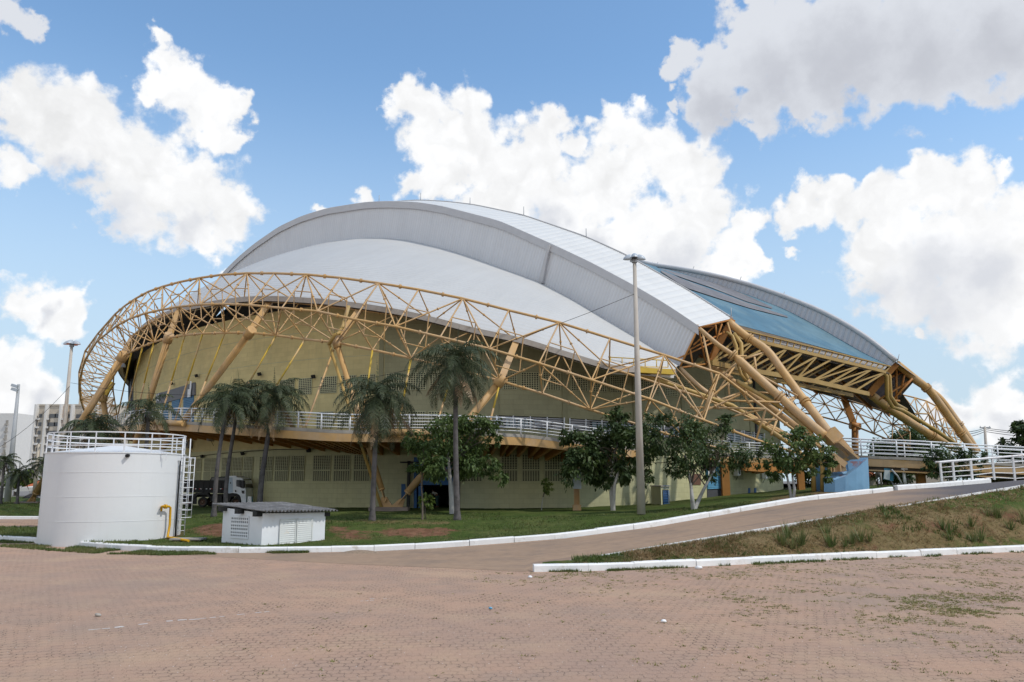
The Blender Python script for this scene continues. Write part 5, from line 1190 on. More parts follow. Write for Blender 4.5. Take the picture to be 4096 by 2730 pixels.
for k in range(6): x = 730+k*6; slab(m, [(x, 2014.8), (x+2.5, 2014.8), (x+5.5, 2009.2), (x+3, 2009.2)], -.03, -.02)
m.build('hazard_stripe', M['redlamp'], bp_)
def wheel(px, py, rpx, dy, double=False):
    c = tp(px, py, dy); r = rpx/F*TY*1.01; m = MB(); pr = []; n = 28
    prof = [(r*.58, 0), (r*.62, -.02), (r*.92, -.03), (r, .03), (r, .25), (r*.92, .30), (r*.5, .30)]
    rows = [[c+Vector((q*cos(2*pi*k/n), z, q*sin(2*pi*k/n))) for k in range(n+1)] for q, z in prof]; m.grid(rows); w_ = m.build('wheel', M['rubber'], tr)
    m = MB(); prof = [(.02, -.03), (r*.2, -.03), (r*.22, .04), (r*.45, .07), (r*.5, .02), (r*.6, .01)]
    m.grid([[c+Vector((q*cos(2*pi*k/n), z, q*sin(2*pi*k/n))) for k in range(n+1)] for q, z in prof])
    for k in range(8): a = 2*pi*k/8; m.tube([c+Vector((r*.33*cos(a), .03, r*.33*sin(a))), c+Vector((r*.33*cos(a), -.02, r*.33*sin(a)))], .028, 6)
    m.build('rim', M['rim'], w_)
wheel(810, 2009.5, 19, -.02); wheel(748, 2009.5, 19, .12); wheel(942, 2010, 19.5, .05); wheel(810, 2009.5, 19, 1.9); wheel(942, 2010, 19.5, 1.9)
m = MB(); slab(m, [(913, 1907.5), (932, 1906), (945, 1909), (970, 1914), (977, 1926), (982, 1955), (983, 1989), (962, 1989), (958, 1981), (948, 1975), (928, 1973), (912, 1975)], .0, W2)
slab(m, [(962, 1989.5), (984, 1989.5), (983, 2012), (966, 2012), (964, 1998)], .03, W2-.03); slab(m, [(912, 1905), (938, 1903.5), (946, 1908.5), (912, 1908)], .2, W2-.2); cab = m.build('cab', M['cab'], tr)
m = MB(); slab(m, [(945, 1920), (970, 1921), (976, 1936), (979, 1952), (968, 1954), (958, 1949), (945, 1946)], -.02, .0); slab(m, [(966, 1963), (978, 1963), (977, 1976), (970, 1975), (967, 1971)], -.02, .0)
m.prism([tp(972, 1917, .15), tp(982.5, 1952, .15), tp(982.5, 1952, W2-.15), tp(972, 1917, W2-.15)], [tp(973, 1917, .15), tp(983.4, 1952, .15), tp(983.4, 1952, W2-.15), tp(973, 1917, W2-.15)]); m.build('window', M['glass'], cab)
m = MB(); slab(m, [(941, 1961), (945, 1961), (945, 1970), (940, 1969)], -.03, .0); slab(m, [(921, 1929), (924, 1929), (924, 1936), (921, 1936)], -.03, 0); m.build('door_handle', M['black'], cab)
m = MB(); slab(m, [(976, 1924), (983, 1924), (983, 1951), (978, 1955)], -.35, -.15); m.tube([tp(972, 1920, -.02), tp(978, 1926, -.25)], .03, 6); m.build('mirror', M['black'], cab)
m = MB(); slab(m, [(910, 1974), (928, 1974), (948, 1977), (958, 1984), (962, 2012), (958, 2012), (952, 1992), (940, 1985), (926, 1988), (916, 2010), (908, 2010)], -.03, .7); m.build('wheel_arch', M['black'], cab)
m = MB(); slab(m, [(914, 1912), (930, 1910), (932, 1970), (913, 1973)], -.012, 0); m.build('cab_side_panel', mat('pale_blue_cab_panel', (.38, .47, .55), .35), cab)
c = P(1001, 2011, 70); bx = thing('paper_bin', 'white and blue box standing by the nose of the dump truck', 'bin', (c.x, c.y, gz))
m = MB(); m.prism([P(989, 2022, 70), P(1006, 2022, 70), P(1006, 2022, 70.5), P(989, 2022, 70.5)], [P(991, 1986, 70), P(1005, 1987, 70), P(1005, 1987, 70.5), P(991, 1986, 70.5)]); m.build('front_panel', M['white'], bx)
m = MB(); m.prism([P(1006.5, 2022, 69.98), P(1012, 2022, 70.6), P(1012, 2022, 71), P(1006.5, 2022, 71)], [P(1005.5, 1986, 69.98), P(1011, 1988, 70.6), P(1011, 1988, 71), P(1005.5, 1986, 71)]); m.build('side_panel', M['shutter_light'], bx)

# ================================================================== LAMP POSTS
def lamp_post(name, px0, py0, px1, py1, Y, r0, r1, heads, label, m_='pole'):
    a, b = P(px0, py0, Y), P(px1, py1, Y); b.y = Y; t = thing(name, label, 'lamp post', a)
    m = MB(); m.tube([a-UPV*.3, a.lerp(b, .5), b], [r0, (r0+r1)/2, r1], 16); m.build('pole', M[m_], t)
    m = MB(); m.lathe(b, [(r1*1.5, -.08), (r1*1.7, 0), (r1*1.3, .2), (.02, .26)], 14); m.tube([b+UPV*.2, b+UPV*.5], .05, 6); hd = m.build('bracket', M['steelgrey'], t)
    for az, rad in heads:
        m = MB(); d = Vector((cos(az), sin(az), 0)); c = b+d*rad+UPV*.14; sx = Vector((-d.y, d.x, 0)); rows = []
        for k in range(7):
            q = k/6; rr = .24*sqrt(max(0.02, 1-q*q)); rows.append([c+(d*cos(2*pi*i/16)*1.35+sx*sin(2*pi*i/16))*rr+UPV*(.33*q)+d*(-.10*q) for i in range(17)])
        m.grid(rows); o = m.build('lamp_head', M['lampcap'], t)
        m = MB(); m.poly([p-UPV*.005 for p in rows[0][:-1]]); m.tube([b+UPV*.1, c+UPV*.1], .05, 6); m.build('lamp_glass', M['glass'], o)
    return t, b
lamp_post('lamp_post', 2565, 2038, 2538, 1047, 50.5, .265, .115, [(pi*1.0, .42), (0, .42), (pi*1.46, .40), (pi*.5, .42)], 'tall concrete lamp post with four lamp heads standing alone on the lawn')
lamp_post('lamp_post', 228, 2030, 287, 1385, 66, .22, .11, [(pi, .40), (0, .40), (pi*1.5, .36), (pi*.5, .4)], 'leaning concrete lamp post behind the water tank on its left side')
def cable(p, q, sag, label, r=.014):
    m = MB(); m.tube([p.lerp(q, k/16)-UPV*(sag*4*(k/16)*(1-k/16)) for k in range(17)], r, 5); tag(m.build('cable', M['wire'], None, p), label, 'cable')
cable(P(2535, 1178, 50.4), P(283, 1532, 65.8), 3.2, 'thin black cable sagging in front of the arena between two lamp posts', .016)
cable(P(280, 1545, 65.8), P(-300, 1890, 60), 1.6, 'thin black cable running down leftwards from the leaning lamp post', .016)
t = thing('floodlight_mast', 'slender grey floodlight mast with two side lamps at the far left', 'floodlight mast', P(28, 2016, 92))
m = MB(); m.tube([P(28, 2020, 92), P(75, 1538, 92)], [.36, .15], 12); m.build('pole', M['steelgrey'], t)
for py in (1545, 1560):
    m = MB(); c = P(60, py, 91.8); m.box(c, (.75, .4, .32), (Vector((.95, 0, -.3)), Vector((0, 1, 0)), Vector((.3, 0, .95)))); m.tube([c, P(74, py+2, 92)], .05, 6); m.build('lamp_head', M['lampcap'], t)
t = thing('street_lamp', 'thin cream street lamp in front of the beige apartment block', 'street lamp', P(138, 1985, 112))
m = MB(); m.tube([P(136, 1990, 112), P(156, 1778, 112)], [.30, .14], 10); m.build('pole', mat('cream_pole', (.5, .44, .36), .8), t)
m = MB(); 
for dx in (-9, 4): m.prism([P(153+dx, 1776, 112), P(161+dx, 1776, 112), P(161+dx, 1776, 113), P(153+dx, 1776, 113)], [P(155+dx, 1772, 112), P(160+dx, 1772, 112), P(160+dx, 1772, 113), P(155+dx, 1772, 113)])
m.build('lamp_head', M['white'], t)

# ================================================================== FOOTBRIDGE AND HANDRAIL ON THE RIGHT
fb = thing('footbridge', 'elevated footbridge on a tan steel girder leading right from the blue buttress', 'footbridge', P(3700, 1930, 66))
BL = catmull([P(3240, 1812, 72), P(3392, 1819, 68.5), P(3472, 1824, 67), P(3690, 1833, 66), P(3962, 1850, 66), P(4300, 1866, 66), P(4800, 1885, 66)], 4)
bk2 = Vector((0.1, 3.2, 0)); m = MB()
for a, b in zip(BL, BL[1:]): m.prism([a-UPV*.22, b-UPV*.22, b+bk2-UPV*.22, a+bk2-UPV*.22], [a, b, b+bk2, a+bk2])
m.build('deck_slab', M['concrete'], fb)
for nm, z0, z1, d0, mm in (('girder', .24, .86, .05, 'tan'), ('girder_web', .86, 1.12, .28, 'dark'), ('girder_flange', 1.12, 1.24, .02, 'tan'), ('back_girder', .24, 1.24, 2.9, 'tan')):  # dark web: the shade of the recess is in its colour
    m = MB()
    for a, b in zip(BL, BL[1:]):
        y0, y1 = Vector((0, d0, 0)), Vector((0, d0+.22, 0)); m.prism([a+y0-UPV*z1, b+y0-UPV*z1, b+y1-UPV*z1, a+y1-UPV*z1], [a+y0-UPV*z0, b+y0-UPV*z0, b+y1-UPV*z0, a+y1-UPV*z0])
    m.build(nm, M[mm], fb)
railing([p+Vector((0, .08, 0)) for p in BL], 1.36, 5, fb, 2.7, .062, .06, .032); railing([p+bk2+Vector((0, -.1, 0)) for p in BL], 1.36, 4, fb, 2.5, .05, .05, .03)
m = MB(); m.box(P(3682, 1905, 67.2), (.62, .5, 1.6)); m.build('column', M['orange'], fb)
m = MB(); m.tube([P(3622, 1946, 66.6), P(3614, 1878, 66.6)], .13, 10); m.box(P(3614, 1872, 66.6), (.5, .4, .3)); m.build('column', M['rail'], fb)
hr = thing('handrail', 'white rust stained tubular handrail at the top of the rising road', 'handrail', P(3770, 1935, 56.5))
HB = [(3768, 1936, 56.4), (3818, 1933, 56.6), (3890, 1928, 57), (3977, 1917, 57.6), (4060, 1923, 58.2), (4150, 1915, 59), (4250, 1905, 60), (4400, 1890, 61)]
HT = [(3752, 1851), (3815, 1846), (3880, 1841), (3965, 1834), (4048, 1827), (4135, 1819), (4230, 1810), (4370, 1798)]
m = MB(); tops = []
for (x, y, Y), (xt, yt) in zip(HB, HT):
    b = P(x, y, Y); q = P(xt+6, yt, Y); tp_ = Vector((b.x, Y, q.z)); tops.append(tp_); m.box((b+tp_)/2, (.13, .13, tp_.z-b.z+.1))
m.build('post', M['rustrail'], hr)
m = MB(); m.tube([tops[0]+Vector((-.32, 0, .02))]+[p+UPV*.02 for p in tops], .085, 8); m.build('top_rail', M['rustrail'], hr)
m = MB()
for f_ in (.24, .47, .70, .92):
    m.tube([(lambda b, q: b+(q-b)*(1-f_))(P(x, y, Y), q) for (x, y, Y), q in zip(HB, tops)], .035, 6)
m.build('rail', M['rustrail'], hr)
sb = thing('leaning_sign_box', 'white and teal sign box leaning on a bent pole under the footbridge', 'sign', P(3600, 1950, 67))
m = MB(); sbp = [(3535, 1916), (3559, 1921), (3561, 1882), (3538, 1881)]; m.prism([P(x, y, 66.5) for x, y in sbp], [P(x, y, 66.7) for x, y in sbp]); m.build('front_panel', mat('sign_white', (.45, .5, .5), .5), sb)
m = MB(); q = [(3533, 1919), (3572, 1926), (3577, 1884), (3570, 1876), (3536, 1874)]; m.prism([P(x, y, 66.71) for x, y in q], [P(x+2, y, 68.0) for x, y in q]); m.build('box', mat('teal_panel', (.04, .2, .3), .5), sb)
m = MB(); m.tube([P(3612, 1946, 66.4), P(3590, 1905, 66.4), P(3566, 1879, 66.4)], .07, 8); m.tube([P(3576, 1950, 66.9), P(3568, 1930, 66.9)], .05, 6); m.build('pole', M['steelgrey'], sb)
tb_ = thing('meter_post', 'grey electricity meter box on a post right of the blue buttress', 'meter box', P(3513, 1951, 70))
m = MB(); m.box(P(3511, 1901, 70), (.3, .2, .44)); m.build('meter_box', M['steelgrey'], tb_)
m = MB(); m.tube([P(3512, 1951, 70), P(3509, 1912, 70)], .05, 6); m.build('post', M['pole'], tb_)
m = MB(); m.tube([P(3526, 1951, 70.5), P(3522, 1892, 70.5)], .075, 8); tag(m.build('wooden_post', M['trunkwhite'], None, P(3526, 1951, 70.5)), 'thin pale wooden post beside the electricity meter box', 'post')

# ================================================================== WALL FITTINGS
def aircon(px, py, w, h, label, m_='white', off=.35):
    p, tg = wall_hit(px, py); nrm = Vector((tg.y, -tg.x, 0)); T = Vector((tg.x, tg.y, 0)); c = p+nrm*off; s = p.y/F
    t = thing('air_conditioner', label, 'air conditioner', c, 'air conditioner units on the arena wall')
    m = MB(); m.box(c, (w*s, .42, h*s), (T, nrm, UPV)); m.box(c-nrm*.15-UPV*(h*s/2+.05), (w*s*.9, .6, .05), (T, nrm, UPV)); m.build('casing', M[m_], t)
    m = MB(); r = h*s*.36; q = c+nrm*.215+T*(w*s*.08)
    m.poly([q+(T*cos(2*pi*k/18)+UPV*sin(2*pi*k/18))*r for k in range(18)]); m.build('fan_grille', M['greypanel'], t)
    m = MB(); m.tube([c-UPV*(h*s/2)+T*.2, c-UPV*(h*s/2+.5)+T*.25-nrm*.3], .02, 5); m.build('hose', M['wire'], t)
aircon(2935, 1890, 25, 22, 'white air conditioner between the two grilles right of the orange column'); aircon(3045, 1902, 24, 22, 'white air conditioner under the orange edge beam behind the tree'); aircon(3108, 1906, 14, 20, 'narrow white air conditioner furthest right on the shaded wall')
aircon(768, 1777, 24, 28, 'old dark air conditioner under the deck left of the palms', 'concrete'); aircon(853, 1753, 17, 20, 'small pale air conditioner high under the deck behind the palm trunks', 'concrete')
def wall_lamp(px, py, label, off=.3):
    p, tg = wall_hit(px, py); nrm = Vector((tg.y, -tg.x, 0)); T = Vector((tg.x, tg.y, 0)); t = thing('wall_floodlight', label, 'floodlight', p+nrm*off, 'floodlights fixed to the arena wall')
    m = MB(); m.box(p+nrm*off, (.32, .2, .3), (T, (nrm-UPV*.4).normalized(), (UPV+nrm*.4).normalized())); m.build('lamp_head', M['black'], t)
    m = MB(); m.tube([p, p+nrm*off], .03, 5); m.build('bracket', M['steelgrey'], t)
for px, py, lb in ((797, 1505, 'black floodlight high on the wall above the grey banner'), (698, 1536, 'small floodlight on the wall just above the banner between tie rods'), (1048, 1499, 'grey floodlight on the upper wall above the tallest left palms'), (543, 1608, 'small black floodlight beside the red wall stripe'), (1262, 1509, 'floodlight on the wall above the row of upper grilles'), (820, 1827, 'floodlight on the lower wall behind the thin palm trunks'), (981, 1815, 'floodlight on the lower wall above the truck cab'), (1243, 1803, 'floodlight on the lower wall above the grilles right of the dead fronds')): wall_lamp(px, py, lb)
m = MB(); c = hit(652/1+0, 1300, RC)[0]; q = P(490, 1462, 90); m.lathe(q, [(.35, -.2), (.3, .1), (.12, .25), (.02, .3)], 12); tag(m.build('pendant_lamp', M['lampcap'], None, q), 'grey pendant lamp hanging inside the left end of the truss', 'lamp')
# conduit sagging along the lower wall
m = MB(); pts = [wall_hit(px, py)[0] for px, py in ((740, 1832), (800, 1825), (860, 1818), (920, 1812), (1000, 1806), (1100, 1800), (1230, 1798), (1330, 1794), (1400, 1796))]; m.tube([p+Vector((0, -.12, 0)) for p in pts], .03, 5); tag(m.build('conduit', M['wire'], None, pts[0]), 'black conduit running along the lower wall above the grilles', 'conduit')
# gate kiosk built against the wall
p0 = P(2640, 2020, 65.2); kk = thing('gate_kiosk', 'small khaki lean-to with a blue iron gate against the lower wall', 'kiosk', p0)
m = MB(); L_, R_ = P(2606, 2026, 66.8), P(2679, 2016, 65.8); Nn = P(2645, 2021, 64.0); Bn = L_+(R_-Nn); zb = p0.z-.5; zt_ = P(2660, 1948, 65).z
m.prism([up_to(q, zb) for q in (L_, Nn, R_, Bn)], [up_to(q, zt_) for q in (L_, Nn, R_, Bn)]); m.build('wall', M['wallplain'], kk)
m = MB(); ex = lambda q, d: q+Vector(((q.x-p0.x)*d, (q.y-p0.y)*d-.05, 0)); m.prism([up_to(ex(q, .12), zt_+.01) for q in (L_, Nn, R_, Bn)], [up_to(ex(q, .12), zt_+.1) for q in (L_, Nn, R_, Bn)]); m.build('roof', M['concrete'], kk)
m = MB(); fdir = (R_-Nn).normalized(); fn = Vector((fdir.y, -fdir.x, 0)); a = Nn+fdir*.35+fn*.03; ln = (R_-Nn).length-.65; m.prism([up_to(a, zb), up_to(a+fdir*ln, zb), up_to(a+fdir*ln-fn*.02, zb), up_to(a-fn*.02, zb)], [up_to(a, zt_-.25), up_to(a+fdir*ln, zt_-.25), up_to(a+fdir*ln-fn*.02, zt_-.25), up_to(a-fn*.02, zt_-.25)]); gd = m.build('doorway', M['hole'], kk)
m = MB()
for k in range(7): q = a+fdir*(ln*k/6)+fn*.05; m.tube([up_to(q, zb), up_to(q, zt_-.3)], .025, 5)
for k in range(9): z = zb+.4+k*.2; m.tube([up_to(a+fn*.05, z), up_to(a+fdir*ln+fn*.05, z+.0)], .02, 4)
m.build('gate', M['bluedoor'], gd)

# ================================================================== PERSON IN THE DARK STORE ROOM, BIRD ON THE PATH
def skin_mesh(name, verts, edges, radii, mat_, parent, loc, sub=2):
    me = bpy.data.meshes.new(name); me.from_pydata([tuple(Vector(v)-Vector(loc)) for v in verts], edges, []); o = bpy.data.objects.new(name, me); COL.objects.link(o)
    sm = o.modifiers.new('skin', 'SKIN'); ss = o.modifiers.new('sub', 'SUBSURF'); ss.levels = ss.render_levels = sub
    for i, r in enumerate(radii): me.skin_vertices[0].data[i].radius = (r, r) if not isinstance(r, tuple) else r
    me.skin_vertices[0].data[0].use_root = True
    dg = bpy.context.evaluated_depsgraph_get(); ne = bpy.data.meshes.new_from_object(o.evaluated_get(dg)); bpy.data.objects.remove(o); ne.materials.append(mat_)
    for p in ne.polygons: p.use_smooth = True
    o = bpy.data.objects.new(name, ne); COL.objects.link(o); WOFF[o.name] = Vector(loc)
    if parent is not None: o.parent = parent
    else: o.location = loc
    return o
pb_ = P(1745, 2031, 67.5); fz = 1.24; pe = thing('person', 'person in a pale shirt and dark trousers bending forward inside the dark store room', 'person', (pb_.x, pb_.y, fz))
def v3(x, y, z): return (pb_.x+x, pb_.y+y, fz+z)
vs = [v3(.05,0,.92), v3(-.05,0,1.12), v3(-.22,-.02,1.30), v3(-.30,-.03,1.36), v3(-.40,-.05,1.42), v3(-.26,-.2,1.26), v3(-.38,-.24,1.02), v3(-.46,-.26,.80), v3(-.26,.17,1.26), v3(-.36,.2,1.02), v3(-.45,.18,.8), v3(.06,-.1,.88), v3(.02,-.12,.5), v3(.06,-.13,.08), v3(-.08,-.15,.04), v3(.06,.1,.88), v3(.1,.12,.5), v3(.16,.12,.08), v3(.02,.12,.04)]
es = [(0,1),(1,2),(2,3),(3,4),(2,5),(5,6),(6,7),(2,8),(8,9),(9,10),(0,11),(11,12),(12,13),(13,14),(0,15),(15,16),(16,17),(17,18)]
skin_mesh('body', vs, es, [.15,.15,.15,.06,.095,.06,.045,.04,.06,.045,.04,.09,.065,.045,.04,.09,.065,.045,.04], M['skin'], pe, (pb_.x, pb_.y, fz))
skin_mesh('shirt', [v3(.02,0,.98), v3(-.06,0,1.13), v3(-.22,-.02,1.30), v3(-.26,-.2,1.26), v3(-.33,-.23,1.1), v3(-.26,.17,1.26), v3(-.32,.19,1.1)], [(0,1),(1,2),(2,3),(3,4),(2,5),(5,6)], [.175,.175,.17,.08,.065,.08,.065], mat('pale_shirt', (.62, .6, .52), .9), pe, (pb_.x, pb_.y, fz))
skin_mesh('trousers', [v3(.05,0,.94), v3(.06,-.1,.86), v3(.02,-.12,.5), v3(.06,-.13,.12), v3(.06,.1,.86), v3(.1,.12,.5), v3(.16,.12,.12)], [(0,1),(1,2),(2,3),(0,4),(4,5),(5,6)], [.165,.115,.085,.065,.115,.085,.065], mat('teal_trousers', (.06, .12, .12), .9), pe, (pb_.x, pb_.y, fz))
m = MB(); m.ball(v3(-.38,-.04,1.47), (.1, .1, .09)); m.build('hair', M['black'], pe)
bpos = P(156, 2117, 59.6); bpos.z = .02; bs = 60/F
bird = thing('bird', 'small black and white lapwing standing on the strip of paving left of the tank', 'bird', bpos)
def bv(px, py, dy=0): q = P(px, py, 59.6); return Vector((q.x, 59.6+dy, q.z))
skin_mesh('body', [bv(156,2108.5), bv(151.5,2106.5), bv(149.5,2104), bv(162,2110), bv(166.5,2112)], [(0,1),(1,2),(0,3),(3,4)], [(.075,.07),(.06,.06),(.045,.045),(.05,.04),(.02,.012)], M['black'], bird, bpos, 2)
m = MB(); m.ball(bv(156.5, 2110.6), (.085, .05, .035)); m.build('belly', M['white'], bird)
m = MB(); m.tube([bv(149, 2104.5), bv(146.8, 2105)], [.015, .004], 5); m.build('beak', M['redlamp'], bird)
for s in (-.025, .025):
    m = MB(); a = bv(155.6+s*20, 2111.5, s); m.tube([a, Vector((a.x, a.y, .1)), Vector((a.x+.01, a.y, .01)), Vector((a.x-.05, a.y, .008))], .007, 5); m.build('leg', M['redlamp'], bird)
# small heaps and litter
m = MB()
def heap(px, py, rx, rz, label, mt):
    c = ground_px(px, py); mm_ = MB(); rows = []
    for k in range(6):
        q = k/5; rows.append([c+Vector((rx*(1-q)*cos(2*pi*i/20)*(1+.25*noise.noise(Vector((i*.7, k, px)))), rx*.55*(1-q)*sin(2*pi*i/20), rz*(1-(1-q)**2)+.03*noise.noise(Vector((i, k*2., px))))) for i in range(20)]+[None]); rows[-1][-1] = rows[-1][0].copy()
    mm_.grid(rows); tag(mm_.build('dirt_heap', mt, None, c), label, 'dirt heap')
sandm = mat('sandy_dirt', (.27, .2, .14), .95, .3, 8, bump=.5)
heap(1442, 2212, 1.0, .13, 'larger flat heap of sandy dirt against the white kerb right of the shed', sandm); heap(1716, 2200, .5, .07, 'smaller heap of sandy dirt against the kerb left of the road', sandm)
for px, py, s, lb in ((392, 2467, .09, 'grey pebble on the paving above the faded white line'), (2655, 2492, .08, 'pale crumpled litter scrap on the paving near the centre'), (2120, 2313, .09, 'white litter scrap at the rounded end of the lower kerb'), (2795, 2278, .16, 'bundled white litter against the lower kerb'), (1962, 2437, .06, 'tiny blue scrap on the paving below the road mouth')):
    c = ground_px(px, py); mm_ = MB(); mm_.ball(c+UPV*s*.4, (s, s*.7, s*.5), 7, 4)
    for v in mm_.v: v += Vector((noise.noise(v*9), noise.noise(v*9+Vector((5, 0, 0))), noise.noise(v*7)))*s*.3
    tag(mm_.build('litter', M['shutter_light'] if 'blue' in lb else (M['concrete'] if 'grey' in lb else M['white']), None, c), lb, 'litter')

# ================================================================== PALMS AND TREES
def frond(m, base, az, p0, droop, L_, width, npair=34, dead=False, rng=random):
    d = Vector((cos(az), sin(az), 0)); side = Vector((-d.y, d.x, 0)); pts = []; p = Vector(base); n = 16; twist = rng.uniform(-.25, .25)
    for i in range(n+1):
        s = i/n; a = p0-droop*s**1.25; pts.append(p.copy()); p = p+(d*cos(a)+UPV*sin(a)+side*twist*s)*(L_/n)
    m.tube(pts, [.035*(1-.85*i/n) for i in range(n+1)], 4, caps=False)
    for k in range(npair):
        s = .12+.88*(k+rng.random()*.5)/npair; f_ = s*n; i = min(n-1, int(f_)); q = pts[i].lerp(pts[i+1], f_-i); t = (pts[i+1]-pts[i]).normalized(); up = t.cross(side).normalized()
        if up.z < 0: up = -up
        ll = width*sin(pi*min(1, .18+s*.80))*rng.uniform(.8, 1.12)
        for sg in (-1, 1):
            o = (side*sg*rng.uniform(.75, 1.0)+t*rng.uniform(.35, .7)+up*rng.uniform(-.1, .25)).normalized(); dn = Vector((0, 0, -1))*ll*(rng.uniform(.35, .75) if not dead else rng.uniform(.7, 1.1))
            mid = q+o*ll*.5+dn*.18; tip = q+o*ll*(.85 if not dead else .5)+dn; w = t*.028+up*.0
            m.quad(q-w*.6, q+w*.6, mid+w, mid-w); m.quad(mid-w, mid+w, tip+w*.15, tip-w*.15)
def palm(base, bend, top, n, L_, width, label, Yd=0.0, dead=0, seed=1, tr=.15, tops=True, p_low=-.5, cat='palm', young=False):
    rng = random.Random(seed); t = thing('palm_tree', label, cat, base, 'palm trees round the arena')
    m = MB(); ln = catmull([base-UPV*.2, bend, top], 8); k = len(ln)-1
    m.tube(ln, [tr*(1.15-.45*i/k)+(.05 if i < 2 else 0)+.008*(i % 2) for i in range(k+1)], 9); m.build('trunk', M['trunkpalm'], t)
    m = MB(); md = MB()
    for i in range(n):
        az = i*2.39996+rng.uniform(-.25, .25); f_ = i/max(1, n-1); p0 = lerp(1.35, p_low, f_**.85)+rng.uniform(-.12, .12)
        frond(m, top+UPV*.15, az, p0, rng.uniform(1.75, 2.5)*(1 if p0 > .2 else .75), L_*rng.uniform(.82, 1.1)*(1 if f_ > .15 else .75), width, 36, False, rng)
    if tops:
        frond(m, top+UPV*.2, rng.random()*6, 1.5, .12, L_*.62, width*.28, 14, False, rng)
    m.build('frond_crown', M['frond'], t)
    if dead:
        for i in range(dead):
            frond(md, top-UPV*.1, i*2.1+rng.random(), rng.uniform(-.9, -.5), rng.uniform(.5, .75), L_*rng.uniform(.65, 1.05), width*.7, 30, True, rng)
        md.build('dead_fronds', M['deadfrond'], t)
        mb2 = MB()
        for i in range(12):
            a = rng.random()*6.3; d = Vector((cos(a), sin(a), 0)); mb2.tube([top+d*.1, top+d*.35-UPV*.15, top+d*.42-UPV*.5, top+d*.30-UPV*.75], [.05, .04, .03, .01], 5)
        mb2.build('husks', M['trunkpalm'], t)
    return t
def PP(px, Y, py=None): return lawn_pt(px, Y) if py is None else P(px, py, Y)
palm(lawn_pt(855, 57.5), PP(872, 57.5, 1850), PP(908, 57.5, 1622), 30, 3.1, .75, 'leaning palm nearest the dump truck with its trunk rising beside the shed roof', dead=1, seed=3, tr=.15)
palm(lawn_pt(900, 60), PP(912, 60, 1880), PP(958, 60, 1590), 28, 3.2, .75, 'second leaning palm whose trunk crosses the dump truck cab', dead=5, seed=5, tr=.15)
palm(lawn_pt(1036, 60), PP(1052, 60, 1880), PP(1098, 60, 1598), 38, 3.6, .85, 'curved palm with many hanging brown dead fronds right of the dump truck', dead=13, seed=9, tr=.2)
palm(lawn_pt(1489, 50.6), PP(1498, 50.6, 1850), PP(1512, 50.6, 1592), 42, 3.75, .85, 'palm standing left of the V shaped steel legs with a drooping crown', dead=9, seed=13, tr=.16, p_low=-.95)
palm(lawn_pt(1830, 50.6), PP(1823, 50.6, 1800), PP(1822, 50.6, 1455), 40, 3.8, .85, 'tallest palm with a dark straight trunk in front of the leafy tree', dead=8, seed=21, tr=.17, p_low=-.8)
palm(lawn_pt(372, 60) if False else P(372, 2060, 60), PP(372, 60, 1860), PP(372, 60, 1725), 30, 3.1, .75, 'low palm behind the water tank beside the leaning lamp post', dead=2, seed=31, tr=.22, p_low=-.35)
palm(P(585, 2050, 60), PP(580, 60, 1880), PP(596, 60, 1650), 18, 3.3, .72, 'palm behind the water tank with one frond arching high over its crown', dead=2, seed=35, tr=.17, p_low=-.55)
for i, (x0, x1, yb, yt, s, lb) in enumerate(((2, 18, 2012, 1852, 41, 'slim dark palm furthest left at the frame edge'), (68, 76, 2022, 1900, 43, 'short palm beside the floodlight mast on the far left lawn'), (172, 176, 2019, 1862, 47, 'slim palm just left of the water tank'))):
    palm(P(x0, yb, 87), PP((x0+x1)/2, 87, (yb+yt)/2), PP(x1, 87, yt), 18, 2.2, .5, lb, dead=1, seed=s, tr=.15)

def leaves(m, blobs, Y, n_per, size, rng, droop=.4, dens=1.0):
    for bx_, by_, br_ in blobs:
        c = P(bx_, by_, Y); R = br_*Y/F*1.06; c.y += rng.uniform(-.8, .8)*R
        # twigs as sub-clumps so that the crown gets lights and gaps
        ncl = max(6, int(14*(R/.9)**1.8*dens))
        for _ in range(ncl):
            v = Vector((rng.gauss(0, 1), rng.gauss(0, 1), rng.gauss(0, 1))).normalized()*R*rng.uniform(.35, 1.02); cc = c+v; r2 = R*rng.uniform(.22, .42)
            ax = (v.normalized()+Vector((rng.uniform(-.5, .5), rng.uniform(-.5, .5), rng.uniform(-.3, .5)))).normalized()
            for _ in range(n_per):
                w = Vector((rng.gauss(0, .5), rng.gauss(0, .5), rng.gauss(0, .42)))*r2; q = cc+w
                d = (ax*.5+Vector((rng.uniform(-1, 1), rng.uniform(-1, 1), rng.uniform(-.7, .5)-droop))).normalized(); s = d.cross(Vector((rng.uniform(-1, 1), rng.uniform(-1, 1), 1.2))).normalized()
                L_ = size*rng.uniform(.7, 1.3); W_ = L_*.24; mid = q+d*L_*.5; tip = q+d*L_-UPV*L_*.15
                m.quad(q, mid+s*W_, tip, mid-s*W_)
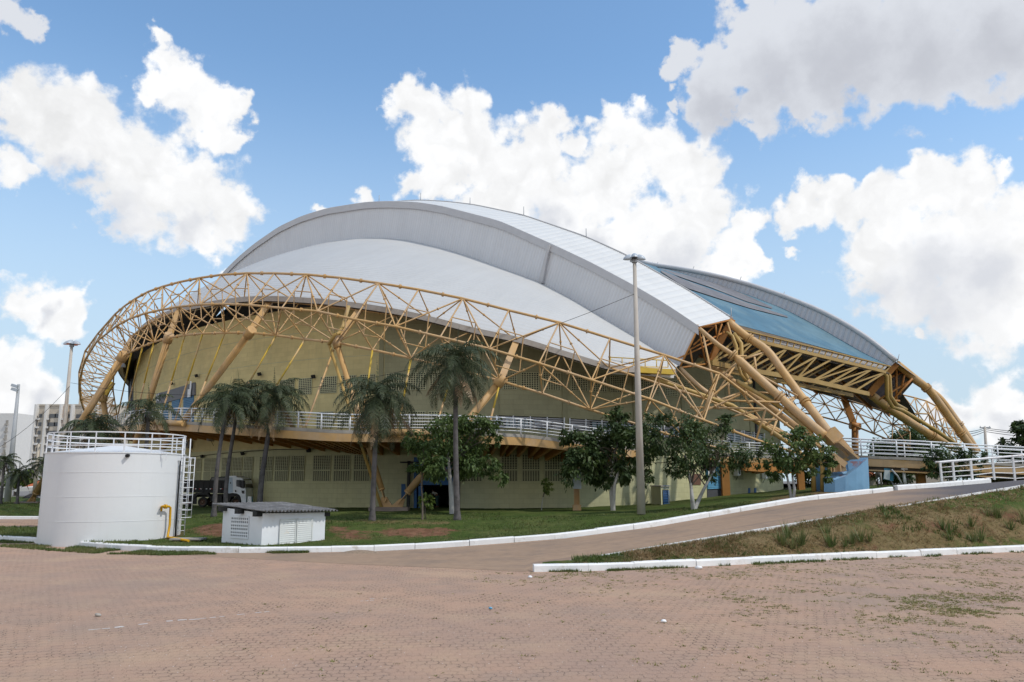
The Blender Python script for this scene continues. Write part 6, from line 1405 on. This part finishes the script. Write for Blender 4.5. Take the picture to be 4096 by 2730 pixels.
def tree(name, base, stems, blobs, Y, label, lm='leaf', tm='trunkwhite', r=.12, n_per=36, size=.24, seed=1, cat='tree', droop=.4, whiteto=None, group='trees round the arena', dens=1.0):
    rng = random.Random(seed); t = thing(name, label, cat, base, group); m = MB()
    for st in stems:
        pts = [base-UPV*.15]+[P(x, y, Y+rng.uniform(-.25, .25)) for x, y in st]; ln = catmull(pts, 5); k = len(ln)-1
        m.tube(ln, [r*(1.15-.8*i/k)+(.04 if i == 0 else 0) for i in range(k+1)], 8)
        for bx_, by_, br_ in blobs:                     # limbs into the crown
            if rng.random() < .55/len(stems)+.15: m.tube(mi=1, pts=catmull([ln[int(k*rng.uniform(.55, .95))], P((bx_+st[-1][0])/2, (by_+st[-1][1])/2+8, Y), P(bx_, by_, Y)], 4), r=[.05, .045, .04, .035, .03, .028, .022, .016, .01][:9], n=5, caps=False)
    m.build('trunk', [M[tm], M['bark']], t); m = MB(); leaves(m, blobs, Y, n_per, size, rng, droop, dens); m.build('crown', M[lm], t); return t
tree('leafy_tree', lawn_pt(1810, 56), [[(1806, 1990), (1798, 1890), (1790, 1800)], [(1816, 1990), (1822, 1890), (1850, 1790)]], [(1700,1790,62),(1780,1740,80),(1860,1765,85),(1905,1695,52),(1962,1700,40),(1800,1850,75),(1740,1880,46),(1880,1850,56),(1950,1850,42),(1990,1905,34),(1640,1765,36),(1985,1755,32),(1830,1690,50)], 56, 'leafy green tree with a white painted trunk behind the tallest palm', 'leaf2', r=.2, seed=4, droop=.6, size=.28)
tree('young_tree', lawn_pt(1690, 51), [[(1690, 2000), (1686, 1920), (1700, 1830)]], [(1690,1790,44),(1742,1830,40),(1660,1760,32),(1720,1872,50),(1670,1882,32),(1755,1885,28)], 51, 'slender young tree in front of the blue goods entrance', 'leaf2', 'bark', .06, seed=6, size=.26)
tree('sapling', lawn_pt(1702, 51.5), [[(1700, 2040), (1706, 2010)]], [(1712,2002,22),(1697,1990,13),(1722,2018,13),(1690,2008,12)], 51.5, 'low leafy sapling at the foot of the slender young tree', 'leaf3', 'bark', .035, 20, .2, 8, 'sapling')
tree('sapling', lawn_pt(2166, 61), [[(2170, 2000), (2184, 1950)]], [(2182,1926,13),(2200,1945,13),(2190,1962,9),(2180,1940,10)], 61, 'thin bare stemmed sapling standing alone left of the notice board column', 'leaf3', 'trunkwhite', .03, 14, .24, 10, 'sapling')
tree('leafy_tree', lawn_pt(2452, 58.5), [[(2444, 1960), (2448, 1880), (2475, 1740)], [(2456, 1960), (2470, 1900), (2500, 1820)]], [(2482,1652,34),(2470,1700,54),(2520,1765,72),(2420,1790,70),(2330,1772,54),(2272,1748,38),(2300,1868,62),(2400,1880,64),(2490,1862,54),(2560,1900,36),(2350,1825,54),(2590,1822,36),(2420,1925,26)], 58.5, 'dark tree with feathery leaves left of the tallest concrete lamp post', 'leaf', r=.15, seed=12, droop=.5, size=.34)
tree('leafy_tree', lawn_pt(2774, 53.5), [[(2768, 1990), (2762, 1930), (2740, 1820)], [(2795, 2000), (2830, 1930), (2880, 1840)]], [(2600,1692,44),(2655,1665,34),(2640,1752,72),(2740,1792,92),(2850,1792,82),(2940,1812,70),(2885,1700,40),(2750,1712,60),(3000,1832,40),(2620,1832,54),(2700,1872,44),(2840,1880,44),(2560,1852,28),(2535,1742,36),(2902,1672,20),(2790,1720,50)], 53.5, 'broad dark tree with a forked white trunk right of the tallest lamp post', 'leaf', r=.15, seed=14, size=.24)
tree('leafy_tree', lawn_pt(3168, 51.8), [[(3160, 1960), (3148, 1900), (3150, 1830)], [(3178, 1960), (3172, 1890), (3220, 1800)]], [(3100,1802,48),(3170,1765,56),(3250,1792,58),(3300,1822,40),(3150,1842,54),(3230,1852,48),(3082,1852,36),(3205,1730,28),(3322,1852,22),(3085,1900,26),(3310,1898,20)], 51.8, 'bright green tree with two thin trunks in front of the blue buttress', 'leaf2', 'trunkwhite', .10, seed=16, size=.26)
tree('shrub', P(3800, 1945, 63.5), [[(3800, 1900)], [(3850, 1890)]], [(3740,1832,40),(3800,1812,44),(3860,1818,40),(3902,1835,30),(3780,1872,50),(3850,1882,46),(3730,1882,30),(3902,1892,26)], 63.5, 'rounded dark shrub growing against the footbridge behind the rusty handrail', 'leaf', 'bark', .07, seed=18, cat='shrub')
tree('shrub', P(4050, 1945, 70), [[(4050, 1905)]], [(4060,1905,46),(4096,1880,40),(4000,1915,30),(4140,1890,50),(3970,1925,20)], 70, 'low dark shrub under the footbridge at the right edge', 'leaf', 'bark', .07, seed=20, cat='shrub')
tree('leafy_tree', P(4100, 1940, 88), [[(4100, 1850), (4085, 1760)]], [(4060,1732,34),(4100,1785,64),(4045,1795,36),(4000,1802,22),(4092,1705,26),(4115,1850,56),(4035,1850,36),(4180,1760,70),(4075,1690,18)], 88, 'tree with spreading feathery branches at the right edge beyond the footbridge', 'leaf', 'bark', .2, seed=22, size=.5, n_per=22)
tree('round_tree', P(3640, 1935, 150), [[(3640, 1870), (3640, 1800)]], [(3555,1805,52),(3610,1765,52),(3680,1772,52),(3735,1805,44),(3650,1830,66),(3540,1850,40),(3720,1850,50)], 150, 'large round dark tree seen through the truss beyond the footbridge', 'leaf', 'bark', .4, seed=24, size=.7, n_per=20)
tree('round_tree', P(3540, 1938, 100), [[(3540, 1900)]], [(3530,1885,36),(3580,1880,34),(3630,1890,34),(3600,1915,26),(3550,1915,22)], 100, 'dark tree in the shade under the footbridge behind the leaning sign box', 'leaf', 'bark', .25, seed=26, size=.45, n_per=20)
tree('round_tree', P(3250, 1945, 108), [[(3250, 1900)]], [(3215,1890,30),(3260,1880,34),(3235,1920,22)], 108, 'tree seen between the columns left of the blue buttress', 'leaf2', 'bark', .25, seed=27, size=.45, n_per=20)
tree('round_tree', P(3700, 1935, 125), [[(3700, 1905)]], [(3670,1890,18),(3710,1888,20),(3750,1892,18)], 125, 'bright green treetop above the beige wall under the footbridge', 'leaf3', 'bark', .2, seed=28, size=.5, n_per=16)
tree('round_tree', P(60, 1985, 135), [[(60, 1940)]], [(30,1935,22),(60,1915,30),(95,1920,28),(125,1915,30),(150,1925,20),(105,1895,22)], 135, 'bright green tree behind the palms at the far left', 'leaf3', 'bark', .25, seed=30, size=.5, n_per=18)

# ================================================================== FAR BUILDINGS
ap = thing('apartment_block', 'tall beige apartment block with white fins and air conditioners behind the left lamp post', 'building', P(280, 1985, 262))
AY = 262.0; m = MB(); AX = lambda px: X_at(px, AY, 15); ztop = P(250, 1624, AY).z
def ablock(mm_, p0, p1, y0, y1, z0, z1): mm_.prism([(AX(p0), AY+y0, z0), (AX(p1), AY+y0, z0), (AX(p1), AY+y1, z0), (AX(p0), AY+y1, z0)], [(AX(p0), AY+y0, z1), (AX(p1), AY+y0, z1), (AX(p1), AY+y1, z1), (AX(p0), AY+y1, z1)])
ablock(m, 138, 452, 0, 16, 0, ztop); ablock(m, 150, 175, -1.2, .1, 0, ztop-2.6); ablock(m, 200, 238, -1.2, .1, 0, ztop-2.6); m.build('wall', M['creamwall'], ap)
for k, (a, b) in enumerate(((136, 143), (178, 184), (236, 242), (282, 288), (330, 336), (378, 384), (424, 430))):
    m = MB(); ablock(m, a, b, -1.9, .2, 0, ztop+.3); m.build('fin', M['whitewall'], ap)
m = MB(); ablock(m, 243, 262, -.6, .2, 0, ztop); m.build('peach_strip', M['tanwall'], ap)
m = MB(); ablock(m, 272, 350, 4, 14, ztop, P(300, 1583, 266).z); m.build('roof_block', M['creamwall'], ap)
m = MB(); ablock(m, 134, 454, -.3, 16.3, ztop, ztop+.5); m.build('parapet', M['creamwall'], ap)
for f_ in range(10):
    z = ztop-3.4-f_*2.72
    for px, w, dy in ((160, 1.0, -1.25), (191, .9, -.05), (209, 1.9, -1.25), (227, 1.7, -1.25), (270, 1.6, -.05), (305, 1.8, -.05), (355, 1.6, -.05), (405, 1.8, -.05)):
        if f_ > 8 and px > 240: continue
        m = MB(); m.box((AX(px), AY+dy, z), (w, .08, 1.25)); m.build('window', M['winfar'], ap)
    m = MB()
    for px in (152, 188, 246): m.box((AX(px), AY-1.45 if px == 152 else AY-.9, z-1.0), (.9, .6, .6))
    m.build('cooling_units', M['whitewall'], ap)
wt = thing('white_tower', 'white apartment tower cut by the left edge of the frame', 'building', P(0, 1985, 300)); m = MB(); WX = lambda px: X_at(px, 300, 15); zt2 = P(20, 1654, 300).z
m.prism([(WX(-260), 300, 0), (WX(54), 300, 0), (WX(70), 318, 0), (WX(-260), 318, 0)], [(WX(-260), 300, zt2), (WX(54), 300, zt2), (WX(70), 318, zt2), (WX(-260), 318, zt2)]); m.build('wall', M['whitewall'], wt)
for f_ in range(11):
    for px in (17, -60):
        m = MB(); m.box((WX(px), 299.95, zt2-3.2-f_*2.7), (.9, .1, 1.2)); m.box((WX(px), 299.6, zt2-4.2-f_*2.7), (1.1, .5, .6)); m.build('window', M['winfar'] if px < 0 else M['concrete'], wt)
hs = thing('tiled_house', 'low house with an orange tiled roof behind the far left palms', 'house', P(160, 1992, 132)); HX = lambda px, z=3: X_at(px, 132, z)
a = P(102, 1923, 132).z; b = P(150, 1950, 132).z; m = MB(); zr = P(150, 1900, 138).z
m.prism([(HX(112), 132.5, .8), (HX(230), 132.5, .8), (HX(230), 144, .8), (HX(112), 144, .8)], [(HX(112), 132.5, b), (HX(230), 132.5, b), (HX(230), 144, b), (HX(112), 144, b)]); m.build('wall', M['whitewall'], hs)
m = MB(); q = [(HX(104), 131.5, b), (HX(240), 131.5, b), (HX(240), 145, b), (HX(104), 145, b)]; r_ = [(HX(112), 138, zr), (HX(235), 138, zr)]
m.poly([q[0], q[1], r_[1], r_[0]]); m.poly([q[2], q[3], r_[0], r_[1]]); m.poly([q[3], q[0], r_[0]]); m.poly([q[1], q[2], r_[1]]); m.poly(q[::-1]); m.build('roof', M['tile'], hs)
m = MB(); m.box((HX(165), 132.4, 2.2), (3, .1, 1.2)); m.build('window', M['winfar'], hs)
gw = MB(); gy = 116; gx = lambda px: X_at(px, gy, 2)
z0, z1 = .9, P(20, 1950, gy).z; gw.box(((gx(-200)+gx(46))/2, gy, (z0+z1)/2), (gx(46)-gx(-200), .3, z1-z0)); gw.box(((gx(-200)+gx(46))/2, gy-.2, z1), (gx(46)-gx(-200), .9, .12)); tag(gw.build('street_wall', M['whitewall'], None, (gx(10), gy, 1)), 'white boundary wall at the far left behind the dark palm trunk', 'wall')
g2 = thing('metal_gate', 'pale grey sliding gate with a barred section left of the tank', 'gate', P(165, 2006, 112)); z0, z1 = P(160, 2006, 112).z, P(160, 1986, 112).z; m = MB(); gx = lambda px: X_at(px, 112, 2)
m.box(((gx(138)+gx(165))/2, 112, (z0+z1)/2), (gx(165)-gx(138), .1, z1-z0)); m.build('gate_panel', M['steelgrey'], g2); m = MB()
for k in range(14): m.box((lerp(gx(168), gx(215), k/13), 112, (z0+z1)/2), (.06, .06, z1-z0))
m.box(((gx(168)+gx(215))/2, 112, z1), (gx(215)-gx(168), .08, .08)); m.build('bars', M['steelgrey'], g2)
nt_ = MB(); pts = [P(82, 2008, 110), P(118, 2006, 110), P(122, 1975, 111), P(104, 1983, 110.5), P(90, 1992, 110)]; nt_.prism(pts, [p+Vector((.6, 3, 0)) for p in pts]); tag(nt_.build('shade_net', M['shade_net'], None, pts[0]), 'black shade net heaped behind the leftmost steel leg', 'shade net')
cv = MB(); pts = [P(52, 1962, 120), P(82, 1950, 120), P(135, 1950, 120), P(135, 1964, 120), P(60, 1968, 120)]; cv.prism(pts, [p+Vector((0, 6, .3)) for p in pts]); tag(cv.build('white_awning', M['whitewall'], None, pts[0]), 'white sheet awning in front of the tiled house', 'awning')
bw_ = MB(); z0, z1 = 2.9, P(3700, 1903, 112).z; gx = lambda px: X_at(px, 112, 4); bw_.box(((gx(3640)+gx(3790))/2, 112, (z0+z1)/2), (gx(3790)-gx(3640), .3, z1-z0)); tag(bw_.build('beige_wall', M['creamwall'], None, P(3700, 1938, 112)), 'beige garden wall seen under the footbridge', 'wall')
kh = thing('distant_house', 'small house with a red tiled roof right of the blue buttress', 'house', P(3490, 1945, 105)); gx = lambda px: X_at(px, 105, 4); zb = P(3490, 1907, 105).z
m = MB(); m.prism([(gx(3440), 105, 2.5), (gx(3505), 105, 2.5), (gx(3505), 112, 2.5), (gx(3440), 112, 2.5)], [(gx(3440), 105, zb), (gx(3505), 105, zb), (gx(3505), 112, zb), (gx(3440), 112, zb)]); m.build('wall', M['creamwall'], kh)
m = MB(); zt3 = zb+1.1; m.poly([(gx(3430), 104, zb), (gx(3512), 104, zb), (gx(3500), 108.5, zt3), (gx(3435), 108.5, zt3)]); m.poly([(gx(3512), 104, zb), (gx(3512), 113, zb), (gx(3500), 108.5, zt3)]); m.build('roof', M['tile'], kh)
up_ = thing('utility_pole', 'dark utility pole with a cross arm and wires at the far right', 'utility pole', P(3952, 1935, 140)); m = MB(); m.tube([P(3953, 1940, 140), P(3939, 1708, 140)], [.32, .2], 8); m.build('pole', M['pole'], up_)
m = MB(); m.beam(P(3920, 1712, 140), P(3962, 1711, 140), .2, .2); 
for px in (3921, 3940, 3958): m.tube([P(px, 1711, 140), P(px, 1705, 140)], .07, 6)
m.build('cross_arm', M['steelgrey'], up_)
u2 = thing('utility_pole', 'grey utility pole seen through the right hand truss', 'utility pole', P(3803, 1935, 150)); m = MB(); m.tube([P(3806, 1940, 150), P(3796, 1712, 150)], [.34, .22], 8); m.build('pole', M['pole'], u2)
for py0, py1, py2, lb in ((1713, 1722, 1730, 'topmost thin power line at the far right'), (1719, 1735, 1742, 'second thin power line at the far right'), (1727, 1748, 1752, 'lowest thin power line at the far right')):
    m = MB(); a, b, c = P(3798, py1, 150), P(3940, py0, 140), P(4300, py2, 140)
    m.tube([a.lerp(b, k/8)-UPV*(2.0*(k/8)*(1-k/8)) for k in range(9)]+[b.lerp(c, k/8)-UPV*(1.6*(k/8)*(1-k/8)) for k in range(1, 9)], .05, 4); tag(m.build('power_line', M['wire'], None, b), lb, 'power line')
cr = thing('parked_car', 'dark parked car glimpsed under the deck left of the orange column', 'car', P(3185, 1968, 84)); m = MB()
pr = [(3160,1968),(3160,1960),(3166,1956),(3172,1949),(3187,1949),(3194,1957),(3201,1960),(3202,1968)]; m.prism([P(x, y, 84) for x, y in pr], [P(x, y, 84)+Vector((0, 1.6, 0)) for x, y in pr]); m.build('body', M['greypanel'], cr)
m = MB(); pr = [(3169,1956),(3173,1950.5),(3186,1950.5),(3191,1956)]; m.prism([P(x, y, 83.97) for x, y in pr], [P(x, y, 83.99) for x, y in pr]); m.build('window', M['glass'], cr)
for px in (3169, 3194):
    m = MB(); c = P(px, 1967.5, 83.95); m.tube([c, c+Vector((0, .2, 0))], .3, 12); m.build('wheel', M['rubber'], cr)

# ================================================================== GRASS
def tufts(name, pts, hmin, hmax, nb, label, mat_='grassblade', seed=3, lean=.6, w=.02):
    rng = random.Random(seed); m = MB()
    for p, sc in pts:
        for _ in range(nb):
            a = rng.random()*6.283; d = Vector((cos(a), sin(a), 0)); q = p+d*rng.random()*.10*sc; h = rng.uniform(hmin, hmax)*sc; s = Vector((-d.y, d.x, 0))*w*sc
            t = q+d*h*lean*rng.random()+UPV*h; i = len(m.v); m.v += [q-s, q+s, t]; m.f.append((i, i+1, i+2))
    return stuff(m.build(name, M[mat_]), label, 'grass')
rng = random.Random(11); pts = []
for _ in range(15000):                               # short turf on the lawn, denser near the kerb
    px = rng.uniform(560, 4096); st = lawn_stations(px); Y = lerp(st[0][0]+.05, st[3][0] if px < 2000 else st[2][0]+2, rng.random()**1.5); p = lawn_pt(px, Y)
    if blob(SOIL, *proj(p)) > .45 and rng.random() < .8: continue
    pts.append((p-UPV*.03, rng.uniform(.6, 1.2)))
for _ in range(2600):
    px = rng.uniform(-40, 560); k = kerb_far(px); Y = lerp(k.y+.3, 59, rng.random()**1.6); pts.append((Vector((X_at(px, Y, .2), Y, lerp(.24, .12, (Y-k.y)/16))), rng.uniform(.8, 1.5)))
for _ in range(2500):
    px = rng.uniform(-40, 470); Y = rng.uniform(74.6, 90); pts.append((Vector((X_at(px, Y, 1), Y, interp(Y, [(74.4,.24),(80,P(0,2045,80).z),(88,P(0,2013,88).z),(100,1.15)])-.03)), 1.1))
tufts('lawn_grass', pts, .06, .14, 4, 'short green grass growing over the lawn before the arena')
pts = []
for _ in range(4600):                                # rough dry bank on the right
    px = rng.uniform(2260, 4096); a = Vector(bank_rows(px)[0]); b = Vector(bank_rows(px)[2]); t = rng.random(); p = a.lerp(b, t); p.z += .12*4*t*(1-t)
    if noise.noise(p*.45) < -.12 or noise.noise(p*1.3) < -.25: continue
    pts.append((p, rng.uniform(.6, 1.3)*(1.7 if noise.noise(p*.5) > .3 else 1)))
tufts('bank_grass', pts, .05, .15, 4, 'rough dry and green grass on the sloping bank beside the road', seed=5)
M['strawblade'] = leafmat('straw_blade', (.26, .18, .085), (.36, .26, .14), .8); pts = []
for _ in range(4200):
    px = rng.uniform(2500, 4096); a = Vector(bank_rows(px)[0]); b = Vector(bank_rows(px)[2]); t = rng.random()**.8; p = a.lerp(b, t); p.z += .14*4*t*(1-t); pts.append((p, rng.uniform(.7, 1.3)))
tufts('dry_straw', pts, .05, .16, 4, 'dry straw lying over the sloping bank', 'strawblade', 15, 2.2)
pts = []
for _ in range(60000):                               # weeds between the paving stones
    px, py = rng.uniform(900, 4096), rng.uniform(2235, 2730); k = 0.0
    if px > 1900: 
        edge_ = interp(px, KERB_NEAR)+2
        if py < edge_: continue
        band_ = lerp(48, 100, max(0, (px-2500)/1600)); k = math.exp(-((py-edge_)/band_)**2)*(.55 if px > 2137 else .3)
        k += .85*math.exp(-((px-4000)/420)**2-((py-2440)/90)**2)+.35*math.exp(-((px-3300)/420)**2-((py-2400)/40)**2)
        if px > 3500: k += .45*math.exp(-((py-edge_)/45)**2)
        k += .015
    else: k = .004+(.3*math.exp(-((py-(2292+.0*px))/10)**2) if px > 1880 else 0)
    q = ground_px(px, py, 0); v = noise.noise(q*.55)+.6*noise.noise(q*1.7)
    if rng.random() < 1.3*k*max(0, .35+1.5*v): pts.append((q, rng.uniform(.5, 1.2)))
M['weedblade'] = leafmat('yellowing_weed', (.17, .18, .05), (.33, .27, .12), 1.2)
tufts('paving_weeds', pts[:11000], .010, .038, 10, 'low weeds and grass growing between the red pavers', 'weedblade', seed=7, lean=1.8, w=.014)
pts = []
for _ in range(7000):                                # verge in front of the left kerb
    px = rng.uniform(-60, 1230); k = kerb_far(px); w_ = interp(px, [(-60, 4.5), (200, 4.2), (500, 2.2), (800, 1.0), (1000, .6), (1230, .25)]); Y = k.y-w_*rng.random()**1.4; q = Vector((X_at(px, Y, 0), Y, 0))
    if noise.noise(q*.5) > -.25: pts.append((q, rng.uniform(.6, 1.25)))
for _ in range(1500):
    px = rng.uniform(2200, 4096); k = kerb_near(px); Y = k.y-abs(rng.gauss(0, .12 if px < 3000 else .3)); q = Vector((X_at(px, Y, 0), Y, 0))
    if noise.noise(q*.7) > 0: pts.append((q, rng.uniform(.5, 1.15)))
tufts('verge_grass', pts, .05, .14, 5, 'grass verge growing along the white kerbs', seed=9)
pts = []
for _ in range(26):
    px = rng.choice((3180, 3380, 3420, 3900, 3960, 3840, 4050))+rng.uniform(-70, 70); a = Vector(bank_rows(px)[0]); b = Vector(bank_rows(px)[2]); t = rng.uniform(.05, .5); p = a.lerp(b, t); p.z += .1; pts.append((p, rng.uniform(.8, 1.4)))
tufts('tall_weeds', pts, .35, .75, 26, 'tall green weed clumps on the lower part of the bank', seed=17, lean=.9, w=.02)
